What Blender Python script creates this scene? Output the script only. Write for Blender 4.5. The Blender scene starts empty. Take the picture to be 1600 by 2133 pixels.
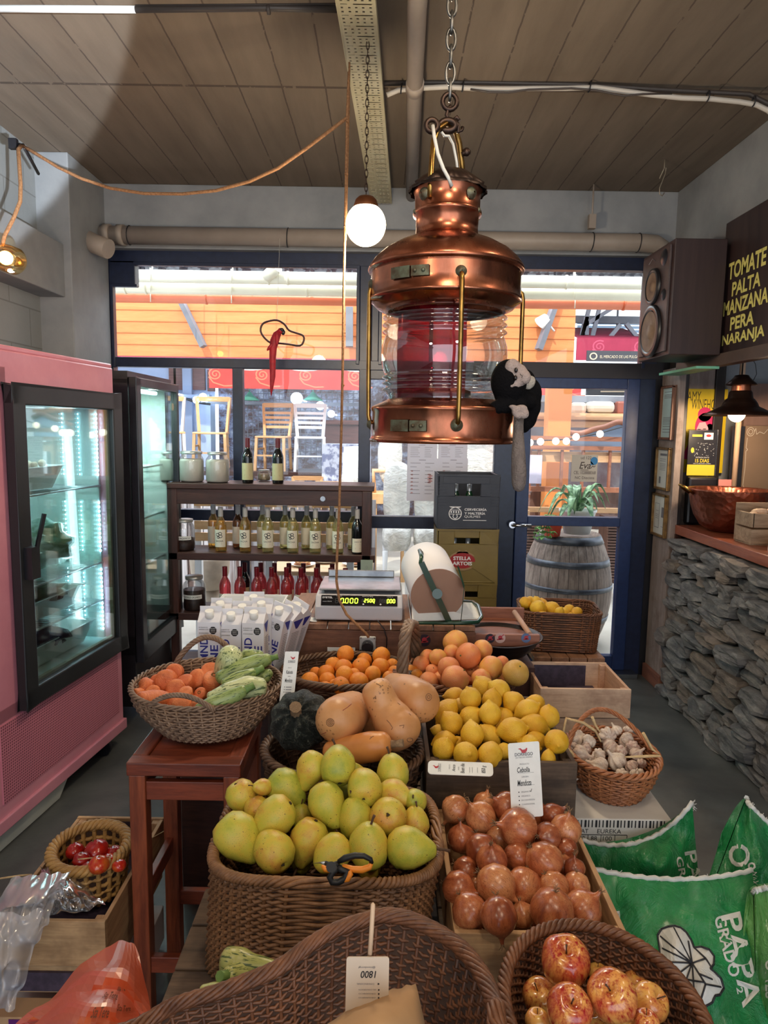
import bpy, bmesh, math, random
from mathutils import Vector, Matrix, noise
sc = bpy.context.scene
COL = sc.collection
PI = math.pi
random.seed(7)

# ------------------------------------------------------------------ camera
F = 1450.0                                   # focal length in pixels of the 1600x2133 frame
PITCH = math.atan(176.5 / F)
CAMP = Vector((0, 0, 1.6))
CROT = Matrix.Rotation(PI/2 - PITCH, 3, 'X') @ Matrix.Rotation(math.radians(.85), 3, 'Z')
cam = bpy.data.objects.new('camera', bpy.data.cameras.new('camera'))
COL.objects.link(cam)
cam.matrix_world = Matrix.Translation(CAMP) @ CROT.to_4x4()
cam.data.sensor_fit = 'VERTICAL'
cam.data.sensor_height = 36
cam.data.lens = F / 2133 * 36
cam.data.clip_start = .02
sc.camera = cam
FWD = CROT @ Vector((0, 0, -1))

def ray(u, v): return CROT @ Vector(((u - 800) / F, -(v - 1066.5) / F, -1))
def aY(u, v, Y): d = ray(u, v); return CAMP + d * (Y / d.y)
def aZ(u, v, Z): d = ray(u, v); return CAMP + d * ((Z - 1.6) / d.z)
def aX(u, v, X): d = ray(u, v); return CAMP + d * (X / d.x)
def dep(p): return (p - CAMP).dot(FWD)

# ------------------------------------------------------------------ world, lights, exposure
sc.view_settings.view_transform = 'Standard'
sc.view_settings.look = 'None'
sc.view_settings.gamma = 1
sc.view_settings.exposure = 0.62
w = bpy.data.worlds.new('world'); sc.world = w; w.use_nodes = True
bg = w.node_tree.nodes['Background']
bg.inputs[0].default_value = (.82, .90, 1.0, 1)
bg.inputs[1].default_value = 1.75
try:
    cy = sc.cycles
    cy.max_bounces = 7; cy.diffuse_bounces = 4; cy.glossy_bounces = 3; cy.transmission_bounces = 4
    cy.transparent_max_bounces = 28
    cy.caustics_reflective = False; cy.caustics_refractive = False
    cy.sample_clamp_indirect = 4
except Exception: pass

def lamp(name, kind, loc, energy, color, size=.1, rot=None, sizey=None, spot=None, blend=.15):
    l = bpy.data.lights.new(name, kind); l.energy = energy; l.color = color
    if kind == 'AREA':
        l.size = size
        if sizey: l.shape = 'RECTANGLE'; l.size_y = sizey
    elif kind == 'SUN': l.angle = size
    else: l.shadow_soft_size = size
    if kind == 'SPOT': l.spot_size = spot; l.spot_blend = blend
    o = bpy.data.objects.new(name, l); COL.objects.link(o); o.location = loc
    if rot is not None: o.rotation_euler = rot
    return o
def aim(o, target):
    o.rotation_euler = (Vector(target) - o.location).to_track_quat('-Z', 'Y').to_euler()
# sunshine falling into the market street beyond the window
s = lamp('sun', 'SUN', (0, 0, 8), 2.3, (1, .95, .86), .01); aim(s, (2.6, 6.5, 1.1))
# unseen area lamp added over the street outside to brighten it
s = lamp('added_street_area_light', 'AREA', (0, 8.0, 4.6), 420, (.86, .93, 1), 7, sizey=5); aim(s, (0, 8, 0))
# assumed shop ceiling lamps out of view, after pendants mirrored in the fridge glass
for i, (x, y, z, e) in enumerate(((-.9, -.5, 2.45, 16), (.7, -.3, 2.5, 18), (.1, .55, 2.72, 13), (1.0, 1.2, 2.75, 7))):
    lamp('assumed_shop_lamp', 'POINT', (x, y, z), e, (1, .84, .64), .09)
# unseen spot lamp added in the room to brighten ceiling and left wall
s = lamp('added_ceiling_spot', 'SPOT', (1.3, -1.9, .7), 1700, (.84, .93, 1), .02, spot=math.radians(20), blend=.08); aim(s, (-2.15, 2.75, 3.2))

# ------------------------------------------------------------------ materials
def newmat(name):
    m = bpy.data.materials.new(name); m.use_nodes = True
    nt = m.node_tree; b = nt.nodes['Principled BSDF']
    return m, nt, b
def lin(c):                                    # sRGB 0-255 -> linear
    return tuple((x/255/12.92 if x/255 <= .04045 else ((x/255 + .055)/1.055)**2.4) for x in c) + (1,)
class G:
    """small node-graph helper"""
    def __init__(s, nt): s.nt = nt
    def n(s, t, **kw):
        x = s.nt.nodes.new(t)
        for k, v in kw.items(): setattr(x, k, v)
        return x
    def l(s, a, b): s.nt.links.new(a, b)
    def coord(s, scale=(1, 1, 1), kind='Object', rot=(0, 0, 0)):
        t = s.n('ShaderNodeTexCoord'); m = s.n('ShaderNodeMapping')
        m.inputs['Scale'].default_value = scale; m.inputs['Rotation'].default_value = rot
        s.l(t.outputs[kind], m.inputs[0]); return m.outputs[0]
    def noise(s, vec, scale=5, detail=4, rough=.5, dist=0):
        x = s.n('ShaderNodeTexNoise'); x.inputs['Scale'].default_value = scale
        x.inputs['Detail'].default_value = detail; x.inputs['Roughness'].default_value = rough
        x.inputs['Distortion'].default_value = dist
        s.l(vec, x.inputs['Vector']); return x.outputs['Fac']
    def ramp(s, fac, stops):
        r = s.n('ShaderNodeValToRGB'); e = r.color_ramp.elements
        while len(e) < len(stops): e.new(.5)
        for i, (p, c) in enumerate(stops): e[i].position = p; e[i].color = c if len(c) == 4 else tuple(c) + (1,)
        s.l(fac, r.inputs[0]); return r.outputs[0]
    def mix(s, f, a, b, mode='MIX'):
        x = s.n('ShaderNodeMixRGB', blend_type=mode)
        for i, q in enumerate((f, a, b)):
            if hasattr(q, 'links') or hasattr(q, 'is_linked'): s.l(q, x.inputs[i])
            else: x.inputs[i].default_value = q
        return x.outputs[0]
    def math(s, op, a, b=None):
        x = s.n('ShaderNodeMath', operation=op)
        for i, q in enumerate((a, b)):
            if q is None: continue
            if hasattr(q, 'is_linked'): s.l(q, x.inputs[i])
            else: x.inputs[i].default_value = q
        return x.outputs[0]
    def bump(s, h, strength=.3, dist=.01):
        x = s.n('ShaderNodeBump'); x.inputs['Strength'].default_value = strength
        x.inputs['Distance'].default_value = dist
        s.l(h, x.inputs['Height']); return x.outputs[0]

def M(name, c1, c2=None, rough=.5, metal=0, scale=6, stretch=(1, 1, 1), lo=.35, hi=.65, bump=0, bscale=None,
      emit=None, es=1, spec=None, coat=0, objvar=0, dots=None, sheen=0, sss=0):
    """procedural material: two colours mixed by stretched noise, optional bump, dark dots and per-object variation"""
    m, nt, b = newmat(name); g = G(nt)
    c1 = lin(c1); c2 = lin(c2) if c2 else c1
    vec = g.coord(stretch); nf = g.noise(vec, scale, 5, .6)
    col = g.ramp(nf, [(lo, c1), (hi, c2)])
    if dots:                                   # (scale, threshold, colour)
        v = g.n('ShaderNodeTexVoronoi'); v.inputs['Scale'].default_value = dots[0]; g.l(g.coord(), v.inputs['Vector'])
        f = g.math('LESS_THAN', v.outputs['Distance'], dots[1])
        gate = g.math('GREATER_THAN', g.noise(g.coord(), dots[0]*.3, 2), .5)
        col = g.mix(g.math('MULTIPLY', g.math('MULTIPLY', f, gate), .75), col, lin(dots[2]))
    if objvar:
        oi = g.n('ShaderNodeObjectInfo'); hs = g.n('ShaderNodeHueSaturation')
        g.l(col, hs.inputs['Color'])
        g.l(g.math('ADD', g.math('MULTIPLY', oi.outputs['Random'], objvar*.12), .5 - objvar*.06), hs.inputs['Hue'])
        g.l(g.math('ADD', g.math('MULTIPLY', g.math('FRACT', g.math('MULTIPLY', oi.outputs['Random'], 7.3)), objvar), 1 - objvar*.5), hs.inputs['Value'])
        col = hs.outputs[0]
    g.l(col, b.inputs['Base Color'])
    b.inputs['Roughness'].default_value = rough; b.inputs['Metallic'].default_value = metal
    if spec is not None: b.inputs['Specular IOR Level'].default_value = spec
    if coat: b.inputs['Coat Weight'].default_value = coat; b.inputs['Coat Roughness'].default_value = .12
    if sheen: b.inputs['Sheen Weight'].default_value = sheen
    if bump:
        h = nf if bscale is None else g.noise(g.coord(stretch), bscale, 4, .6)
        g.l(g.bump(h, bump, .004), b.inputs['Normal'])
    if emit: b.inputs['Emission Color'].default_value = lin(emit); b.inputs['Emission Strength'].default_value = es
    return m
def glass(name, tint=(1, 1, 1), gloss=.08, rough=.02, film=0, filmcol=(255, 255, 255)):
    """clear pane: straight-through transmission plus fresnel reflection"""
    m, nt, b = newmat(name); nt.nodes.remove(b); g = G(nt)
    out = nt.nodes['Material Output']
    t = g.n('ShaderNodeBsdfTransparent'); t.inputs[0].default_value = tuple(tint) + (1,)
    r = g.n('ShaderNodeBsdfGlossy'); r.inputs['Roughness'].default_value = rough
    lw = g.n('ShaderNodeLayerWeight'); lw.inputs[0].default_value = .35
    f = g.math('ADD', g.math('MULTIPLY', lw.outputs['Fresnel'], .55), gloss)
    mx = g.n('ShaderNodeMixShader'); g.l(f, mx.inputs[0]); g.l(t.outputs[0], mx.inputs[1]); g.l(r.outputs[0], mx.inputs[2])
    res = mx.outputs[0]
    if film:
        d = g.n('ShaderNodeBsdfDiffuse'); d.inputs[0].default_value = lin(filmcol)
        m2 = g.n('ShaderNodeMixShader'); m2.inputs[0].default_value = film
        g.l(res, m2.inputs[1]); g.l(d.outputs[0], m2.inputs[2]); res = m2.outputs[0]
    g.l(res, out.inputs[0]); return m
def wood(name, c1, c2, axis='x', rough=.5, scale=3, bump=.25, grime=None):
    st = {'x': (1, 9, 9), 'y': (9, 1, 9), 'z': (9, 9, 1)}[axis]
    m, nt, b = newmat(name); g = G(nt)
    v = g.coord(st); a = g.noise(v, scale, 6, .65, .6); f2 = g.noise(v, scale*7, 3, .5)
    col = g.ramp(g.math('ADD', g.math('MULTIPLY', a, .75), g.math('MULTIPLY', f2, .25)), [(.36, lin(c1)), (.62, lin(c2))])
    if grime:
        col = g.mix(g.ramp(g.noise(g.coord(), 4, 5, .7), [(.5, (0, 0, 0)), (.7, (.8, .8, .8))]), col, lin(grime))
    g.l(col, b.inputs['Base Color']); b.inputs['Roughness'].default_value = rough
    g.l(g.bump(a, bump, .004), b.inputs['Normal']); return m

# ------------------------------------------------------------------ mesh builder
class MB:
    def __init__(s): s.v = []; s.f = []; s.mi = []; s.sm = []
    def add(s, vs, fs, m=0, smooth=False):
        o = len(s.v); s.v += [Vector(p) for p in vs]; s.f += [tuple(i + o for i in f) for f in fs]
        s.mi += [m]*len(fs); s.sm += [smooth]*len(fs); return s
    def box(s, lo, hi, m=0, rot=0, piv=None, mat=None):
        x0, y0, z0 = lo; x1, y1, z1 = hi
        vs = [Vector(p) for p in ((x0,y0,z0),(x1,y0,z0),(x1,y1,z0),(x0,y1,z0),(x0,y0,z1),(x1,y0,z1),(x1,y1,z1),(x0,y1,z1))]
        if rot:
            c = Vector(piv) if piv is not None else (vs[0] + vs[6])/2
            R = Matrix.Rotation(rot, 3, 'Z'); vs = [c + R @ (p - c) for p in vs]
        if mat is not None: vs = [mat @ p for p in vs]
        return s.add(vs, [(0,3,2,1),(4,5,6,7),(0,1,5,4),(1,2,6,5),(2,3,7,6),(3,0,4,7)], m)
    def cbox(s, c, size, **k):
        return s.box([c[i] - size[i]/2 for i in range(3)], [c[i] + size[i]/2 for i in range(3)], **k)
    def beam(s, a, b, w, h, m=0, up=(0, 0, 1)):
        a, b = Vector(a), Vector(b); d = (b - a).normalized(); up = Vector(up)
        if abs(d.dot(up)) > .98: up = Vector((0, 1, 0))
        x = d.cross(up).normalized(); z = x.cross(d)
        vs = [p + x*sx*w/2 + z*sz*h/2 for p in (a, b) for sx, sz in ((-1,-1),(1,-1),(1,1),(-1,1))]
        return s.add(vs, [(0,1,2,3),(7,6,5,4),(0,4,5,1),(1,5,6,2),(2,6,7,3),(3,7,4,0)], m)
    def tube(s, pts, r, seg=8, closed=False, m=0, caps=True, flat=1.0):
        pts = [Vector(p) for p in pts]; n = len(pts)
        rs = r if isinstance(r, (list, tuple)) else [r]*n
        T = []
        for i in range(n):
            a = pts[i-1] if (i > 0 or closed) else pts[i]
            b = pts[(i+1) % n] if (i < n-1 or closed) else pts[i]
            d = b - a; T.append(d.normalized() if d.length > 1e-9 else Vector((0, 0, 1)))
        up = Vector((0, 0, 1)) if abs(T[0].z) < .9 else Vector((1, 0, 0))
        x = T[0].cross(up).normalized(); vs = []; 
        for i in range(n):
            x = (x - T[i]*x.dot(T[i])); x = x.normalized() if x.length > 1e-6 else T[i].orthogonal().normalized()
            y = T[i].cross(x)
            for k in range(seg):
                a = 2*PI*k/seg; vs.append(pts[i] + x*math.cos(a)*rs[i] + y*math.sin(a)*rs[i]*flat)
        fs = []
        for i in range(n if closed else n-1):
            j = (i+1) % n
            for k in range(seg): fs.append((i*seg+k, i*seg+(k+1) % seg, j*seg+(k+1) % seg, j*seg+k))
        s.add(vs, fs, m, True)
        if caps and not closed:
            s.add(vs[:seg], [tuple(range(seg))[::-1]], m); s.add(vs[-seg:], [tuple(range(seg))], m)
        return s
    def lathe(s, prof, c=(0, 0, 0), seg=24, m=0, axis=None, smooth=True, mod=None, a0=0, a1=2*PI, sx=1, sy=1):
        """prof = [(r, z)...] around +Z (or 'axis')"""
        c = Vector(c); full = abs(a1 - a0 - 2*PI) < 1e-6; n = seg if full else seg + 1
        Q = Vector((0, 0, 1)).rotation_difference(Vector(axis).normalized()).to_matrix() if axis is not None else None
        vs = []
        for r, z in prof:
            for k in range(n):
                a = a0 + (a1 - a0)*k/seg
                rr = r if mod is None else r*mod(a, z)
                p = Vector((rr*math.cos(a)*sx, rr*math.sin(a)*sy, z))
                vs.append(c + (Q @ p if Q else p))
        fs = []
        for i in range(len(prof) - 1):
            for k in range(seg):
                k2 = (k+1) % n
                fs.append((i*n+k, i*n+k2, (i+1)*n+k2, (i+1)*n+k))
        return s.add(vs, fs, m, smooth)
    def disc(s, c, r, axis=(0, 0, 1), seg=24, m=0, r2=None):
        Q = Vector((0, 0, 1)).rotation_difference(Vector(axis).normalized()).to_matrix(); c = Vector(c)
        return s.add([c + Q @ Vector((r*math.cos(2*PI*k/seg), (r2 or r)*math.sin(2*PI*k/seg), 0)) for k in range(seg)], [tuple(range(seg))], m)
    def cyl(s, a, b, r, seg=20, m=0, r2=None):
        return s.tube([a, b], [r, r if r2 is None else r2], seg, m=m)
    def ell(s, c, r, seg=16, rings=10, m=0, rot=None, mod=None):
        r = (r, r, r) if not hasattr(r, '__len__') else r; c = Vector(c); vs = []; fs = []
        for i in range(rings + 1):
            t = PI*i/rings
            for k in range(seg):
                a = 2*PI*k/seg; p = Vector((math.sin(t)*math.cos(a), math.sin(t)*math.sin(a), math.cos(t)))
                q = 1 if mod is None else mod(p)
                p = Vector((p.x*r[0], p.y*r[1], p.z*r[2]))*q
                vs.append(c + (rot @ p if rot is not None else p))
        for i in range(rings):
            for k in range(seg): fs.append((i*seg+k, (i+1)*seg+k, (i+1)*seg+(k+1) % seg, i*seg+(k+1) % seg))
        return s.add(vs, fs, m, True)
    def grid(s, fn, nu, nv, m=0, smooth=True, thick=0):
        vs = [fn(i/nu, j/nv) for j in range(nv+1) for i in range(nu+1)]; vs = [Vector(p) for p in vs]
        fs = [(j*(nu+1)+i, j*(nu+1)+i+1, (j+1)*(nu+1)+i+1, (j+1)*(nu+1)+i) for j in range(nv) for i in range(nu)]
        return s.add(vs, fs, m, smooth)
    def prism(s, poly, fr, depth, m=0):
        """2D polygon placed by frame fr=(origin,right,up) and extruded along right x up"""
        o, r, u = [Vector(q) for q in fr]; n = r.cross(u).normalized()
        a = [o + r*x + u*y for x, y in poly]; b = [p - n*depth for p in a]; k = len(a)
        return s.add(a + b, [tuple(range(k)), tuple(range(2*k-1, k-1, -1))] + [(i, i+k, (i+1) % k + k, (i+1) % k) for i in range(k)], m)
    def mesh(s, name, off=(0, 0, 0)):
        off = Vector(off); me = bpy.data.meshes.new(name)
        me.from_pydata([p - off for p in s.v], [], s.f)
        me.polygons.foreach_set('material_index', s.mi); me.polygons.foreach_set('use_smooth', s.sm)
        bm = bmesh.new(); bm.from_mesh(me); bmesh.ops.remove_doubles(bm, verts=bm.verts, dist=1e-5)
        bmesh.ops.recalc_face_normals(bm, faces=bm.faces); bm.to_mesh(me); bm.free()
        me.update(); return me

def off(o):
    t = Vector((0, 0, 0))
    while o: t += o.location; o = o.parent
    return t
def setp(o, label=None, cat=None, group=None, kind=None):
    if label: o['label'] = label
    if cat: o['category'] = cat
    if group: o['group'] = group
    if kind: o['kind'] = kind
    return o
def thing(name, label, cat, loc=(0, 0, 0), group=None):
    o = bpy.data.objects.new(name, None); o.empty_display_size = .05; COL.objects.link(o); o.location = loc
    return setp(o, label, cat, group)
def part(name, mb, mat, parent=None, label=None, bev=0, sub=0, flat=False, loc=None, solid=0):
    base = off(parent) if parent else (Vector(loc) if loc is not None else Vector((0, 0, 0)))
    me = mb.mesh(name, base) if isinstance(mb, MB) else mb
    for m in (mat if isinstance(mat, (list, tuple)) else [mat]): me.materials.append(m)
    o = bpy.data.objects.new(name, me); COL.objects.link(o)
    if parent: o.parent = parent
    elif loc is not None: o.location = loc
    if label: o['label'] = label
    if solid: q = o.modifiers.new('s', 'SOLIDIFY'); q.thickness = solid; q.offset = 0
    if bev: q = o.modifiers.new('b', 'BEVEL'); q.width = bev; q.segments = 2; q.limit_method = 'ANGLE'; q.angle_limit = .6
    if sub: q = o.modifiers.new('u', 'SUBSURF'); q.levels = sub; q.render_levels = sub
    return o
def solo(name, mb, mat, label, cat, loc=None, group=None, **k):
    if loc is None:
        xs = [p.x for p in mb.v]; ys = [p.y for p in mb.v]; zs = [p.z for p in mb.v]
        loc = ((min(xs)+max(xs))/2, (min(ys)+max(ys))/2, min(zs))
    return setp(part(name, mb, mat, None, loc=loc, **k), label, cat, group)
def struct(name, mb, mat, parent=None, **k):
    o = part(name, mb, mat, parent, **k)
    if not parent: o['kind'] = 'structure'
    return o
def copytree(o, parent=None):
    c = o.copy(); COL.objects.link(c); c.parent = parent
    for ch in list(o.children): copytree(ch, c)
    return c
def align(d, roll=0):
    """rotation taking +Z to direction d"""
    q = Vector((0, 0, 1)).rotation_difference(Vector(d).normalized())
    return (q.to_matrix() @ Matrix.Rotation(roll, 3, 'Z')).to_quaternion()
def place(o, loc, d=(0, 0, 1), roll=0, s=1.0):
    o.rotation_mode = 'QUATERNION'; o.location = loc; o.rotation_quaternion = align(d, roll)
    o.scale = (s, s, s) if not hasattr(s, '__len__') else s; return o

# ------------------------------------------------------------------ lettering
def textverts(txt, bold=0, shear=0, spacing=1):
    cu = bpy.data.curves.new('t', 'FONT'); cu.body = txt; cu.size = 1; cu.offset = bold; cu.shear = shear
    cu.space_character = spacing; cu.resolution_u = 3; cu.fill_mode = 'FRONT'
    o = bpy.data.objects.new('t', cu); COL.objects.link(o)
    dg = bpy.context.evaluated_depsgraph_get(); me = bpy.data.meshes.new_from_object(o.evaluated_get(dg))
    vs = [v.co.copy() for v in me.vertices]; fs = [tuple(p.vertices) for p in me.polygons]
    bpy.data.objects.remove(o); bpy.data.curves.remove(cu); bpy.data.meshes.remove(me)
    if not vs: return [], []
    x0 = min(p.x for p in vs); x1 = max(p.x for p in vs); y0 = min(p.y for p in vs); y1 = max(p.y for p in vs)
    return [((p.x-x0)/(x1-x0), (p.y-y0)/(y1-y0)) for p in vs], fs
def put_text(mb, txt, fn, x0, y0, x1, y1, m=0, bold=0, shear=0, rot=0):
    """lay text out in the rectangle of a 2D sheet; fn maps sheet coords to 3D.
    rot 0 upright, 1 reads downwards, 2 upside down, 3 reads upwards"""
    vs, fs = textverts(txt, bold, shear); out = []
    for a, b in vs:
        if rot == 1: a, b = b, 1 - a
        elif rot == 2: a, b = 1 - a, 1 - b
        elif rot == 3: a, b = 1 - b, a
        out.append(fn(x0 + a*(x1-x0), y0 + b*(y1-y0)))
    mb.add(out, fs, m); return mb
def sheet(o, r, u, lift=.0006):
    """flat sheet frame; r and u are full-size edge vectors, coordinates run 0..1"""
    o, r, u = Vector(o), Vector(r), Vector(u); n = r.cross(u).normalized()*lift
    return lambda a, b: o + r*a + u*b + n
def poly2(mb, fn, pts, m=0): return mb.add([fn(a, b) for a, b in pts], [tuple(range(len(pts)))], m)
def rect2(mb, fn, x0, y0, x1, y1, m=0): return poly2(mb, fn, [(x0,y0),(x1,y0),(x1,y1),(x0,y1)], m)
def line2(mb, fn, pts, w, asp=1, m=0):
    """thin drawn line on a sheet"""
    for (ax, ay), (bx, by) in zip(pts, pts[1:]):
        dx, dy = bx-ax, (by-ay)*asp; L = math.hypot(dx, dy) or 1; nx, ny = -dy/L*w/2, dx/L*w/2/asp
        poly2(mb, fn, [(ax-nx, ay-ny), (bx-nx, by-ny), (bx+nx, by+ny), (ax+nx, ay+ny)], m)
    return mb
def ring2(mb, fn, cx, cy, rx, ry, w, m=0, n=20, a0=0, a1=2*PI):
    line2(mb, fn, [(cx + rx*math.cos(a0+(a1-a0)*k/n), cy + ry*math.sin(a0+(a1-a0)*k/n)) for k in range(n+1)], w, ry and rx/ry*1.0 or 1, m)
    return mb
def disc2(mb, fn, cx, cy, rx, ry, m=0, n=20):
    return poly2(mb, fn, [(cx + rx*math.cos(2*PI*k/n), cy + ry*math.sin(2*PI*k/n)) for k in range(n)], m)
ORD = ['first', 'second', 'third', 'fourth', 'fifth', 'sixth', 'seventh', 'eighth', 'ninth', 'tenth', 'eleventh', 'twelfth']

# ------------------------------------------------------------------ shared materials
NAVY = M('navy_paint', (30, 40, 68), (24, 33, 58), rough=.35, scale=30)
BLACKP = M('black_paint', (22, 23, 28), (30, 30, 36), rough=.35, scale=20)
WHITEP = M('white_paper', (236, 236, 232), (226, 226, 222), rough=.7, scale=20)
INK = M('dark_ink', (28, 28, 34), rough=.6)
GREYINK = M('grey_ink', (120, 120, 126), rough=.6)
PLAST_W = M('white_plastic', (228, 230, 230), (215, 218, 220), rough=.35, scale=10)
STEEL = M('steel', (175, 178, 182), (140, 143, 148), rough=.3, metal=1, scale=12)
CHROME = M('chrome', (200, 200, 205), rough=.12, metal=1)
BRASS = M('brass', (176, 136, 72), (128, 96, 52), rough=.28, metal=1, scale=25)
PANE = glass('window_glass', (.98, .99, .985), .008)
JARGLASS = glass('jar_glass', (.985, .99, .988), .06)
BULB = M('lit_bulb', (255, 240, 214), rough=.4, emit=(255, 226, 176), es=9)
WOODDK = wood('dark_red_wood', (46, 24, 20), (74, 42, 34), 'x', .42)
WOODDKZ = wood('dark_red_wood_post', (46, 24, 20), (74, 42, 34), 'z', .42)
# ================================================================== THE SETTING
XL, XR, YB, ZC = -1.90, 1.745, 4.50, 3.035
# --- ceiling: board-marked concrete
m, nt, b = newmat('board_marked_concrete'); g = G(nt)
tc = g.coord(); sep = g.n('ShaderNodeSeparateXYZ'); g.l(tc, sep.inputs[0])
wob = g.math('MULTIPLY', g.math('SUBTRACT', g.noise(tc, 9, 4, .7), .5), .05)
fr = g.math('FRACT', g.math('ADD', g.math('MULTIPLY', sep.outputs[0], 5.4), wob))
line = g.math('LESS_THAN', g.math('ABSOLUTE', g.math('SUBTRACT', fr, .5)), .018)
gate = g.math('GREATER_THAN', g.noise(g.coord((14, 5, 1)), 2.2, 4, .7), .40)
lm = g.math('MULTIPLY', line, gate)
cy_ = g.math('FRACT', g.math('MULTIPLY', sep.outputs[1], .42)); cross = g.math('LESS_THAN', g.math('ABSOLUTE', g.math('SUBTRACT', cy_, .33)), .004)
lm = g.math('MAXIMUM', lm, g.math('MULTIPLY', cross, gate))
base = g.ramp(g.noise(g.coord((3, .4, 1)), 3, 6, .6), [(.3, lin((106, 94, 82))), (.7, lin((130, 117, 103)))])
bd = g.ramp(g.noise(g.coord((8, .02, 1)), 1, 1, .5), [(.4, (0, 0, 0)), (.6, (.35, .35, .35))])
base = g.mix(bd, base, lin((114, 101, 88)))
g.l(g.mix(g.math('MULTIPLY', lm, .75), base, lin((66, 56, 50))), b.inputs['Base Color']); b.inputs['Roughness'].default_value = .85
hh = g.math('ADD', g.math('MULTIPLY', g.noise(tc, 26, 5, .7), .25), g.math('MULTIPLY', lm, 1.2))
g.l(g.bump(hh, .6, .006), b.inputs['Normal']); CEIL = m
struct('ceiling', MB().box((-2.3, -3, ZC), (3.6, 4.62, ZC+.15)), CEIL)
# --- floor
m, nt, b = newmat('polished_concrete'); g = G(nt)
c = g.ramp(g.noise(g.coord(), 2.2, 7, .65, .4), [(.3, lin((58, 60, 60))), (.7, lin((100, 102, 100)))])
g.l(c, b.inputs['Base Color']); b.inputs['Roughness'].default_value = .42
g.l(g.bump(g.noise(g.coord(), 14, 4), .12, .01), b.inputs['Normal']); FLOOR = m
struct('floor', MB().box((-2.3, -3, -.12), (3.6, 4.44, 0)), FLOOR)
# --- walls
m, nt, b = newmat('grey_painted_block'); g = G(nt)
br = g.n('ShaderNodeTexBrick'); g.l(g.coord((1, 1, 1), rot=(0, PI/2, PI/2)), br.inputs['Vector'])
tc = g.n('ShaderNodeTexCoord'); sp = g.n('ShaderNodeSeparateXYZ'); g.l(tc.outputs['Object'], sp.inputs[0])
cb = g.n('ShaderNodeCombineXYZ'); g.l(sp.outputs[1], cb.inputs[0]); g.l(sp.outputs[2], cb.inputs[1]); g.l(cb.outputs[0], br.inputs['Vector'])
br.inputs['Scale'].default_value = 1; br.inputs['Brick Width'].default_value = .4; br.inputs['Row Height'].default_value = .2
br.inputs['Mortar Size'].default_value = .004
br.inputs['Color1'].default_value = lin((136, 141, 145)); br.inputs['Color2'].default_value = lin((126, 132, 137)); br.inputs['Mortar'].default_value = lin((92, 94, 96))
g.l(g.mix(.35, br.outputs[0], g.ramp(g.noise(g.coord(), 3, 5), [(.3, lin((140, 144, 146))), (.7, lin((166, 168, 168)))])), b.inputs['Base Color'])
b.inputs['Roughness'].default_value = .7
g.l(g.bump(g.math('SUBTRACT', g.noise(g.coord(), 40, 3), g.math('MULTIPLY', br.outputs['Fac'], 3)), .35, .004), b.inputs['Normal']); BLOCK = m
GREYW = M('grey_painted_concrete', (128, 132, 137), (150, 153, 157), rough=.75, scale=3, bump=.3, bscale=18)
struct('wall_left', MB().box((XL-.2, -3, 0), (XL, 4.44, ZC)), BLOCK)
lw = MB().box((XL-.1, 3.92, 0), (-1.72, 4.44, ZC)).box((XL-.1, -3, 2.28), (-1.76, 3.92, 2.56))
struct('trim_1', lw, GREYW, bev=.006)                                             # column and ledge on the left wall
struct('trim_2', MB().box((XL, 4.40, 2.66), (XR+.05, 4.62, ZC)), GREYW, bev=.006)  # beam over the shopfront
struct('trim_3', MB().box((XR, -3, 2.52), (XR+.30, 4.44, ZC)).box((XR+.3, 3.6, 2.52), (3.6, 3.9, ZC)), GREYW, bev=.006)  # beam over the counter
struct('wall_right', MB().box((3.4, -3, 0), (3.6, 4.62, ZC)), GREYW)
WALLB = M('brown_panel', (96, 72, 62), (120, 92, 80), rough=.6, scale=2, stretch=(6, 6, .6))
wb = MB().box((XR+.36, 4.44, 0), (3.4, 4.62, ZC))
struct('wall_back', wb, GREYW)
# dark post and weathered board pillar beside the door
WASHED = wood('weathered_board', (128, 112, 106), (160, 146, 138), 'z', .75, grime=(96, 72, 60))
struct('trim_4', MB().box((XR-.01, 4.18, 0), (XR+.03, 4.44, 1.98)), WASHED, bev=.003)
struct('trim_5', MB().box((XR+.03, 4.20, 0), (XR+.058, 4.44, 2.5)).box((XR+.30, 4.38, 1.0), (XR+.36, 4.44, 2.2)), M('dark_post', (34, 28, 28), (46, 38, 36), rough=.5, scale=4, stretch=(6, 6, .5)), bev=.004)
struct('trim_9', MB().box((1.70, 4.45, 0), (XR+.5, 4.6, 2.66)), BLACKP)
struct('trim_6', MB().box((XR+.058, 4.40, 1.0), (XR+.30, 4.44, 2.0)), WASHED)
struct('baseboard_right', MB().box((XR-.03, 4.16, 0), (XR+.035, 4.43, .09)), wood('reddish_board', (110, 70, 56), (140, 92, 74), 'y'), bev=.003)

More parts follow.
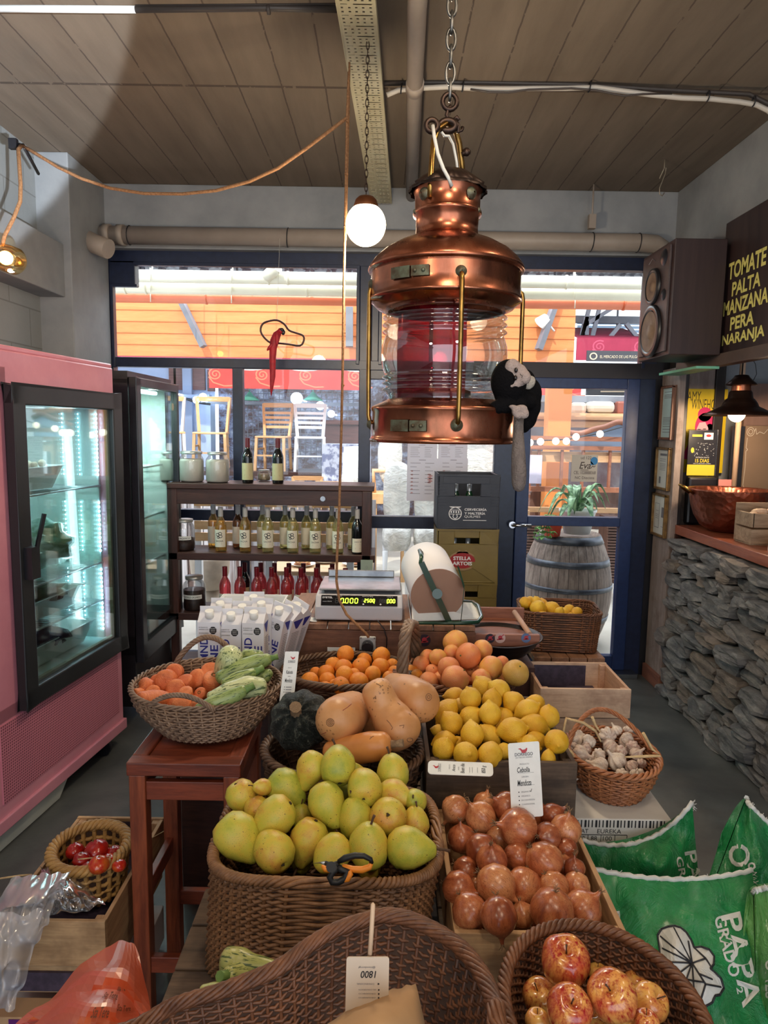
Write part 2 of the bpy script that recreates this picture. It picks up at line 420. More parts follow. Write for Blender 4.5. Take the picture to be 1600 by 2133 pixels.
# --- shopfront of navy steel
def P(u, v): return aY(u, v, YB)
def frame_bars(mb, bars, y0=4.46, y1=4.53):
    for i, (x0, z0, x1, z1) in enumerate(bars): mb.box((min(x0,x1), y0+i*.0006, min(z0,z1)), (max(x0,x1), y1-i*.0006, max(z0,z1)))
    return mb
FX0, FX1 = -1.86, 1.72
Zt0, Zt1 = 1.99, 2.60           # transom glass
fm = MB()
frame_bars(fm, [(FX0, 2.585, FX1, 2.68), (FX0, 0, -1.715, 2.62), (1.60, 0, FX1, 2.62),         # head, jambs
                (-1.72, 1.955, FX1, 2.015),                                                   # transom rail
                (-.17, 0, -.095, 2.6), (-.095, 2.0, -.05, 2.6),                              # middle mullion
                (-.97, 1.0, -.905, 1.96), (-1.715, .985, -.17, 1.055), (-1.715, 0, -.17, .1), (-.93, 0, -.87, 1.0),
                (-.17, .95, .70, 1.03), (-.17, 0, .70, .11),
                (.70, 0, .845, 1.96), (1.57, 0, 1.62, 1.96), (-.1, 1.90, .70, 1.96)], 4.455, 4.53)
fm.box((-1.72, 4.455, 2.455), (-1.565, 4.53, 2.6))                                          # notch of the top left pane
struct('window_1', fm, NAVY, bev=.004)
wf = bpy.data.objects['window_1']
inner = MB()
frame_bars(inner, [(-1.57, 2.57, -.17, 2.59), (-1.715, 2.44, -1.55, 2.456), (-1.72, 1.95, -1.70, 2.45), (-.19, 1.99, -.17, 2.59), (-.05, 1.99, -.03, 2.59), (1.6, 1.99, 1.62, 2.58)], 4.44, 4.475)
part('glazing_bead', inner, NAVY, wf, bev=.002)
for (x0, z0, x1, z1) in [(-1.715, 2.015, -.17, 2.585), (-.05, 2.015, 1.6, 2.585), (-1.715, 1.055, -.97, 1.955), (-.905, 1.055, -.17, 1.955),
                         (-1.715, .1, -.93, .985), (-.87, .1, -.17, .985), (-.095, 1.03, .70, 1.90), (-.095, .11, .70, .95)]:
    part('pane', MB().box((x0, 4.49, z0), (x1, 4.495, z1)), PANE, wf)
# boarding over the door
struct('trim_7', MB().box((.55, 4.445, 1.925), (1.74, 4.46, 2.02)), M('dark_boarding', (30, 30, 38), (44, 38, 42), rough=.5, scale=3))
# the door
dm = MB()
frame_bars(dm, [(.845, .03, .925, 1.925), (1.52, .03, 1.60, 1.925), (.925, 1.86, 1.52, 1.925), (.925, .985, 1.52, 1.045), (.925, .03, 1.52, .125)], 4.44, 4.50)
door = struct('door_1', dm, M('blue_door_paint', (34, 52, 96), (28, 44, 84), rough=.35, scale=30), bev=.004)
part('pane', MB().box((.925, 4.468, 1.045), (1.52, 4.473, 1.86)), PANE, door)
part('pane', MB().box((.925, 4.468, .125), (1.52, 4.473, .985)), PANE, door)
h = MB(); hp = P(1062, 1089); h.cyl((hp.x, 4.44, hp.z), (hp.x, 4.40, hp.z), .022, 16)
h.tube([(hp.x, 4.405, hp.z), (hp.x, 4.385, hp.z), (hp.x+.03, 4.38, hp.z), (hp.x+.115, 4.38, hp.z)], .011, 10)
part('door_handle', h, CHROME, door)
struct('trim_8', MB().box((.80, 4.36, 0), (1.66, 4.46, .03)), STEEL)                           # threshold
# --- stone faced bar and its worktop
m, nt, b = newmat('slate_stone'); g = G(nt)
at = g.n('ShaderNodeAttribute', attribute_name='tone'); 
n1 = g.noise(g.coord((1, 1, 3)), 9, 7, .7)
c1 = g.ramp(n1, [(.3, lin((72, 73, 76))), (.5, lin((110, 109, 109))), (.72, lin((150, 146, 140)))])
c2 = g.ramp(n1, [(.3, lin((80, 70, 62))), (.72, lin((148, 130, 114)))])
g.l(g.mix(at.outputs['Fac'], c1, c2), b.inputs['Base Color']); b.inputs['Roughness'].default_value = .72
g.l(g.bump(g.noise(g.coord((1, 1, 2.5)), 30, 6, .7), .9, .01), b.inputs['Normal']); SLATE = m
bar = thing('stone_bar_counter', 'bar counter faced with dry stacked grey slate stones', 'counter', (2.0, 2.6, 0))
sv = MB(); tones = []; rnd = random.Random(3)
z = 0.0
while z < .985:
    h0 = rnd.uniform(.05, .105); 
    if z + h0 > .985: h0 = .985 - z
    if h0 < .02: break
    y = 4.17 - rnd.uniform(-.01, .02)
    y = 4.165
    while y > .9:
        L = rnd.uniform(.11, .33); out = rnd.uniform(-.02, .05); hh = h0*rnd.uniform(.86, 1.0); tl = rnd.uniform(-.10, .07)
        cx, cyy, cz = 1.805, y - L/2, z + h0/2
        N = 5; vs = []; idx = {}
        sd = Vector((rnd.random()*50, rnd.random()*50, 0))
        t0 = len(sv.f); rot = Matrix.Rotation(tl, 3, 'X')
        def P3(a, b_, c_):
            p = Vector((a, b_, c_))
            # superquadric-ish block
            q = Vector((p.x*.085, p.y*L*.5, p.z*hh*.5))
            e = 1 - .13*max(0, abs(p.y)*abs(p.z) - .3) - .10*max(0, abs(p.x*p.y)-.4)
            q = Vector((q.x*e, q.y*e, q.z*e))
            d = noise.noise_vector(p*1.1 + sd)
            q += Vector((d.x*.026, d.y*.02, d.z*.014)); 
            r2 = rot @ q
            return Vector((cx - out, cyy, cz)) + r2
        for face in range(6):
            ax = face//2; sg = -1 if face % 2 else 1; o_ = len(vs)
            for i in range(N):
                for j in range(N):
                    a = -1 + 2*i/(N-1); bb = -1 + 2*j/(N-1)
                    q = [0, 0, 0]; q[ax] = sg; q[(ax+1) % 3] = a; q[(ax+2) % 3] = bb; vs.append(P3(*q))
            for i in range(N-1):
                for j in range(N-1): idx.setdefault('f', []).append((o_+i*N+j, o_+(i+1)*N+j, o_+(i+1)*N+j+1, o_+i*N+j+1))
        sv.add(vs, idx['f'], 0, False)
        tone = rnd.choice([0, 0, 0, .15, .3, .75]) 
        tones += [tone]*len(idx['f'])
        y -= L + rnd.uniform(.002, .01)
    z += h0*.97
me = bpy.data.meshes.new('stone_facing'); o_ = Vector((2.0, 2.6, 0)); me.from_pydata([p-o_ for p in sv.v], [], sv.f)
ta = me.attributes.new('tone', 'FLOAT', 'FACE'); ta.data.foreach_set('value', tones); me.update()
part('stone_facing', me, SLATE, bar)
part('core', MB().box((1.83, .9, 0), (2.35, 4.16, .985)), BLACKP, bar)
part('end_board', MB().box((1.765, 4.16, 0), (1.80, 4.185, .985)), WOODDKZ, bar)
part('worktop', MB().box((1.765, .9, .985), (2.42, 4.18, 1.04)), wood('varnished_top', (120, 62, 44), (158, 88, 62), 'y', .3), bar, bev=.004)
# big beige drain pipe along the beam
pp = thing('drain_pipe', 'thick beige drain pipe running over the window along the concrete beam', 'pipe', aY(780, 500, 4.33))
PIPEC = M('beige_pipe', (150, 138, 128), (164, 152, 142), rough=.5, scale=4)
zz = 2.72
part('pipe', MB().tube([(-1.78, 4.34, zz), (1.52, 4.34, zz), (1.60, 4.34, zz-.005), (1.66, 4.36, zz-.03), (1.69, 4.40, zz-.07)], .052, 20), PIPEC, pp)
el = MB(); el.tube([(-1.78, 4.34, zz), (-1.80, 4.28, zz-.01), (-1.76, 4.2, zz-.06), (-1.68, 4.16, zz-.10), (-1.60, 4.14, zz-.13)], .055, 18)
el.tube([(-1.62, 4.34, zz), (-1.58, 4.34, zz)], .060, 20).tube([(-1.70, 4.34, zz), (-1.66, 4.34, zz)], .062, 20).tube([(-1.83, 4.34, zz), (-1.75, 4.34, zz)], .066, 20)
part('elbow', el, PIPEC, pp)
st = MB()
for x in (-1.55, -.60, .32, 1.22, 1.50):
    st.tube([(x + .003*math.sin(a), 4.34 + .055*math.cos(a), zz + .055*math.sin(a)) for a in [2*PI*k/16 for k in range(16)]], .003, 5, closed=True)
part('strap', st, BLACKP, pp)
rod = MB().tube([(1.20, 4.28, 3.03), (1.20, 4.28, 2.80)], .005, 6).box((1.18, 4.265, 2.78), (1.22, 4.30, 2.86))
part('hanger_rod', rod, PIPEC, pp)
# ceiling pipe running away from the camera
pb = MB().tube([(.085, 1.2, 2.985), (.085, 2.5, 2.985), (.138, 4.40, 2.985)], .033, 14)
pb.cyl((.10, 3.0, 2.985), (.10, 3.07, 2.985), .037, 14)
solo('ceiling_pipe', pb, PIPEC, 'straight beige pipe running along the ceiling right of the perforated tray', 'pipe')
# perforated cable tray
m, nt, b = newmat('galvanised_yellowed'); g = G(nt)
g.l(g.ramp(g.noise(g.coord((1, .5, 1)), 6, 5), [(.3, lin((186, 176, 140))), (.7, lin((206, 200, 172)))]), b.inputs['Base Color'])
b.inputs['Roughness'].default_value = .45; b.inputs['Metallic'].default_value = .3; TRAY = m
tr = thing('cable_tray', 'long perforated metal cable tray hanging under the ceiling', 'cable tray', (-.06, 3, 2.93))
tb = MB(); y0, y1 = 1.9, 4.36; W = .062; 
def trx(y): return -.108 + (y-2.4)*.0345 if False else -.113 + (y - 2.4)*.036
RX = [(-W, -.050), (-.032, -.020), (-.008, .008), (.020, .032), (.050, W)]
def slab(xa, xb, ya, yb): 
    vs = [(trx(ya)+xa, ya, 2.93), (trx(ya)+xb, ya, 2.93), (trx(yb)+xb, yb, 2.93), (trx(yb)+xa, yb, 2.93)]
    v2 = [(a, b_, c_+.002) for a, b_, c_ in vs]
    tb.add(vs + v2, [(0,1,2,3),(7,6,5,4),(0,4,5,1),(1,5,6,2),(2,6,7,3),(3,7,4,0)])
y = y0; k = 0
cols = [-.050, -.032, -.020, -.008, .008, .020, .032, .050]
while y < y1:
    slab(-W, W, y, y+.012)
    # a row of holes
    if k % 3 == 2:
        holes = [(-.050, -.028), (.028, .050), (-.008, .008)]
    else: holes = [(-.050, -.042), (-.026, -.018), (-.004, .004), (.018, .026), (.042, .050)]
    x = -W; d = .010 if k % 3 != 2 else .005
    for a, b_ in holes: slab(x, a, y+.012, y+.012+d); x = b_
    slab(x, W, y+.012, y+.012+d)
    y += .012 + d; k += 1
part('perforated_bottom', tb, TRAY, tr)
fl = MB()
for sx in (-W, W): fl.beam((trx(y0)+sx, y0, 2.945), (trx(y1)+sx, y1, 2.945), .003, .035)
part('side_flange', fl, TRAY, tr)
br_ = MB()
for yy in (2.3, 3.3, 4.2):
    for sx in (-W*.8, W*.8): br_.cyl((trx(yy)+sx, yy, 2.94), (trx(yy)+sx, yy, ZC), .004, 6)
part('hanger', br_, STEEL, tr)
# white cable run with dark conduit, and conduit top left
cb_ = thing('cable_run', 'white cable strapped to a dark conduit across the ceiling on the right', 'cable', (.8, 3.1, 2.99))
pts = [aY(u, v, 3.08) for u, v in ((806,198),(830,188),(870,184),(930,181),(1000,185),(1060,185),(1120,184),(1180,184),(1240,182),(1300,190),(1360,198),(1420,204),(1480,206),(1540,212),(1575,218),(1600,230),(1640,262))]
part('white_cable', MB().tube(pts, .0105, 8), M('white_cable', (196, 190, 182), rough=.5), cb_)
pts = [aY(u, v, 3.10) for u, v in ((800,174),(900,172),(1000,172),(1200,176),(1400,188),(1560,196),(1600,216),(1640,245))]
cd = MB().tube(pts, .010, 8)
cd.tube([aY(u, v, 3.07) for u, v in ((980,186),(1020,192),(1060,193),(1100,187),(1190,184),(1240,188),(1300,200),(1340,196),(1400,195))], .004, 6)
part('dark_conduit', cd, M('dark_conduit', (70, 62, 58), rough=.5), cb_)
tie = MB()
for u, v in ((836,187),(964,183),(1228,184),(1475,203),(1570,214)):
    p = aY(u, v-3, 3.075); tie.tube([p + Vector((.002*math.sin(a), .016*math.cos(a), .02*math.sin(a))) for a in [2*PI*k/12 for k in range(12)]], .003, 5, closed=True)
part('cable_tie', tie, BLACKP, cb_)
c2 = thing('ceiling_conduit', 'conduit across the ceiling at the top left, white then dark', 'conduit', (-1, 2.52, 2.98))
part('white_length', MB().tube([aY(-120, 17, 2.52), aY(282, 20, 2.52)], .011, 12), M('white_conduit', (205, 208, 210), rough=.4), c2)
dk = MB().tube([aY(282, 20, 2.52), aY(560, 17, 2.52), aY(704, 20, 2.52)], .010, 10).tube([aY(282, 12, 2.52), aY(704, 9, 2.52)], .004, 6)
dk.cyl(aY(556, 20, 2.52), aY(563, 20, 2.52), .015, 10)
part('dark_length', dk, M('dark_conduit_b', (62, 56, 54), rough=.5), c2)
# wire hook on the ceiling
hk = MB().tube([aY(u, v, 3.9) for u, v in ((1374,372),(1384,350),(1388,350),(1386,362),(1374,392),(1374,404),(1380,408),(1384,402))], .003, 6)
hk.tube([aY(1384, 350, 3.9), Vector((aY(1384, 350, 3.9).x, 3.9, ZC))], .003, 6)
solo('ceiling_hook', hk, M('hook_wire', (150, 140, 126), rough=.4, metal=.5), 'bent wire hook hanging from the ceiling near the right beam', 'hook')
# ================================================================== HANGING THINGS
# --- copper ship lantern
LY = 1.45
k_ = dep(aY(924, 740, LY)) / F                       # metres per pixel at the lantern axis
L0 = aY(921, 915, LY); L1 = aY(932, 410, LY); LX = (L0.x + L1.x)/2
def lz(v): return aY(926, v, LY).z
def lr(p): return p*k_
LC = Vector((LX, LY, lz(918)))
lan = thing('ship_lantern', 'large copper and brass ship lantern with ribbed glass hanging in the centre', 'lantern', LC)
m, nt, b = newmat('aged_copper'); g = G(nt)
nf = g.noise(g.coord((1, 1, .5)), 9, 6, .65)
g.l(g.ramp(nf, [(.25, lin((112, 76, 56))), (.5, lin((170, 102, 76))), (.75, lin((210, 142, 110)))]), b.inputs['Base Color'])
b.inputs['Metallic'].default_value = 1; g.l(g.ramp(g.noise(g.coord((1, 1, .4)), 22, 5), [(.3, (.16,.16,.16)), (.75, (.36,.36,.36))]), b.inputs['Roughness'])
g.l(g.bump(g.noise(g.coord(), 12, 3), .12, .01), b.inputs['Normal']); COPPER = m
VERD = M('verdigris_brass', (110, 116, 96), (84, 66, 48), rough=.5, metal=.6, scale=50)
DKMETAL = M('dark_bronze', (74, 56, 46), (52, 40, 36), rough=.4, metal=.8, scale=20)
lc = (LX, LY, 0)
prof = lambda L: [(lr(r), lz(v)) for r, v in L]
mb = MB().lathe(prof([(70,400),(67,408),(66,415),(66,440),(69,443),(70,447),(69,451),(64,455),(63,478),(64,492),(76,500),(104,512),(130,528),(148,545),(158,560),(160,566),(158,570),(153,571),(153,575)]), lc, 56)
part('chimney_and_dome', mb, COPPER, lan)
mb = MB().lathe(prof([(153,571),(153,600),(153,622),(156,626),(156,630),(150,634),(140,645),(124,652),(118,652)]), lc, 56)
band = part('upper_band', mb, COPPER, lan)
# crown vent
cr = MB().lathe([(lr(72), lz(398)), (lr(74), lz(392)), (lr(44), lz(364)), (lr(10), lz(356)), (.0001, lz(354))], lc, 48, mod=lambda a, z: 1 + .07*math.cos(12*a) if z < lz(380) else 1)
cr.lathe([(lr(78), lz(403)), (lr(78), lz(397)), (lr(68), lz(392))], lc, 48, mod=lambda a, z: 1 + .03*math.cos(16*a))
part('crown_vent', cr, DKMETAL, lan)
# glass with ribs
gp = [(118,650),(119,655)]
for c_ in (664, 679, 694): gp += [(121,c_-5),(128,c_-1),(129,c_+1),(122,c_+5)]
gp += [(124,705),(130,725),(131,745),(128,765),(124,778)]
for c_ in (788, 801, 814): gp += [(121,c_-4),(128,c_-1),(128,c_+1),(120,c_+4)]
gp += [(116,826),(115,836)]
part('ribbed_glass', MB().lathe(prof(gp), lc, 64), glass('lantern_glass', (.91, .92, .89), .13, .03), lan)
m, nt, b = newmat('red_glass_filter'); g = G(nt); nt.nodes.remove(b)
t = g.n('ShaderNodeBsdfTransparent'); t.inputs[0].default_value = (.26, .004, .025, 1)
d = g.n('ShaderNodeBsdfGlossy'); d.inputs[0].default_value = (.9, .25, .3, 1); d.inputs['Roughness'].default_value = .12
d2 = g.n('ShaderNodeBsdfDiffuse'); d2.inputs[0].default_value = (.20, .002, .02, 1)
x1 = g.n('ShaderNodeMixShader'); x1.inputs[0].default_value = .32; g.l(t.outputs[0], x1.inputs[1]); g.l(d2.outputs[0], x1.inputs[2])
x2 = g.n('ShaderNodeMixShader'); x2.inputs[0].default_value = .05; g.l(x1.outputs[0], x2.inputs[1]); g.l(d.outputs[0], x2.inputs[2])
g.l(x2.outputs[0], nt.nodes['Material Output'].inputs[0])
part('red_filter', MB().lathe(prof([(96,650),(98,740),(96,836)]), lc, 40, a0=math.radians(185), a1=math.radians(292)), m, lan)
part('burner', MB().lathe(prof([(1,835),(60,835),(58,815),(30,805),(22,770),(26,760),(1,756)]), lc, 24), DKMETAL, lan)
mb = MB().lathe(prof([(115,833),(122,838),(146,848),(151,852),(150,857),(148,860),(148,908),(150,913),(153,917),(151,922),(146,922),(0.1,921)]), lc, 64)
part('base_drum', mb, COPPER, lan)
# rods
for a in (-84, 6, 96, 186):
    th = math.radians(a - 90); dx, dy = math.cos(th), math.sin(th)
    rs_ = .945 if a == -84 else .99
    def q(r, v): r = 150 + (r-150)*1.0 if r < 155 else r*rs_; return Vector((LX + lr(r)*dx, LY + lr(r)*dy, lz(v)))
    rm = MB().tube([q(150,603), q(158,602), q(164,607), q(166,618), q(166,700), q(166,800), q(165,868), q(163,878), q(156,884), q(149,885)], lr(4.6), 10)
    ro_ = part('guard_rod', rm, BRASS, lan)
    for v in (598, 886):
        em = MB().lathe([(lr(1), .008), (lr(6), .007), (lr(9), .003), (lr(12), 0)], q(151.5, v), 16, axis=(dx, dy, 0), sy=1)
        part('eyelet', em, VERD, ro_)
# maker's plates and latch
def onband(a, v, r): 
    th = math.radians(a - 90); return Vector((LX + lr(r)*math.cos(th), LY + lr(r)*math.sin(th), lz(v)))
for v, r, nm in ((596, 154, 'latch'), (888, 149, 'latch')):
    lm_ = MB()
    for a0, a1, hh in ((-46, -30, 11), (-29, -16, 10)):
        lm_.grid(lambda s_, t_, a0=a0, a1=a1, hh=hh: onband(a0 + (a1-a0)*s_, v - hh + 2*hh*t_, r + 3.5), 6, 1, smooth=False)
        lm_.grid(lambda s_, t_, a0=a0, a1=a1, hh=hh: onband(a0 + (a1-a0)*s_, v + hh, r + 3.5*t_), 6, 1, smooth=False)
        lm_.grid(lambda s_, t_, a0=a0, a1=a1, hh=hh: onband(a0 + (a1-a0)*s_, v - hh, r + 3.5*t_), 6, 1, smooth=False)
    for a in (-26, -20): lm_.ell(onband(a, v, r+4), (lr(4), lr(4), lr(4)), 8, 6)
    part(nm, lm_, VERD, lan)
sd_ = MB()
for a in (-75, 60, 108): sd_.ell(onband(a, 447, 68), (lr(5),)*3, 8, 6)
for a in (-50, 40): sd_.lathe([(lr(2), .008), (lr(9), .005), (lr(13), 0)], onband(a, 418, 66), 12, axis=(math.cos(math.radians(a-90)), math.sin(math.radians(a-90)), 0))
part('rivet', sd_, VERD, lan)
# bail handle, hook and rings
def la(u, v, Y=LY): return aY(u, v, Y)
bh = MB().tube([la(896,412,1.40), la(897,380,1.40), la(900,330,1.41), la(903,295,1.42), la(912,268,1.43), la(930,256,1.45), la(948,268,1.47), la(957,300,1.48), la(962,340,1.49), la(966,385,1.50)], lr(6), 10)
part('bail_handle', bh, BRASS, lan)
rg = MB().tube([la(900 + 12*math.cos(a), 262 + 13*math.sin(a), 1.42) for a in [2*PI*k/16 for k in range(16)]], lr(5.5), 8, closed=True)
rg.tube([la(933 + 16*math.cos(a), 262 + 11*math.sin(a), 1.45) for a in [2*PI*k/16 for k in range(16)]], lr(7), 8, closed=True)
rg.tube([la(920,262), la(910,264), la(905,270)], lr(6), 8)
rg.tube([la(936,252), la(930,240), la(934,226), la(940,220)], lr(4), 8)
rg.tube([la(948,248), la(956,262), la(954,276), la(962,272), la(964,264)], lr(3.5), 8)
rg.tube([la(945,250), la(952,244), la(957,252)], lr(4), 8)
rg.ell(la(972, 317, 1.48), (lr(9), lr(7), lr(9)), 8, 6).tube([la(972,317,1.48), la(962,322,1.48)], lr(5), 6)
part('hook_ring', rg, DKMETAL, lan)
wc = MB().tube([la(902,262,1.40), la(905,285,1.385), la(912,320,1.375), la(924,352,1.37), la(936,374,1.375), la(941,388,1.38)], lr(3.6), 8)
wc.tube([la(920,275,1.44), la(926,283,1.44), la(935,283,1.45), la(944,300,1.46), la(951,335,1.47), la(954,362,1.47)], lr(2.6), 8)
part('white_cord', wc, M('white_flex', (224, 220, 210), rough=.5), lan)
# chain
ch = thing('suspension_chain', 'grey steel link chain the ship lantern hangs from', 'chain', la(937, 215))
z0_ = la(937, 205).z; z1_ = ZC; xx0 = la(937, 205).x; n_ = 26; stp = (z1_ - z0_)/n_
lm_ = None
for i in range(n_):
    zc_ = z0_ + (i+.5)*stp; xx = xx0
    pts = []
    for k in range(14):
        a = 2*PI*k/14; ex = .0085*math.cos(a); ez = (stp*.66)*math.sin(a)
        pts.append(Vector((xx + (ex if i % 2 else 0), LY + (0 if i % 2 else ex), zc_ + ez)))
    part('link', MB().tube(pts, .0032, 6, closed=True), M('chain_steel', (132, 130, 126), (90, 88, 84), rough=.35, metal=.9, scale=30) if i == 0 else bpy.data.materials['chain_steel'], ch)
sh = MB().tube([la(937 + 15*math.cos(a), 212 + 17*math.sin(a), 1.45) for a in [2*PI*k/16 for k in range(16)]], lr(5), 8, closed=True)
part('shackle', sh, DKMETAL, ch)

# --- plush monkey clinging to the lantern
m, nt, b = newmat('black_plush'); g = G(nt); b.inputs['Base Color'].default_value = lin((15, 14, 16)); b.inputs['Roughness'].default_value = .95
b.inputs['Specular IOR Level'].default_value = .1; g.l(g.bump(g.noise(g.coord(), 260, 3), .7, .004), b.inputs['Normal']); PLUSH = m
def plush(name, c1, c2):
    m, nt, b = newmat(name); g = G(nt)
    g.l(g.ramp(g.noise(g.coord((1, 1, .5)), 60, 4, .7), [(.3, lin(c1)), (.7, lin(c2))]), b.inputs['Base Color']); b.inputs['Roughness'].default_value = .95
    g.l(g.bump(g.noise(g.coord(), 300, 3), .8, .004), b.inputs['Normal']); return m
mk = thing('plush_monkey', 'black plush monkey with grey face and long tail clinging to the copper lantern', 'plush toy', la(1075, 860, 1.40))
q = lambda u, v, Y=1.36: la(u, v, Y)
bm_ = MB()
bm_.ell(q(1060,795), (lr(36), lr(34), lr(44)), 20, 14)
for u, v, r, Y in ((1094,800,30,1.40),(1104,822,34,1.41),(1103,845,33,1.41),(1098,865,30,1.41),(1092,882,20,1.40)): bm_.ell(q(u, v, Y), (lr(r*.72), lr(r*.8), lr(r)), 16, 12)
for u, v, r, Y in ((1094,835,24,1.38),(1075,842,22,1.36),(1056,845,20,1.35),(1037,848,17,1.345),(1024,850,12,1.35),(1050,825,20,1.36),(1075,822,24,1.37)): bm_.ell(q(u, v, Y), (lr(r), lr(r*.8), lr(r*.8)), 14, 10)
o = part('body', bm_, PLUSH, mk); r_ = o.modifiers.new('r', 'REMESH'); r_.mode = 'VOXEL'; r_.voxel_size = .0035; r_.use_smooth_shade = True
s_ = o.modifiers.new('s', 'SMOOTH'); s_.iterations = 5
FACE = plush('pinkish_grey_plush', (150, 132, 126), (178, 160, 152))
fm_ = MB()
for u, v, rx, rz_ in ((1068,765,16,17),(1084,782,15,22),(1070,797,18,16),(1076,780,18,24),(1064,803,12,12)): fm_.ell(q(u, v, 1.338), (lr(rx), lr(11), lr(rz_)), 16, 10)
fm_.ell(q(1094,786,1.333), (lr(12), lr(10), lr(14)), 14, 10)
o = part('face', fm_, FACE, mk); r_ = o.modifiers.new('r', 'REMESH'); r_.mode = 'VOXEL'; r_.voxel_size = .003; r_.use_smooth_shade = True; s_ = o.modifiers.new('s', 'SMOOTH'); s_.iterations = 6
for u, v in ((1075,771),(1074,787)):
    part('eye', MB().ell(q(u, v, 1.325), (lr(3.4), lr(3), lr(5)), 12, 8), M('bead_eye', (24, 14, 12), rough=.12), mk)
part('mouth', MB().tube([q(1083,779,1.32), q(1088,783,1.32), q(1087,787,1.321)], .0006, 5), INK, mk)
part('ear', MB().ell(q(1103,797,1.355), (lr(11), lr(5), lr(14)), 12, 8, rot=Matrix.Rotation(.5, 3, 'Y')), plush('ear_plush', (160, 150, 138), (190, 180, 168)), mk)
hd = MB()
for u, v, rx, rz_ in ((1086,852,13,9),(1092,862,10,10),(1078,852,12,5),(1068,847,8,4),(1074,860,6,9),(1070,856,4,9),(1080,866,6,7)): hd.ell(q(u, v, 1.33), (lr(rx), lr(7), lr(rz_)), 12, 8)
o = part('paws', hd, FACE, mk); r_ = o.modifiers.new('r', 'REMESH'); r_.mode = 'VOXEL'; r_.voxel_size = .0025; r_.use_smooth_shade = True; s_ = o.modifiers.new('s', 'SMOOTH'); s_.iterations = 3
tl = MB().tube([q(1082,868,1.36), q(1080,885,1.355), q(1080,910,1.35), q(1080,950,1.345), q(1081,985,1.345), q(1081,1008,1.345), q(1081,1020,1.345), q(1081,1024,1.345)], [lr(x) for x in (9,10,11,14,15,14,10,3)], 16)
part('tail', tl, plush('grey_tail_plush', (92, 82, 78), (128, 116, 110)), mk)

# --- frosted globe lamp on its chain
gy = 2.6; gc = aY(762, 468, gy); gr = 42*dep(gc)/F
gl = thing('globe_pendant_lamp', 'lit opal glass globe lamp hanging from the perforated cable tray', 'lamp', gc)
part('opal_globe', MB().ell(gc, (gr, gr, gr*1.03), 32, 20), M('opal_glass', (255, 244, 225), rough=.3, emit=(255, 232, 190), es=5.5), gl)
part('gallery', MB().lathe([(.0001, .034), (gr*.38, .032), (gr*.52, .022), (gr*.62, 0), (gr*.6, -.016)], gc + Vector((0, 0, gr*.86)), 24), M('copper_cap', (150, 96, 66), rough=.35, metal=.9), gl)
l_ = MB(); zt = 2.93; zb = gc.z + gr*.86 + .03; nL = 22
for i in range(nL):
    zc_ = zb + (i+.5)*(zt-zb)/nL; e = (zt-zb)/nL*.66
    l_.tube([Vector((gc.x + (.0055*math.cos(a) if i % 2 else 0), gc.y + (0 if i % 2 else .0055*math.cos(a)), zc_ + e*math.sin(a))) for a in [2*PI*k/10 for k in range(10)]], .0016, 5, closed=True)
part('chain', l_, DKMETAL, gl)
lamp('globe_lamp_light', 'POINT', gc + Vector((0, -.001, -gr - .05)), 26, (1, .80, .55), .07)
# --- cloth covered cords
ROPE = M('tan_cord', (122, 84, 54), (160, 116, 78), rough=.8, scale=120, bump=.6)
cd = MB()
pts = [(722,246),(690,270),(640,308),(580,350),(520,378),(450,397),(380,404),(300,403),(230,392),(170,372),(120,348),(75,320),(48,304)]
P3_ = []
for i, (u, v) in enumerate(pts): P3_.append(aY(u, v, 2.62 + .38*i/12))
cd.tube(P3_, .0062, 8)
solo('swagged_cord', cd, ROPE, 'tan cloth-covered cord swagged across the ceiling from the tray to the left wall', 'cord')
bl = thing('filament_lamp', 'lit bare bulb in an amber jar hanging on a cord at the left edge', 'lamp', aY(18, 540, 2.75))
part('cord', MB().tube([aY(44,304,2.95), aY(38,312,2.9), aY(40,340,2.85), aY(43,385,2.8), aY(42,420,2.78), aY(28,455,2.76), aY(10,490,2.75), aY(4,512,2.75)], .0075, 8), ROPE, bl)
brk = MB().tube([aY(28,298,3.0), aY(48,302,3.0), aY(80,362,3.3)], .007, 6).box(aY(26,300,3.0) - Vector((.012,.01,.02)), aY(30,300,3.0) + Vector((.012,.01,.02)))
part('bracket', brk, BLACKP, bl)
jc = aY(14, 538, 2.75); ax = Vector((1, -.3, -.35)).normalized()
part('jar_shade', MB().lathe([(.018,-.07),(.030,-.06),(.048,-.04),(.052,0),(.050,.045),(.040,.058)], jc, 24, axis=ax), glass('amber_glass', (.95, .72, .36), .12, .03), bl)
part('socket', MB().lathe([(.001,-.085),(.02,-.085),(.02,-.05),(.001,-.05)], jc, 16, axis=ax), BRASS, bl)
part('bulb', MB().ell(jc - ax*.005, .026, 16, 12), M('amber_bulb', (255, 210, 130), emit=(255, 205, 120), es=12), bl)
lamp('filament_lamp_light', 'POINT', jc + Vector((.02, -.02, -.09)), 4, (1, .78, .48), .03)
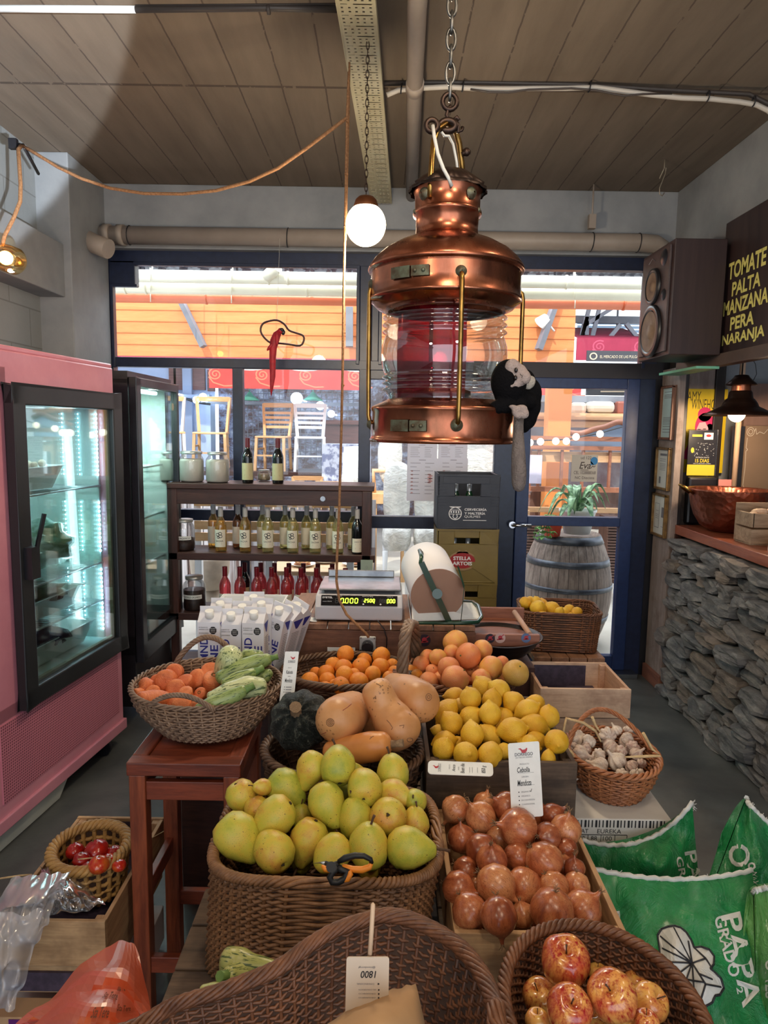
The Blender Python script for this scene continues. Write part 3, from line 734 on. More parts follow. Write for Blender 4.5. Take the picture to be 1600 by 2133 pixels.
# cord dropping from the tray to the socket
dp = MB()
pp_ = [(727,150,2.62),(723,245,2.62),(720,420,2.62),(716,600,2.6),(714,760,2.58),(711,900,2.56),(707,1050,2.53),(702,1160,2.5),(701,1210,2.48),(707,1250,2.46),(722,1280,2.43),(745,1303,2.41),(763,1320,2.40),(768,1328,2.40)]
sp_ = []
for i in range(len(pp_)-1):
    for t in (0, .5): 
        a = [pp_[i][j]*(1-t) + pp_[i+1][j]*t for j in range(3)]; sp_.append(aY(*a))
sp_.append(aY(*pp_[-1]))
dp.tube(sp_, .0048, 8)
for i in range(6): dp.tube([aY(725 - i*2, 250 + i*110, 2.61), aY(723 - i*2, 254 + i*110, 2.61)], .0075, 6)
solo('hanging_cord', dp, ROPE, 'long tan cord hanging from the tray down past the scale to a socket', 'cord')
dp2 = MB().tube([aY(728,130,2.66), aY(726,260,2.66), aY(720,500,2.64)], .004, 6)
solo('thin_string', dp2, ROPE, 'thin string beside the long hanging cord under the tray', 'string')

# --- parrot on a wire perch
pr = thing('parrot_ornament', 'red parrot figure on a bent wooden ring hanging in the window', 'ornament', aY(585, 690, 4.2))
q = lambda u, v, Y=4.2: aY(u, v, Y)
loop = [(568,716),(553,706),(543,690),(547,675),(560,669),(577,667),(592,675),(602,688),(618,694),(631,699),(633,709),(625,720),(600,717),(580,715)]
ls = []
for i in range(len(loop)):
    p0, p1, p2, p3 = [loop[(i+j-1) % len(loop)] for j in range(4)]
    for t in (0, .33, .66):
        ls.append(tuple(.5*((2*p1[d]) + (-p0[d]+p2[d])*t + (2*p0[d]-5*p1[d]+4*p2[d]-p3[d])*t*t + (-p0[d]+3*p1[d]-3*p2[d]+p3[d])*t**3) for d in (0, 1)))
part('wooden_ring', MB().tube([q(u, v) for u, v in ls], .006, 8, closed=True), WOODDK, pr)
part('fishing_line', MB().tube([q(577,667), Vector((q(579,490).x, 4.27, q(579,490).z))], .0009, 5), WHITEP, pr)
kk = dep(q(585,690))/F
REDF = M('red_feathers', (150, 24, 36), (186, 34, 48), rough=.6, scale=30)
body = MB().tube([q(583,690), q(577,697), q(572,710), q(569,725), q(568,745), q(568,765), q(568,785), q(566,805), q(565,824)], [x*kk for x in (5,8.5,9.5,8,7,6.5,6,4,.8)], 12)
part('body', body, REDF, pr)
part('wing', MB().ell(q(563,722,4.185), (3.5*kk, 4*kk, 11*kk), 10, 8, rot=Matrix.Rotation(.7, 3, 'Y')).ell(q(577,705,4.175), (4*kk, 3*kk, 14*kk), 10, 8), REDF, pr)
part('head', MB().ell(q(585,689), (7*kk, 6*kk, 6*kk), 12, 8), REDF, pr)
part('beak', MB().ell(q(590,692), (4.5*kk, 4*kk, 6*kk), 10, 8).ell(q(587,687,4.19), (5*kk, 3*kk, 4*kk), 10, 8), BLACKP, pr)

# ================================================================== RIGHT WALL
# loudspeaker
spk = thing('loudspeaker', 'brown wooden bookshelf loudspeaker mounted high beside the menu board', 'loudspeaker', (1.565, 3.8, 2.0))
SPW = M('speaker_walnut', (46, 32, 34), (58, 42, 42), rough=.45, scale=3, stretch=(8, 8, .6))
part('cabinet', MB().box((1.437, 3.62, 1.99), (1.70, 4.05, 2.56)), SPW, spk, bev=.004)
fb = MB().box((1.425, 3.65, 2.01), (1.437, 4.02, 2.54))
part('baffle', fb, M('speaker_baffle', (62, 50, 52), (74, 62, 62), rough=.5, scale=20), spk, bev=.003)
CONE = M('speaker_cone', (150, 126, 106), (120, 98, 84), rough=.8, scale=9)
for yy, zz_, r in ((3.835, 2.365, .085), (3.835, 2.13, .125)):
    s1 = part('driver', MB().lathe([(.001, .012), (r*.3, .01), (r*.32, .0), (r*.85, .012)], (1.42, yy, zz_), 32, axis=(-1, 0, 0)), CONE, spk)
    part('surround', MB().lathe([(r*.85, .004), (r*.92, .016), (r, .012), (r*1.08, .014), (r*1.12, 0)], (1.42, yy, zz_), 32, axis=(-1, 0, 0)), BLACKP, s1)
part('tweeter', MB().lathe([(.001, .012), (.03, .008), (.042, 0)], (1.424, 3.72, 2.49), 20, axis=(-1, 0, 0)).lathe([(.001, .010), (.022, .006), (.03, 0)], (1.424, 3.70, 2.30), 20, axis=(-1, 0, 0)), BLACKP, spk)
bd_ = MB(); put_text(bd_, 'stereo', sheet((1.4245, 3.99, 2.49), (0, -.12, 0), (0, 0, .025)), 0, 0, 1, 1)
bd_ = MB().tube([(1.424, 3.93, 2.50), (1.424, 3.88, 2.52), (1.424, 3.84, 2.50)], .002, 5)
part('badge', bd_, STEEL, spk)
part('wall_bracket', MB().box((1.55, 3.75, 2.56), (1.745, 3.85, 2.575)).box((1.70, 3.7, 2.2), (1.745, 3.9, 2.5)), BLACKP, spk)
# menu board
sg = thing('menu_board', 'dark wooden menu board lettered in yellow with five produce names', 'sign', (1.735, 3.0, 2.0))
part('board', MB().box((1.722, 2.2, 1.998), (1.745, 3.70, 2.655)), M('menu_board_wood', (40, 28, 30), (56, 42, 42), rough=.4, scale=2.5, stretch=(8, 8, .6)), sg, bev=.003)
YEL = M('cream_yellow_paint', (228, 220, 130), (216, 208, 120), rough=.6)
tm = MB()
def sgn(u, v): p = aX(u, v, 1.72); return p.y, p.z
for txt, u0, u1, vt0, vb0, vt1, vb1 in (('TOMATE',1519,1598,549,586,512,548),('PALTA',1526,1586,588,616,564,596),('MANZANA',1508,1602,630,660,596,628),('PERA',1522,1572,661,688,646,675),('NARANJA',1505,1594,700,728,674,706)):
    vs, fs = textverts(txt, .03); out = []
    ya, za = sgn(u0, vt0); _, zb_ = sgn(u0, vb0); yb, zc_ = sgn(u1, vt1); _, zd_ = sgn(u1, vb1)
    zt_ = (za + zc_)/2; zl_ = (zb_ + zd_)/2
    for a, b2 in vs: out.append((1.7205, ya + (yb-ya)*a, zl_ + (zt_-zl_)*b2))
    tm.add(out, fs)
part('lettering', tm, YEL, sg)
part('lower_rail', MB().box((1.70, 2.2, 1.94), (1.76, 4.16, 1.998)), M('rail_dark', (70, 56, 50), (96, 78, 70), rough=.5, scale=3), sg)
tg = MB().box((1.66, 3.98, 1.955), (1.70, 4.28, 1.965)).box((1.745, 2.9, 2.5), (1.75, 3.75, 2.7))
solo('green_lit_beam_edge', MB().box((1.60, 3.66, 1.925), (1.72, 4.15, 1.938)), M('green_lit_beam_paint', (120, 190, 160), (100, 170, 140), rough=.5), 'beam underside with painted green light showing under the loudspeaker', 'panel')  # green light on the beam's underside, put into the colour of this slab
# framed certificates on the pillar (faces -X)
def cert(v0, v1, z0, z1, y0, y1, fmt, label, lines, tint):
    t = thing('framed_certificate', label, 'picture frame', (XR-.015, (y0+y1)/2, z0))
    w_ = .014; fr_ = MB()
    for a in ((y0, z0, y1, z0+w_), (y0, z1-w_, y1, z1), (y0, z0, y0+w_, z1), (y1-w_, z0, y1, z1)): fr_.box((XR-.034, a[0], a[1]), (XR-.011, a[2], a[3]))
    part('frame', fr_, fmt, t, bev=.002)
    part('document', MB().box((XR-.020, y0+.005, z0+.005), (XR-.012, y1-.005, z1-.005)), tint, t)
    f_ = sheet((XR-.0205, y1-w_, z0+w_), (0, -(y1-y0-2*w_), 0), (0, 0, z1-z0-2*w_)); lm2 = MB()
    for (a, b2, c_, d_) in lines: rect2(lm2, f_, a, b2, c_, d_)
    part('printing', lm2, GREYINK, t)
GOLD = M('gilt_frame', (150, 116, 66), (110, 82, 48), rough=.4, metal=.4, scale=20)
BRF = wood('brown_frame', (98, 62, 44), (130, 88, 64), 'z')
CERTP = M('certificate_pale_blue', (190, 214, 214), (200, 224, 222), rough=.3)
CERTW = M('certificate_white', (222, 222, 214), (210, 212, 206), rough=.3)
rs = [(.15, y, .85, y+.010) for y in (.92,.86,.83,.80,.40,.37,.34,.31,.27,.22,.16,.10)]
ps = lambda v: aX(1372, v, XR).z
cert(0, 0, ps(915), ps(808), 4.21, 4.40, BRF, 'brown framed pale blue certificate, topmost of three on the pillar', rs, CERTP)
cert(0, 0, ps(1017), ps(931), 4.215, 4.42, GOLD, 'gilt framed white notice, middle of three on the pillar', [(.2,.84,.8,.90)] + [(.2, y, .7, y+.01) for y in (.75,.7,.62,.58,.54,.5,.46)] + [(.2,.10,.35,.28)], CERTW)
cert(0, 0, ps(1114), ps(1026), 4.22, 4.43, GOLD, 'gilt framed pair of documents, lowest of three on the pillar', [(.08,.15,.1,.8),(.08,.15,.45,.165),(.45,.15,.47,.8),(.08,.79,.47,.8),(.16,.5,.40,.51),(.16,.45,.40,.46),(.16,.4,.40,.41),(.16,.6,.4,.61),(.65,.45,.85,.72),(.65,.2,.85,.21)], CERTW)

# niche behind the bar: yellow concert poster, flyer, chalkboard
Yn = 4.395
def flatpaper(name, label, cat, u0, v0, u1, v1, Y, matl, th=.002):
    a = aY(u0, v1, Y); b2 = aY(u1, v0, Y)
    t = thing(name, label, cat, ((a.x+b2.x)/2, Y, a.z))
    part('sheet', MB().box((a.x, Y, a.z), (b2.x, Y+th, b2.z)), matl, t)
    return t, sheet((a.x, Y, a.z), (b2.x-a.x, 0, 0), (0, 0, b2.z-a.z))
po, f_ = flatpaper('concert_poster', 'yellow poster with a pink haired woman behind the black flyer', 'poster', 1419, 811, 1517, 984, Yn, M('poster_yellow', (236, 206, 40), (226, 190, 34), rough=.4, scale=3))
tt = MB(); put_text(tt, 'AMY', f_, .03, .86, .36, .97, bold=.0); put_text(tt, 'WINEHOUSE', f_, .14, .76, .96, .88); put_text(tt, 'SHEPHERDS', f_, .70, .60, .92, .63); put_text(tt, 'BUSH', f_, .76, .56, .86, .59)
part('lettering', tt, M('olive_ink', (70, 62, 24)), po)
PINK = M('poster_pink', (214, 40, 104)); PALEP = M('poster_pale_pink', (240, 190, 196))
hm_ = MB(); fi = lambda a, b2, f_=f_: f_(a, b2) + Vector((0, -.0006, 0))
disc2(hm_, fi, .50, .55, .24, .17); disc2(hm_, fi, .48, .70, .17, .085); disc2(hm_, fi, .62, .45, .14, .14)
poly2(hm_, fi, [(.02,.22),(.12,.34),(.30,.30),(.70,.30),(.90,.26),(.88,.14),(.06,.16)])
part('figure_hair_and_dress', hm_, PINK, po)
fc = MB(); fi2 = lambda a, b2, f_=f_: f_(a, b2) + Vector((0, -.0012, 0))
poly2(fc, fi2, [(.30,.52),(.36,.60),(.50,.61),(.58,.54),(.60,.46),(.52,.38),(.40,.36),(.30,.42)])
part('figure_face', fc, PALEP, po)
ey = MB(); fi3 = lambda a, b2, f_=f_: f_(a, b2) + Vector((0, -.0018, 0)); rect2(ey, fi3, .33, .515, .40, .525); rect2(ey, fi3, .46, .52, .53, .53); rect2(ey, fi3, .38, .41, .46, .42)
part('figure_features', ey, INK, po)
fy, f_ = flatpaper('event_flyer', 'black and yellow flyer in a clear stand in front of the yellow poster', 'flyer', 1430, 897, 1494, 990, 4.25, M('flyer_black', (34, 34, 40), (44, 42, 48), rough=.3, scale=30), .004)
yb_ = MB(); rect2(yb_, f_, 0, 0, 1, .24); rect2(yb_, f_, .12, .86, .48, .91); put_text(yb_, '15 DIAS', f_, .28, .29, .78, .37, bold=.02); disc2(yb_, f_, .16, .56, .06, .06)
part('yellow_print', yb_, M('flyer_yellow', (222, 196, 50)), fy)
wb_ = MB(); rect2(wb_, f_, .55, .80, .88, .95); put_text(wb_, 'ENTRADA GRATIS', f_, .30, .39, .78, .415); put_text(wb_, 'MAS TU PROXIMA COMPRA', f_, .22, .255, .86, .275)
for i in range(40): a, b2 = random.Random(i).uniform(.15, .95), random.Random(i+99).uniform(.42, .72); rect2(wb_, f_, a, b2, a+.02, b2+.012)
part('white_print', wb_, WHITEP, fy)
rd = MB(); disc2(rd, lambda a, b2: f_(a, b2) + Vector((0, -.0005, 0)), .71, .885, .09, .03); part('red_print', rd, M('flyer_red', (196, 40, 44)), fy)
part('clear_stand', MB().box(aY(1427,990,4.262), aY(1497,895,4.262) + Vector((0,.003,0))), glass('acrylic', (.9,.9,.9), .1), fy)
cbd, f_ = flatpaper('chalkboard', 'brown chalkboard with white scroll drawing at the right edge behind the bar', 'chalkboard', 1541, 888, 1640, 1062, 4.17, M('chalkboard_brown', (120, 98, 78), (108, 88, 70), rough=.8, scale=2), .01)
ck = MB(); ring2(ck, f_, .12, .93, .09, .05, .010); ring2(ck, f_, .12, .93, .05, .028, .010)
line2(ck, f_, [(.21,.93),(.24,.97),(.27,.90),(.34,.93),(.45,.91),(.55,.97),(.6,.9),(.9,.92)], .010, 1.7); line2(ck, f_, [(.05,.86),(.04,.74),(.08,.72),(.04,.70),(.05,.5),(.03,.3),(.07,.26),(.03,.22),(.05,.05)], .010, 1.7)
part('chalk_drawing', ck, M('chalk', (186, 176, 160)), cbd)
part('frame', MB().box(aY(1527,888,4.17), aY(1539,1062,4.17) + Vector((0,.02,0))), BLACKP, cbd)
lb = MB().box((XR+.40, 4.2, 1.02), (3.3, 4.3, 1.89)); solo('brown_wall_panel', lb, WALLB, 'brown wall panel behind the chalkboard and pendant lamp', 'panel')
pst = aY(1530, 950, 4.18); solo('pale_pole', MB().cyl((pst.x, 4.16, 1.02), (pst.x, 4.16, 2.9), .016, 14), M('pale_wood_pole', (214, 180, 150), (200, 164, 134), rough=.5), 'pale round pole standing behind the pendant lamp', 'pole')
# pendant lamp over the bar
pc = aY(1540, 860, 3.85); kk = dep(pc)/F
pl = thing('pendant_lamp', 'lit bronze pendant lamp with a flared shade over the bar', 'lamp', pc)
sp = [(70,6),(58,-2),(46,-8),(36,-13),(33,-20),(27,-28),(24,-30),(22,-42),(20,-45)]
BRONZE = M('bronze_shade', (92, 64, 52), (66, 46, 40), rough=.35, metal=.85, scale=10)
part('shade', MB().lathe([(r*kk, -z*kk) for r, z in sp], pc, 40), BRONZE, pl, solid=.0015)
part('vented_neck', MB().lathe([(18*kk, 44*kk), (17*kk, 58*kk)], pc, 20, mod=lambda a, z: 1+.06*math.cos(10*a)), M('copper_neck', (196, 118, 86), rough=.3, metal=1), pl)
part('cap', MB().lathe([(30*kk, 57*kk), (29*kk, 60*kk), (22*kk, 66*kk), (16*kk, 72*kk), (13*kk, 77*kk), (.0001, 79*kk)], pc, 28), BRONZE, pl)
part('bulb', MB().ell(pc + Vector((-5*kk, 0, -2*kk)), 17*kk, 20, 14), BULB, pl)
part('cord', MB().tube([pc + Vector((0, 0, 78*kk)), pc + Vector((0, 0, .80))], .004, 6).tube([pc + Vector((22*kk, 0, 62*kk)), pc + Vector((30*kk, 0, 80*kk)), pc + Vector((26*kk, 0, 100*kk)), pc + Vector((6*kk, 0, 130*kk))], .002, 5), BLACKP, pl)
lamp('pendant_lamp_light', 'POINT', pc + Vector((-5*kk, -.01, -.08)), 9, (1, .74, .5), .04)
# copper cauldron
bc = Vector((1.955, 3.93, 1.04)); R_ = .215
cpb = thing('copper_cauldron', 'hammered copper cauldron with brass handles on the bar top', 'cauldron', bc)
m, nt, b = newmat('hammered_copper'); g = G(nt)
vo = g.n('ShaderNodeTexVoronoi'); vo.inputs['Scale'].default_value = 34; g.l(g.coord(), vo.inputs['Vector'])
g.l(g.ramp(g.noise(g.coord(), 7, 6, .7), [(.3, lin((120, 66, 52))), (.7, lin((178, 106, 84)))]), b.inputs['Base Color'])
b.inputs['Metallic'].default_value = .9; b.inputs['Roughness'].default_value = .36; g.l(g.bump(vo.outputs['Distance'], .5, .01), b.inputs['Normal']); HCOP = m
bp_ = [(.001, 0), (R_*.45, .005), (R_*.68, .035), (R_*.84, .09), (R_*.93, .15), (R_*.98, .205), (R_*1.04, .235), (R_*1.04, .243), (R_*.97, .238), (R_*.92, .2), (R_*.8, .09), (R_*.5, .03), (.001, .015)]
part('bowl', MB().lathe(bp_, bc, 48), HCOP, cpb)
for s_ in (-1, 1):
    part('handle', MB().tube([bc + Vector((s_*R_*1.0, -.03, .215)), bc + Vector((s_*(R_+.05), -.03, .25)), bc + Vector((s_*(R_+.07), 0, .262)), bc + Vector((s_*(R_+.05), .03, .25)), bc + Vector((s_*R_*1.0, .03, .215))], .008, 8), BRASS, cpb)
# small slatted box and cup carton on the bar
GW = wood('greyed_pine', (128, 106, 86), (168, 146, 122), 'x', .75)
sb_ = thing('slatted_box', 'small weathered wooden box of paper bags beside the copper cauldron', 'box', (2.02, 3.48, 1.04))
x0, x1, y0, y1 = 1.835, 2.09, 3.44, 3.60
part('slats', MB().box((x0, y0, 1.045), (x1, y0+.012, 1.12)).box((x0+.004, y0, 1.13), (x1-.004, y0+.012, 1.20)).box((x0, y1, 1.045), (x1, y1+.012, 1.24)).box((x0, y0, 1.045), (x0+.012, y1, 1.12)).box((x0, y0, 1.13), (x0+.012, y1, 1.20)).box((x1-.012, y0, 1.045), (x1, y1, 1.20)).box((x0, y0, 1.04), (x1, y1, 1.05)), GW, sb_, bev=.002)
pg = MB(); rnd = random.Random(5)
for i in range(9):
    c_ = Vector((rnd.uniform(x0+.03, x1-.03), rnd.uniform(y0+.03, y1-.03), 1.19 + rnd.uniform(-.01, .015))); pg.ell(c_, (.03, .02, .018), 8, 5, mod=lambda p: 1 + .3*noise.noise(p*3 + c_*40), rot=Matrix.Rotation(rnd.uniform(0, 3), 3, 'Z'))
part('crumpled_paper', pg, M('kraft_scraps', (196, 156, 128), (224, 200, 176), rough=.8, scale=20), sb_)
cc = thing('cup_carton', 'brown cardboard carton holding a lidded paper cup at the right edge', 'carton', (1.98, 3.2, 1.04))
KRAFT = M('kraft_card', (170, 132, 98), (188, 150, 114), rough=.85, scale=4)
part('box', MB().box((1.85, 3.18, 1.04), (2.12, 3.30, 1.10)), KRAFT, cc)
part('back_flap', MB().box((1.96, 3.32, 1.04), (2.25, 3.325, 1.24)), M('orange_kraft', (196, 136, 78), (184, 124, 70), rough=.7), cc)
part('side_flap', MB().box((1.845, 3.10, 1.04), (1.85, 3.30, 1.10)), M('pale_card', (196, 190, 182), rough=.8), cc)
cup = thing('paper_cup', 'white paper cup with black lid standing in the carton on the bar', 'cup', (1.95, 3.16, 1.045))
part('cup_body', MB().lathe([(.001, 0), (.028, 0), (.038, .11)], (1.95, 3.16, 1.045), 24), WHITEP, cup)
part('lid', MB().lathe([(.040, .108), (.041, .116), (.036, .120), (.034, .132), (.001, .132)], (1.95, 3.16, 1.045), 24), BLACKP, cup)
part('badge', MB().grid(lambda a, t: Vector((1.95 + .0375*math.sin((a-.5)*1.6), 3.16 - .0375*math.cos((a-.5)*1.6), 1.06 + .04*t*max(0, math.sin(PI*a))**.5)), 12, 3), M('dark_red_label', (110, 30, 30)), cup)
sp_ = thing('card_reader', 'black card terminal standing behind the copper cauldron', 'card terminal', (1.87, 4.2, 1.04))
part('body', MB().box((1.84, 4.2, 1.04), (2.02, 4.26, 1.33)), BLACKP, sp_, bev=.015)
part('pink_card', MB().box((2.0, 4.16, 1.25), (2.10, 4.165, 1.32)), M('pink_card', (214, 140, 132)), sp_)
# ================================================================== REFRIGERATORS
PINKP = M('pink_enamel', (198, 126, 144), (212, 140, 156), rough=.32, scale=5, coat=.3, bump=.05, bscale=30)
LINER = M('fridge_liner', (196, 212, 208), (210, 222, 218), rough=.65, spec=.2)
def LF(E, d, n):
    """local frame: x along the face, y into the cabinet, z up"""
    return Matrix(((d[0], n[0], 0, E[0]), (d[1], n[1], 0, E[1]), (0, 0, 1, 0), (0, 0, 0, 1)))
T1 = LF((-1.275, 3.30), (-.1215, -.9926), (-.9926, .1215))
t1 = lambda x, y, z: T1 @ Vector((x, y, z))
pf = thing('pink_refrigerator', 'tall pink display refrigerator with black framed glass door on the left', 'refrigerator', t1(.7, .3, .1))
cm = MB(); D, Wd = .56, 1.25
cm.box((0, 0, .12), (Wd, D, .56), mat=T1).box((0, 0, 1.72), (Wd, D, 1.855), mat=T1).box((0, .02, .5), (.035, D, 1.8), mat=T1).box((.762, 0, .5), (Wd, D, 1.8), mat=T1).box((0, D-.03, .5), (Wd, D, 1.8), mat=T1)
cm.box((-.01, .01, 1.855), (Wd, D, 1.875), mat=T1)
part('cabinet', cm, PINKP, pf, bev=.006)
part('interior_liner', MB().box((.036, .06, .56), (.05, D-.03, 1.72), mat=T1).box((.745, .01, .56), (.761, D-.03, 1.72), mat=T1).box((.04, D-.045, .56), (.8, D-.031, 1.72), mat=T1).box((.04, .02, .56), (.8, D-.03, .575), mat=T1), LINER, pf)
# grille of the machine compartment
gm = MB(); gm.box((.05, -.004, .20), (.90, .0, .50), mat=T1)
m, nt, b = newmat('pink_perforated_metal'); g = G(nt); tc = g.n('ShaderNodeTexCoord'); sp = g.n('ShaderNodeSeparateXYZ'); g.l(tc.outputs['Object'], sp.inputs[0])
sy = g.math('ABSOLUTE', g.math('SUBTRACT', g.math('FRACT', g.math('MULTIPLY', sp.outputs[1], 90)), .5)); sz = g.math('ABSOLUTE', g.math('SUBTRACT', g.math('FRACT', g.math('MULTIPLY', sp.outputs[2], 90)), .5))
hole = g.math('LESS_THAN', g.math('MAXIMUM', sy, sz), .30)
g.l(g.mix(hole, lin((206, 128, 146)), lin((120, 62, 76))), b.inputs['Base Color']); b.inputs['Roughness'].default_value = .4
part('grille', gm, m, pf)
part('skirt', MB().box((-.01, -.012, .10), (Wd, .03, .15), mat=T1), PINKP, pf, bev=.004)
for x in (.10, 1.15):
    for y in (.06, .48): part('caster', MB().cyl(t1(x-.012, y, .045), t1(x+.012, y, .045), .045, 18).box((x-.02, y-.02, .06), (x+.02, y+.02, .12), mat=T1), BLACKP, pf)
BLK = M('black_door_frame', (24, 25, 28), (32, 33, 36), rough=.4, scale=6, stretch=(1, 1, .3))
a0, a1, z0, z1, fw = .015, .795, .52, 1.735, .075
dm = MB()
for (xa, xb, za, zb) in ((a0, a1, z0, z0+fw), (a0, a1, z1-fw, z1), (a0, a0+fw, z0, z1), (a1-fw, a1, z0, z1)): dm.box((xa, -.045, za), (xb, -.005, zb), mat=T1)
dor = part('door', dm, BLK, pf, bev=.006)
part('pane', MB().box((a0+fw, -.028, z0+fw), (a1-fw, -.022, z1-fw), mat=T1), glass('fridge_glass', (.90, .96, .95), .07), dor)
gk = MB()
for (xa, xb, za, zb) in ((a0+fw, a1-fw, z0+fw, z0+fw+.012), (a0+fw, a0+fw+.014, z0+fw, z1-fw)): gk.box((xa, -.02, za), (xb, -.004, zb), mat=T1)
part('gasket', gk, M('old_gasket', (150, 140, 110), rough=.7), dor)
part('handle', MB().box((.725, -.075, 1.02), (.775, -.045, 1.14), mat=T1).beam(t1(.74, -.07, 1.12), t1(.71, -.09, 1.26), .014, .012), BLACKP, dor)
for z in (1.60, 1.13, .68): part('hinge', MB().cyl(t1(.004, -.03, z-.03), t1(.004, -.03, z+.03), .007, 8), STEEL, dor)
SHG = M('shelf_wire', (190, 198, 198), rough=.35, metal=.4)
for z in (1.31, .945, .765):
    s1 = MB().tube([t1(.055, .05, z), t1(.78, .05, z)], .005, 6).tube([t1(.055, .46, z), t1(.78, .46, z)], .005, 6)
    for i in range(30): s1.tube([t1(.06 + i*.0245, .05, z), t1(.06 + i*.0245, .46, z)], .0016, 4, caps=False)
    part('shelf', s1, SHG, pf)
led = MB()
for za, zb in ((1.36, 1.66), (1.00, 1.25), (.62, .93)):
    n_ = int((zb-za)/.0195)
    for i in range(n_):
        for x, y in ((.056, .06), (.056, .15), (.056, .23)):
            r = .0055 if y < .1 else .0024  # smaller dots in the back columns stand in for reflections of the strip
            led.ell(t1(x, y, za + i*(zb-za)/n_), r, 6, 4)
part('led_strip_and_reflections', led, M('cool_led_and_reflection', (220, 245, 255), emit=(170, 235, 255), es=34), pf)
lp = t1(.40, .16, 1.66); lamp('fridge_led_light', 'AREA', lp, 3, (.62, .95, 1), .5, rot=(0, 0, 0), sizey=.06)
lp = t1(.12, .14, 1.12); l_ = lamp('fridge_led_light_low', 'AREA', lp, 3.5, (.62, .95, 1), .05, sizey=.9); aim(l_, t1(.8, .35, 1.1))
# fridge contents
TUB = M('white_tub', (214, 222, 220), (200, 210, 208), rough=.4)
BAGC = glass('clear_bag', (.80, .86, .85), .16, .18, .16, (214, 230, 228))
def tub(name, label, cat, x, y, z, w_, d_, h_, T=T1, matl=TUB, group=None):
    t = MB(); rings = []
    for s_, zz_ in ((.80, 0), (1.0, h_), (1.04, h_), (1.04, h_-.006), (.97, h_-.004), (.78, .006)):
        rings.append([T @ Vector((x + sx*w_/2*s_, y + sy*d_/2*s_, z + zz_)) for sx, sy in ((-1,-1),(1,-1),(1,1),(-1,1))])
    vs = [p for r in rings for p in r]; fs = [(i*4+k, i*4+(k+1) % 4, (i+1)*4+(k+1) % 4, (i+1)*4+k) for i in range(5) for k in range(4)] + [(0,1,2,3), (20,21,22,23)]
    t.add(vs, fs); return solo(name, t, matl, label, cat, group=group, bev=.003)
def lump(name, label, cat, c, r, matl, amp=.25, fr=2.2, T=None, group=None, seed=0):
    mb = MB(); sd = Vector((seed*3.1, seed*1.7, 0))
    mb.ell(c, r, 20, 14, mod=lambda p: 1 + amp*noise.noise(p*fr + sd)); return solo(name, mb, matl, label, cat, group=group)
tub('plastic_tub', 'white tub of bagged mushrooms on the top shelf of the pink refrigerator', 'tub', .50, .24, 1.318, .44, .30, .10)
mm = MB(); rnd = random.Random(2)
for i in range(26): mm.ell(t1(rnd.uniform(.34, .62), rnd.uniform(.14, .34), 1.41 + rnd.uniform(0, .035)), rnd.uniform(.014, .024), 8, 6)
setp(solo('mushrooms', mm, M('mushroom', (168, 142, 112), (206, 190, 166), rough=.7, scale=30), 'heap of pale mushrooms in the refrigerator tub', 'mushrooms'), kind='stuff')
lump('plastic_bag', 'clear plastic bag over the mushrooms in the refrigerator', 'bag', t1(.56, .22, 1.455), (.10, .12, .055), BAGC, .5, 3, seed=2)
tub('plastic_tub', 'white tub of squash on the middle shelf of the pink refrigerator', 'tub', .60, .22, .953, .26, .26, .11)
for i, x in enumerate((.66, .57)):
    lump('wrapped_squash', ('pale squash nearest the door handle in the refrigerator tub', 'pale squash behind the first one in the refrigerator tub')[i], 'squash', t1(x, .22, 1.05 + .01*i), (.035, .05, .065), M('pale_squash', (206, 178, 124), (190, 160, 104), rough=.5), .08, seed=i)
lump('lettuce_bag', 'clear bag of green lettuce on the middle refrigerator shelf', 'bag', t1(.26, .24, 1.06), (.15, .14, .10), M('lettuce_in_bag', (96, 142, 110), (196, 226, 220), rough=.25, scale=9, lo=.45, hi=.6, coat=.5), .4, 3, seed=5)
lump('melon', 'dark green melon lying at the back of the middle refrigerator shelf', 'melon', t1(.50, .42, 1.10), (.10, .09, .11), M('dark_melon', (64, 96, 74), (90, 124, 96), rough=.5), .04, seed=6)
tub('plastic_tub', 'grey tub on the third shelf of the pink refrigerator', 'tub', .34, .22, .773, .36, .26, .09)
lump('leafy_greens', 'dark leafy greens in the grey refrigerator tub', 'vegetable', t1(.36, .22, .86), (.14, .10, .045), M('dark_greens', (26, 46, 34), (52, 78, 52), rough=.6, scale=20), .6, 4, seed=7)
tub('plastic_tub', 'white tub at the bottom of the pink refrigerator', 'tub', .36, .22, .585, .50, .30, .10)
lump('aubergine', 'dark purple aubergines bulging from the bottom refrigerator tub', 'vegetable', t1(.40, .22, .68), (.17, .10, .06), M('aubergine', (36, 30, 52), (58, 50, 74), rough=.25, coat=.4), .3, 2.4, seed=8)
lump('cabbage', 'green cabbage beside the aubergines at the bottom of the refrigerator', 'vegetable', t1(.62, .2, .68), (.06, .07, .06), M('cabbage', (86, 112, 84), (134, 152, 118), rough=.6, scale=18), .3, 3, seed=9)
tub('drip_tray', 'white plastic tray on the floor under the pink refrigerator', 'tray', .75, .12, .005, .62, .22, .11, matl=M('off_white_tray', (200, 204, 196), (186, 190, 182), rough=.5))
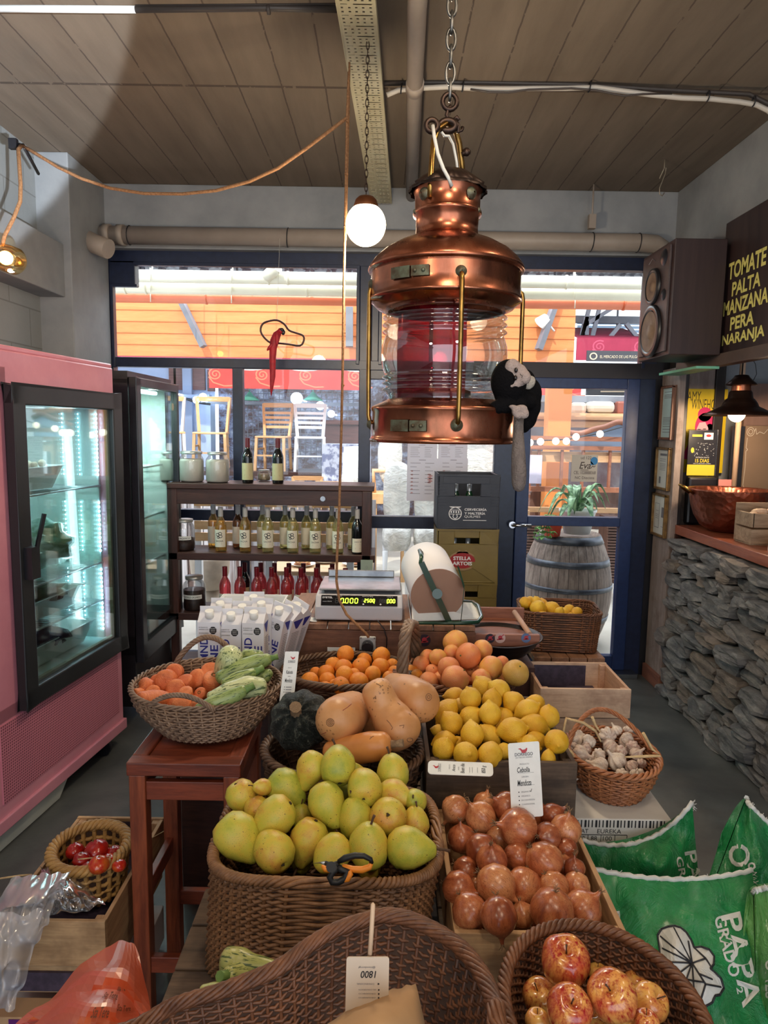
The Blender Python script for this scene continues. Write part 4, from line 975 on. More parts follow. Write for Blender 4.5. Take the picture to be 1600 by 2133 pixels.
# dark refrigerator
T2 = LF((-1.275, 4.19), (-.0145, -.9999), (-.9999, .0145)); t2 = lambda x, y, z: T2 @ Vector((x, y, z))
df = thing('black_refrigerator', 'tall black refrigerator with glass door between the pink one and the shelves', 'refrigerator', t2(.35, .22, .1))
cm = MB(); D = .42; Wd = .68
cm.box((0, 0, .12), (Wd, D, .50), mat=T2).box((0, 0, 1.80), (Wd, D, 1.86), mat=T2).box((0, .02, .4), (.02, D, 1.82), mat=T2).box((Wd-.03, 0, .4), (Wd, D, 1.82), mat=T2).box((0, D-.02, .4), (Wd, D, 1.82), mat=T2)
part('cabinet', cm, BLACKP, df, bev=.006)
part('interior_liner', MB().box((.021, .03, .50), (.03, D-.02, 1.80), mat=T2).box((Wd-.04, .03, .50), (Wd-.031, D-.02, 1.80), mat=T2).box((.02, D-.03, .5), (Wd-.03, D-.021, 1.8), mat=T2), LINER, df)
dm = MB(); a0, a1, z0, z1, fw = .0, Wd, .36, 1.83, .045
for (xa, xb, za, zb) in ((a0, a1, z0, z0+.10), (a0, a1, z1-fw, z1), (a0, a0+fw*.7, z0, z1), (a1-fw*1.4, a1, z0, z1)): dm.box((xa, -.045, za), (xb, -.003, zb), mat=T2)
dor = part('door', dm, BLACKP, df, bev=.005)
part('pane', MB().box((a0+fw*.7, -.026, z0+.1), (a1-fw*1.4, -.021, z1-fw), mat=T2), glass('fridge_glass_b', (.86, .94, .92), .10), dor)
part('thermometer', MB().disc(t2(.07, -.03, 1.70), .022, (1, 0, 0)), M('dial', (200, 190, 160)), dor)
for z in (1.36, 1.08, .82): 
    s1 = MB().tube([t2(.03, .05, z), t2(.64, .05, z)], .006, 6)
    for i in range(26): s1.tube([t2(.035 + i*.024, .05, z), t2(.035 + i*.024, .38, z)], .0016, 4, caps=False)
    part('shelf', s1, SHG, df)
l_ = lamp('black_fridge_light', 'AREA', t2(.34, .2, 1.785), 20, (.78, 1, .96), .5, sizey=.06)
part('light_tube', MB().cyl(t2(.1, .06, 1.775), t2(.58, .06, 1.775), .012, 10), M('fridge_tube', (220, 255, 250), emit=(200, 255, 246), es=5), df)
GRB = M('green_pack', (52, 120, 74), (120, 134, 104), rough=.5, scale=20); BLB = M('blue_pack', (44, 64, 130), (70, 90, 160), rough=.4, scale=30)
solo('carton_pack', MB().box((.34, .08, 1.368), (.56, .32, 1.56), mat=T2), GRB, 'green topped pack of cartons on the top shelf of the black refrigerator', 'pack', bev=.006)
w6 = MB()
for i in range(3):
    for j in range(2): c_ = t2(.40 + i*.07, .10 + j*.08, 1.087); w6.lathe([(.001,0),(.032,0),(.034,.02),(.034,.14),(.03,.17),(.014,.19),(.001,.19)], c_, 12)
solo('bottle_pack', w6, BLB, 'blue bottle multipack on the middle shelf of the black refrigerator', 'pack')
solo('carton_pack', MB().box((.30, .08, .83), (.40, .3, .99), mat=T2).box((.44, .08, .83), (.58, .3, .95), mat=T2), M('mixed_pack', (90, 130, 84), (190, 180, 176), rough=.5, scale=9), 'mixed cartons on the low shelf of the black refrigerator', 'pack', bev=.004)
for i, x in enumerate((.14, .24)):
    lump('paper_sack', ('white sack on the upper shelf at the back of the black refrigerator', 'white sack nearest the door edge in the black refrigerator')[i], 'sack', t2(x, .2, 1.17 - i*.0), (.045, .05, .07), M('white_sack', (196, 200, 198), rough=.7), .2, seed=20+i)

# ================================================================== BOTTLE SHELVES
SH = thing('bottle_shelf_unit', 'dark stained wooden shelf unit standing against the window', 'shelf unit', (-.66, 4.2, 0))
sx0, sx1, sy0, sy1 = -1.27, -.06, 4.06, 4.34
part('top_board', MB().box((sx0, sy0, 1.225), (sx1, sy1, 1.258)), WOODDK, SH, bev=.004)
part('apron', MB().box((sx0, sy0+.01, 1.135), (sx1-.02, sy0+.035, 1.225)), WOODDK, SH, bev=.003)
part('socket_button', MB().cyl((-.36, sy0+.011, 1.178), (-.36, sy0-.002, 1.178), .015, 16), STEEL, SH)
for z in (.845, .478, .15): part('shelf_board', MB().box((sx0, sy0+.005, z-.045), (sx1+.01, sy1, z)), WOODDK, SH, bev=.004)
for y in (sy0+.005, sy1-.06): part('post', MB().box((sx1-.07, y, 0), (sx1-.015, y+.05, 1.225)), WOODDKZ, SH, bev=.004)
part('post', MB().box((sx0, sy0+.005, 0), (sx0+.05, sy0+.055, 1.225)), WOODDKZ, SH, bev=.004)
def tinted(name, tint, gloss=.10):
    return glass(name, tint, gloss, .03, .10, tuple(int(255*max(0, t)**.5) for t in tint))
BOT = [(.001,0),(.030,0),(.034,.006),(.034,.150),(.032,.168),(.024,.188),(.0155,.203),(.0135,.212),(.0135,.262)]
def make_bottle(kind, tint, cap, lab, ink, word, logo):
    t = thing('wine_bottle', 'x', 'bottle', (0, 0, 0))
    gm_ = tinted(kind + '_glass', tint) if max(tint) > .05 else M(kind + '_glass', (16, 18, 20), rough=.08, coat=.5)
    part('glass_body', MB().lathe(BOT, (0, 0, 0), 20), gm_, t)
    part('capsule', MB().lathe([(.0148,.212),(.0150,.262),(.0150,.268),(.001,.268)], (0, 0, 0), 16), cap, t)
    if lab:
        lw, z0, z1 = lab[1:]
        lb_ = part('paper_label', MB().grid(lambda a, b2: Vector((.0346*math.sin((a-.5)*lw), -.0346*math.cos((a-.5)*lw), z0 + (z1-z0)*b2)), 12, 1), lab[0], t)
        f2 = lambda a, b2: Vector((.0351*math.sin((a-.5)*lw), -.0351*math.cos((a-.5)*lw), z0 + (z1-z0)*b2))
        x = MB()
        if word: put_text(x, word, f2, .22, .30 if logo else .72, .80, .40 if logo else .80)
        if logo:
            for (cx, cy, r) in ((.40,.72,.12),(.58,.78,.11),(.60,.62,.12),(.45,.56,.08)):
                for k in range(10): 
                    a = 2*PI*k/10; line2(x, f2, [(cx + r*math.cos(a)*1.1, cy + r*math.sin(a)*.7), (cx + r*math.cos(a+.7)*1.1, cy + r*math.sin(a+.7)*.7)], .035)
        for yy in (.22, .16) if logo else (.60, .54, .3, .25): rect2(x, f2, .32, yy, .68, yy+.02)
        part('printing', x, ink, lb_)
    return t
LABW = M('cream_label', (234, 226, 208), (226, 218, 200), rough=.6)
LABY = M('buff_label', (190, 180, 140), (178, 168, 128), rough=.6)
CAPG = M('grey_capsule', (186, 184, 182), rough=.4); CAPR = M('red_capsule', (120, 20, 34), rough=.35, coat=.3); CAPD = M('dark_red_capsule', (96, 18, 32), rough=.35)
def LW(m_): return (m_, 2.4, .03, .135)
protos = {'white': make_bottle('white_wine', (.94, .90, .52), CAPG, LW(LABW), INK, 'SACHA', True),
          'amber': make_bottle('orange_wine', (.96, .70, .24), CAPG, LW(LABW), INK, 'SACHA', True),
          'brown': make_bottle('brown_wine', (.5, .28, .14), CAPG, LW(LABW), GREYINK, '', False),
          'backw': make_bottle('white_wine_back', (.92, .88, .52), CAPG, LW(LABW), GREYINK, '', False),
          'backa': make_bottle('amber_wine_back', (.94, .68, .28), CAPG, LW(LABW), GREYINK, '', False),
          'rose': make_bottle('rose_wine', (.94, .30, .34), CAPR, (LABW, 2.4, .03, .11), GREYINK, 'SANTEDES', False),
          'red': make_bottle('red_wine', (.02, .02, .02), CAPD, (LABY, 2.4, .02, .12), INK, '', False),
          'dark': make_bottle('dark_wine', (.02, .02, .02), CAPG, (LABW, 2.2, .012, .095), INK, '2014', False)}
def bottle(kind, u, Y, z, label, group, s=1.0):
    P0 = protos[kind]; used = P0.get('u')
    o = P0 if not P0.get('u') else copytree(P0)
    P0['u'] = 1
    d = aZ(u, 1100, z); x = (u-800)/F  # solve for x at this depth and height
    lo, hi = 500, 1700
    for _ in range(30):
        mid = (lo+hi)/2
        if aY(u, mid, Y).z > z + .1: lo = mid
        else: hi = mid
    p = aY(u, (lo+hi)/2, Y); o.location = (p.x, Y, z); o.rotation_euler = (0, 0, random.uniform(-.25, .25)); o.scale = (s, s, s)
    setp(o, label, 'bottle', group); return o
G1 = 'wine bottles on the middle shelf'
for i, u in enumerate((460, 511, 558, 610, 657, 704)):
    kd = 'orange' if i < 2 else 'pale yellow'
    bottle('amber' if i < 2 else 'white', u, 4.13, .845, f'{kd} wine bottle, {ORD[i]} from left in front row on the middle shelf', G1)
for i, (u, kd, cl) in enumerate(((445,'backa','orange'),(496,'brown','brown'),(547,'backw','yellow'),(594,'backw','yellow'),(639,'backw','yellow'),(691,'backw','yellow'),(736,'backw','yellow'))):
    bottle(kd, u, 4.26, .845, f'{cl} wine bottle, {ORD[i]} from left in back row on the middle shelf', G1)
bottle('dark', 744, 4.12, .845, 'black wine bottle with illustrated white label at the right end of the middle shelf', G1)
G2 = 'rosé bottles on the low shelf'
for i, u in enumerate((469, 500, 535, 566, 597, 627, 659, 689, 719)):
    bottle('rose', u, 4.13, .478, f'rosé wine bottle, {ORD[i]} from left in front row on the low shelf', G2, 1.02)
for i, u in enumerate((510, 544, 572, 602, 632, 662, 692)):
    bottle('red' if i == 0 else 'rose', u, 4.26, .478, ('near-black red wine bottle behind the front row of the low shelf' if i == 0 else f'rosé wine bottle, {ORD[i]} from left in back row on the low shelf'), G2, 1.02)
G3 = 'red wine bottles on the top board'
bottle('red', 516, 4.15, 1.258, 'dark red wine bottle, left of two on top of the shelf unit', G3, 1.0)
bottle('red', 579, 4.15, 1.258, 'dark red wine bottle, right of two on top of the shelf unit', G3, 1.0)
for o in protos.values():
    if o.get('u'): del o['u']
# glass jars
def jar(u, Y, z, r, h, fill, fillc, label, tag=None, neck=.62):
    lo, hi = 500, 1700
    for _ in range(30):
        mid = (lo+hi)/2
        if aY(u, mid, Y).z > z + .1: lo = mid
        else: hi = mid
    x = aY(u, lo, Y).x; c = (x, Y, z)
    t = thing('glass_jar', label, 'jar', c, 'glass storage jars on the shelf unit')
    part('jar_glass', MB().lathe([(.001,0),(r*.9,0),(r,.01),(r,h*.68),(r*.93,h*.78),(r*neck,h*.86),(r*neck,h*.93)], c, 28), JARGLASS, t)
    part('lid', MB().lathe([(r*neck*1.06,h*.90),(r*neck*1.08,h*.92),(r*neck*1.08,h*.99),(.001,h)], c, 28), M('tin_lid_%s' % label[:6], (170, 170, 168), rough=.35, metal=.6), t)
    part('contents', MB().lathe([(.001,.004),(r*.88,.004),(r*.95,.014),(r*.95,h*min(fill,.67)),(r*.88,h*fill)] + [(.001, h*fill)], c, 28), fillc, t)
    if tag:
        f2 = lambda a, b2: Vector((x + r*1.01*math.sin((a-.5)*1.9), Y - r*1.01*math.cos((a-.5)*1.9), z + h*(.36 + .12*b2)))
        f3 = lambda a, b2: Vector((x + r*1.02*math.sin((a-.5)*1.9), Y - r*1.02*math.cos((a-.5)*1.9), z + h*(.36 + .12*b2)))
        lb_ = part('label', MB().grid(f2, 10, 1), WHITEP, t); tx = MB(); put_text(tx, tag, f3, .08, .25, .92, .75, bold=.01); part('lettering', tx, INK, lb_)
FLOUR = M('white_flour', (222, 216, 206), (206, 198, 186), rough=.9, scale=4)
DKF = M('dark_beans', (34, 22, 22), (64, 40, 34), rough=.5, scale=60)
jar(383, 4.16, .845, .066, .19, .38, DKF, 'clear jar of dark seeds labelled in capitals at the left of the middle shelf', 'AZUC. ORGANICA', .78)
jar(405, 4.16, .478, .068, .21, .60, DKF, 'clear jar nearly full of dark beans at the left of the low shelf', 'COLORADO ORGANICO', .72)
jar(399, 4.18, 1.258, .074, .185, .74, FLOUR, 'middle jar of white flour on top of the shelf unit', None, .8)
jar(453, 4.16, 1.258, .070, .183, .74, FLOUR, 'rightmost jar of white flour on top of the shelf unit', None, .76)
jar(352, 4.20, 1.258, .060, .18, .74, FLOUR, 'leftmost jar of white flour, half hidden by the black refrigerator', None, .8)
jar(550, 4.34, 1.258, .040, .07, .6, M('grain', (150, 120, 90), (206, 190, 160), scale=60), 'small jar of mixed grain between the two red wine bottles', None, .8)
cdp = aY(764, 1180, 4.02)
cs = solo('hang_tag', MB().box((cdp.x-.036, 4.02, .70), (cdp.x+.036, 4.025, .825)), M('sage_card', (150, 168, 156), (160, 176, 166), rough=.6), 'sage green card tag at the right end of the bottle shelves', 'card')
tx = MB(); f_ = sheet((cdp.x-.036, 4.0195, .70), (.072, 0, 0), (0, 0, .125)); put_text(tx, 'BODEGA', f_, .3, .42, .7, .46); ring2(tx, f_, .5, .66, .08, .05, .012)
for y in (.3, .26, .16, .12): rect2(tx, f_, .3, y, .7, y+.008)
part('printing', tx, GREYINK, cs)
# menu sheets taped to the glass
menu_sheets = (('upper left', 848,925,911,988,13),('upper right',912,925,974,988,13),('lower left',847,955,913,1043,9),('lower right',914,955,975,1043,9))
for i, (pos, u0, v0, u1, v1, nl) in enumerate(menu_sheets):
    a = aY(u0, v1, 4.45); b2 = aY(u1, v0, 4.45)
    Yp = 4.450 - .0015*(i // 2)
    s_ = thing('menu_sheet', f'{pos} printed menu sheet taped to the window', 'menu', ((a.x+b2.x)/2, Yp, a.z), 'menu sheets on the window')
    part('paper', MB().box((a.x, Yp, a.z), (b2.x, Yp+.001, b2.z)), M('backlit_paper', (222, 224, 244), rough=.8) if i == 0 else bpy.data.materials['backlit_paper'], s_)
    f_ = sheet((a.x, Yp, a.z), (b2.x-a.x, 0, 0), (0, 0, b2.z-a.z)); x = MB(); rnd = random.Random(i)
    for k in range(nl):
        y = .88 - k*.8/nl; rect2(x, f_, .10, y, .10 + rnd.uniform(.2, .34), y+.012); rect2(x, f_, .58, y, .58 + rnd.uniform(.15, .3), y+.012)
    rect2(x, f_, .38, .95, .60, .965)
    part('printing', x, M('menu_grey', (150, 150, 170)) if i == 0 else bpy.data.materials['menu_grey'], s_)
    if i >= 2:
        x = MB()
        for k in range(7): disc2(x, f_, .16, .70 - k*.085, .035, .018); disc2(x, f_, .72 + .05*(k % 2), .62-k*.03, .06, .02)
        part('pictures', x, M('menu_pink', (206, 160, 170)) if i == 2 else bpy.data.materials['menu_pink'], s_)
# beer crates
CR = []
def beer_crate(ix, z, h, body, label, kind):
    x0, x1, y0, y1 = .312, .668, 4.0, 4.30
    if kind == 'top': x0, x1 = .309, .665
    t = thing('beer_crate', label, 'crate', ((x0+x1)/2, (y0+y1)/2, z), 'stacked beer crates by the door')
    bd = MB(); wz = z + h
    hz0, hz1 = (z+h*.60, z+h*.80) if kind == 'top' else (z+h*.72, z+h*.84)
    hx0, hx1 = (x0+.10, x1-.11)
    if kind == 'top':
        bd.box((x0, y0, z), (x1, y0+.012, hz0)).box((x0, y0, hz0), (hx0, y0+.012, wz)).box((hx1, y0, hz0), (x1, y0+.012, wz)).box((hx0, y0, wz-.035), (hx1, y0+.012, wz))
    else:
        bd.box((x0, y0, z), (x1, y0+.012, hz0)).box((x0, y0, hz0), (hx0, y0+.012, wz)).box((hx1, y0, hz0), (x1, y0+.012, wz)).box((hx0, y0, hz1), (hx1, y0+.012, wz))
    bd.box((x0, y1-.012, z), (x1, y1, wz)).box((x0, y0, z), (x0+.012, y1, wz)).box((x1-.012, y0, z), (x1, y1, wz)).box((x0, y0, z), (x1, y1, z+.012))
    part('body', bd, body, t, bev=.004)
    rb = MB()
    if kind == 'top':
        for i in range(8): rb.box((x0+.004, y0-.004, z+.14+i*.018), (x0+.05, y0, z+.146+i*.018)).box((x1-.05, y0-.004, z+.14+i*.018), (x1-.004, y0, z+.146+i*.018))
        rb.box((x0+.03, y0-.006, wz-.05), (x1-.06, y0, wz-.012))
    rb.box((x0-.003, y0-.004, wz-.010), (x1+.003, y0+.004, wz)); part('ribs', rb, body, t)
    return t, (x0, x1, y0, hx0, hx1, hz0)
DKB = M('slate_crate_plastic', (38, 42, 54), (46, 50, 62), rough=.5, scale=10)
OLV = M('olive_gold_plastic', (112, 94, 46), (122, 104, 52), rough=.5, scale=8)
WMARK = M('white_mark', (226, 226, 230), rough=.6)
t, q_ = beer_crate(0, 1.018, .318, DKB, 'dark slate beer crate on top of the stack, with white brewery lettering', 'top')
f_ = sheet((.309, 3.9995, 1.018), (.356, 0, 0), (0, 0, .318)); tx = MB()
put_text(tx, 'CERVECERÍA', f_, .44, .345, .80, .40, bold=.02); put_text(tx, 'Y MALTERÍA', f_, .44, .275, .78, .33, bold=.02); put_text(tx, 'QUILMES', f_, .44, .21, .70, .26); rect2(tx, f_, .42, .165, .80, .175)
ring2(tx, f_, .29, .29, .10, .112, .014); ring2(tx, f_, .29, .24, .035, .04, .012)
for k in range(4): rect2(tx, f_, .215+k*.04, .30, .235+k*.04, .34)
rect2(tx, f_, .20, .275, .38, .285); rect2(tx, f_, .21, .35, .37, .36); poly2(tx, f_, [(.19,.42),(.39,.42),(.36,.40),(.22,.40)])
part('lettering', tx, WMARK, t)
t, q_ = beer_crate(1, .70, .318, OLV, 'olive gold beer crate with red oval badge, second from the top of the stack', 'mid')
f_ = sheet((.312, 3.9995, .70), (.356, 0, 0), (0, 0, .318)); x = MB()
disc2(x, f_, .42, .415, .235, .18, n=28); poly2(x, f_, [(.30,.52),(.36,.62),(.42,.58),(.48,.62),(.54,.52)]); part('badge_rim', x, M('badge_cream', (150, 120, 84)), t)
x = MB(); f4 = lambda a, b2: f_(a, b2) + Vector((0, -.0006, 0)); disc2(x, f4, .42, .42, .21, .145, n=28); part('badge_red', x, M('badge_red', (150, 28, 32), rough=.5), t)
x = MB(); f5 = lambda a, b2: f_(a, b2) + Vector((0, -.0012, 0)); put_text(x, 'STELLA', f5, .27, .43, .56, .50, bold=.03); put_text(x, 'ARTOIS', f5, .26, .335, .58, .405, bold=.03); part('lettering', x, WMARK, t)
beer_crate(2, .382, .318, OLV, 'plain olive gold beer crate, third from the top of the stack', 'mid')
beer_crate(3, .064, .318, OLV, 'olive gold beer crate at the bottom of the stack behind the tray', 'mid')
solo('pallet_base', MB().box((.30, 3.98, 0), (.68, 4.32, .064)), WOODDK, 'low dark wooden base under the beer crates', 'base')
GRG = tinted('green_bottle_glass', (.10, .42, .18))
for j, (zc_, nm) in enumerate(((1.03, 'top'), (.712, 'second'))):
    for i, x in enumerate((.42, .50)):
        t = thing('beer_bottle', f'green beer bottle on the {"left" if i == 0 else "right"} in the handle gap of the {nm} beer crate', 'bottle', (x, 4.08, zc_), 'green beer bottles in the crates')
        part('glass_body', MB().lathe([(.001,0),(.032,0),(.032,.13),(.024,.17),(.013,.21),(.013,.24)], (x, 4.08, zc_), 16), GRG, t)
        part('foil', MB().lathe([(.014,.205),(.0145,.245),(.001,.247)], (x, 4.08, zc_), 12), M('silver_foil', (190, 194, 196), rough=.3, metal=.5) if (i, j) == (0, 0) else bpy.data.materials['silver_foil'], t)
# ================================================================== THE STREET OUTSIDE
m, nt, b = newmat('pale_paving'); g = G(nt)
g.l(g.ramp(g.noise(g.coord(), 1.5, 6, .6), [(.3, lin((176, 170, 158))), (.7, lin((204, 198, 186)))]), b.inputs['Base Color']); b.inputs['Roughness'].default_value = .7
struct('floor_street', MB().box((-9, 4.44, -.13), (9, 16, -.01)), m)
O = lambda u, v, Y: aY(u, v, Y)
def obox(mb, u0, v0, u1, v1, Y, th=.05, m=0):
    a = O(u0, v1, Y); b2 = O(u1, v0, Y); return mb.box((min(a.x,b2.x), Y, min(a.z,b2.z)), (max(a.x,b2.x), Y+th, max(a.z,b2.z)), m)
ORANGE = wood('orange_boards', (214, 122, 66), (230, 142, 84), 'x', .6, scale=1.2, bump=.06)
ORC = M('orange_render', (236, 150, 84), (226, 138, 72), rough=.7, scale=2)
fz = thing('orange_fascia', 'long orange boarded fascia across the street above the awnings', 'fascia', (0, 7, 2.4))
x = MB(); a = O(-40, 752, 7); b2 = O(1200, 640, 7); x.box((a.x, 7, O(700, 750, 7).z), (b2.x, 7.15, O(700, 628, 7).z)); part('boards', x, ORANGE, fz)
x = MB(); x.box((a.x, 6.98, O(700, 754, 7).z), (O(1150,0,7).x, 7, O(700, 748, 7).z)); part('magenta_edge', x, M('magenta_edge', (150, 40, 70)), fz)
x = MB(); 
for v in (652, 676, 700, 724): x.box((a.x, 6.995, O(700, v, 7).z), (b2.x, 7.0, O(700, v, 7).z+.006))
part('board_joints', x, M('joint_brown', (184, 108, 58)), fz)
solo('orange_column', MB().box((O(1146,800,7).x, 7.0, -.01), (O(1193,800,7).x, 7.2, O(700,748,7).z)), ORC, 'orange column standing in the street behind the door', 'column')
PV = M('pale_pvc', (240, 236, 216), (230, 226, 206), rough=.4, scale=3); PO = M('orange_pvc', (222, 120, 84), (230, 132, 96), rough=.4, scale=3)
for nm, v, Y, mt, r, lb, jx in (('street_pipe', 578, 6.0, PV, .052, 'upper cream pipe outside above the window', (560, 600, 1010, 1180)), ('street_pipe', 602, 6.16, PV, .052, 'lower cream pipe outside above the window', (262, 305, 640)), ('street_pipe', 622, 6.32, PO, .050, 'long orange pipe outside just above the fascia', (430, 900, 1300))):
    vv = lambda u: v + (u-500)*.0148 - (8 if u > 1000 and mt is PV else 0) - (10 if u > 1000 and mt is PO else 0)
    pz_ = O(500, v, Y).z; t = thing(nm, lb, 'pipe', (0, Y, pz_), 'pipes outside above the shopfront')
    part('pipe', MB().cyl((-4.6, Y, pz_), (4.6, Y, pz_), r, 20), mt, t)
    x = MB()
    for u in jx: xx = O(u, v, Y).x; x.cyl((xx-.008, Y, pz_), (xx+.008, Y, pz_), r*1.12, 20)
    part('joint', x, mt, t)
    x = MB()
    for u in (318, 485, 1195): xx = O(u, v, Y).x; x.tube([(xx, Y-r*1.15, pz_-r), (xx, Y-r*1.15, pz_+r), (xx, Y, pz_+r*1.1), (xx+.01, Y, pz_+.8)], .005, 5)
    part('hanging_strap', x, PV, t)
tj = O(565, 562, 5.98); solo('pipe_tee', MB().cyl(O(555, 577, 5.97), O(578, 556, 5.9), .05, 16), PV, 'cream pipe branch rising from the upper pipe outside', 'pipe')
# roof, trusses, lit clerestory
m, nt, b = newmat('corrugated_iron'); g = G(nt); tc = g.n('ShaderNodeTexCoord'); sp = g.n('ShaderNodeSeparateXYZ'); g.l(tc.outputs['Object'], sp.inputs[0])
wv = g.math('SINE', g.math('MULTIPLY', sp.outputs[0], 52)); g.l(g.ramp(g.math('ADD', g.math('MULTIPLY', wv, .5), .5), [(0, lin((66, 70, 80))), (1, lin((112, 116, 124)))]), b.inputs['Base Color']); b.inputs['Roughness'].default_value = .5
g.l(g.bump(wv, .6, .03), b.inputs['Normal'])
rf = MB().add([(-9, 8.5, 3.72), (9, 8.5, 3.72), (9, 12.0, 3.78), (-9, 12.0, 3.78), (-9, 8.5, 3.76), (9, 8.5, 3.76), (9, 12.0, 3.82), (-9, 12.0, 3.82)], [(0,1,2,3),(7,6,5,4),(0,4,5,1),(1,5,6,2),(2,6,7,3),(3,7,4,0)])
solo('corrugated_roof', rf, m, 'corrugated metal canopy roof over the far side of the street', 'roof')
TR = M('grey_steelwork', (98, 102, 112), (118, 122, 130), rough=.5, scale=4)
for i, (a, b2, w_, lb) in enumerate((((378, 628, 6.95), (424, 722, 6.9), .07, 'grey steel strut leaning right, left of the parrot outside'), ((728, 640, 6.95), (728, 722, 6.9), .07, 'grey steel strut seen beside the hanging cord outside'), ((1172, 590, 6.95), (1122, 728, 6.9), .09, 'grey steel strut leaning left, right of the ship lantern outside'))):
    solo('steel_strut', MB().beam(O(*a), O(*b2), w_, .05), TR, lb, 'strut')
solo('spotlight', MB().lathe([(.001,.05),(.04,.05),(.07,-.04)], O(1132, 668, 6.9), 16, axis=(.5, -.6, .6)).tube([O(1140,672,6.9), O(1155,690,6.9)], .01, 6), WHITEP, 'small white spotlight fixed to the right-hand steel strut outside', 'spotlight')
tw = thing('roof_truss', 'grey steel lattice truss under the street roof', 'truss', (0, 10, 3.3)); x = MB()
x.beam(O(240,548,10), O(1360,566,10), .08, .12); x.beam(O(1000,662,10), O(1360,668,10), .06, .10)
for i in range(26):
    u = 250 + i*44; x.beam(O(u, 552, 10), O(u+22, 606, 10), .05, .05).beam(O(u+22, 606, 10), O(u+44, 552, 10), .05, .05)
for (u0,v0,u1,v1) in ((1236,610,1212,700),(1256,612,1232,710),(1308,622,1214,680),(1292,676,1268,706),(1304,674,1330,706),(1212,700,1220,660),(1222,698,1222,660),(1200,640,1345,640)): x.beam(O(u0,v0,9.5), O(u1,v1,9.5), .05, .05)
part('lattice', x, TR, tw)
lv = MB()
for v in (672, 680, 688, 696, 703): obox(lv, 1203, v, 1360, v+3, 12, .03)
solo('louvred_clerestory', lv, M('pale_blue_louvres', (176, 206, 236), rough=.6), 'pale blue louvres under the far roof at the right', 'louvres')
# awnings with scroll pattern
RED = M('red_awning', (222, 62, 56), (214, 52, 48), rough=.7, scale=3); SALM = M('salmon_scroll', (236, 116, 86), rough=.7); MAG = M('magenta_awning', (140, 30, 60), (150, 36, 66), rough=.7)
def awning(u0, v0, u1, v1, Y, mt, sc_m, label, scrolls, white=True):
    a = O(u0, v1, Y); b2 = O(u1, v0, Y); t = thing('awning', label, 'awning', ((a.x+b2.x)/2, Y, a.z))
    part('valance', MB().box((a.x, Y, a.z), (b2.x, Y+.02, b2.z)).add([(a.x, Y, b2.z), (b2.x, Y, b2.z), (b2.x, Y+1.2, b2.z+.3), (a.x, Y+1.2, b2.z+.3)], [(0,1,2,3)]), mt, t)
    f_ = sheet((a.x, Y, a.z), (b2.x-a.x, 0, 0), (0, 0, b2.z-a.z)); W_, H_ = b2.x-a.x, b2.z-a.z; x = MB()
    for cx in scrolls:
        pts = [(cx + (.42 - .40*k/26)*math.cos(k*.5+1)*H_*.8/W_, .62 + (.36 - .33*k/26)*math.sin(k*.5+1)*.8) for k in range(26)]
        line2(x, f_, pts, .035*H_/W_*1.6, H_/W_)
        line2(x, f_, [(cx - .30*H_/W_, .5), (cx - .1*H_/W_, .25), (cx + .4*H_/W_, .1), (cx + .8*H_/W_, .12)], .035*H_/W_*1.6, H_/W_)
    part('scroll_pattern', x, sc_m, t)
    x = MB()
    for xx in (a.x+.1, b2.x-.1): x.cyl((xx, Y+1.15, b2.z+.28), (xx, Y+1.15, 3.74), .015, 6)
    part('hanger_rod', x, TR, t)
    if white:
        x = MB(); f6 = lambda p, q: f_(p, q) + Vector((0, -.001, 0)); n = int((u1-u0)/18)
        poly2(x, f6, [(1, 1.22), (0, 1.22)] + [(k/n, .86 + .06*math.sin(k*1.0)) for k in range(n+1)]); part('white_border', x, WHITEP, t)
    return t
awning(436, 766, 762, 808, 8.3, RED, SALM, 'red awning with salmon scrolls and a white top edge behind the left windows', (.04, .34, .62, .93))
awning(1070, 790, 1212, 826, 8.3, RED, SALM, 'red awning seen through the door behind the orange column', (.15, .85), False)
awning(1200, 706, 1360, 750, 9.2, MAG, M('magenta_scroll', (176, 70, 96)), 'magenta awning seen high through the right transom', (.3, .85), False)
bn = solo('dark_banner', MB().box(O(1221,823,6.8), O(1320,796,6.8) + Vector((0,.02,0))), M('charcoal_banner', (52, 52, 58), rough=.6), 'charcoal street banner with small lettering at the top of the door', 'sign')
f_ = sheet(O(1221,823,6.795), O(1320,823,6.795)-O(1221,823,6.795), (0, 0, (O(1221,796,6.8)-O(1221,823,6.8)).z)); x = MB(); put_text(x, 'R.', f_, .22, .45, .32, .9); put_text(x, 'AV. GARMENDIA 4779', f_, .52, .6, .93, .85); line2(x, f_, [(.3,.28),(.9,.28)], .03, .3)
part('lettering', x, M('banner_gold', (196, 176, 150)), bn)
bn = solo('dark_banner', MB().box(O(1222,752,8.9), O(1360,732,8.9) + Vector((0,.02,0))), bpy.data.materials['charcoal_banner'], 'charcoal banner with a scroll logo at the foot of the right transom', 'sign')
f_ = sheet(O(1222,752,8.895), O(1360,752,8.895)-O(1222,752,8.895), (0, 0, (O(1222,732,8.9)-O(1222,752,8.9)).z)); x = MB(); ring2(x, f_, .10, .5, .05, .32, .02); put_text(x, 'EL MERCADO DE LAS PULGAS', f_, .2, .3, .8, .6); part('lettering', x, M('banner_cream', (190, 176, 150)), bn)
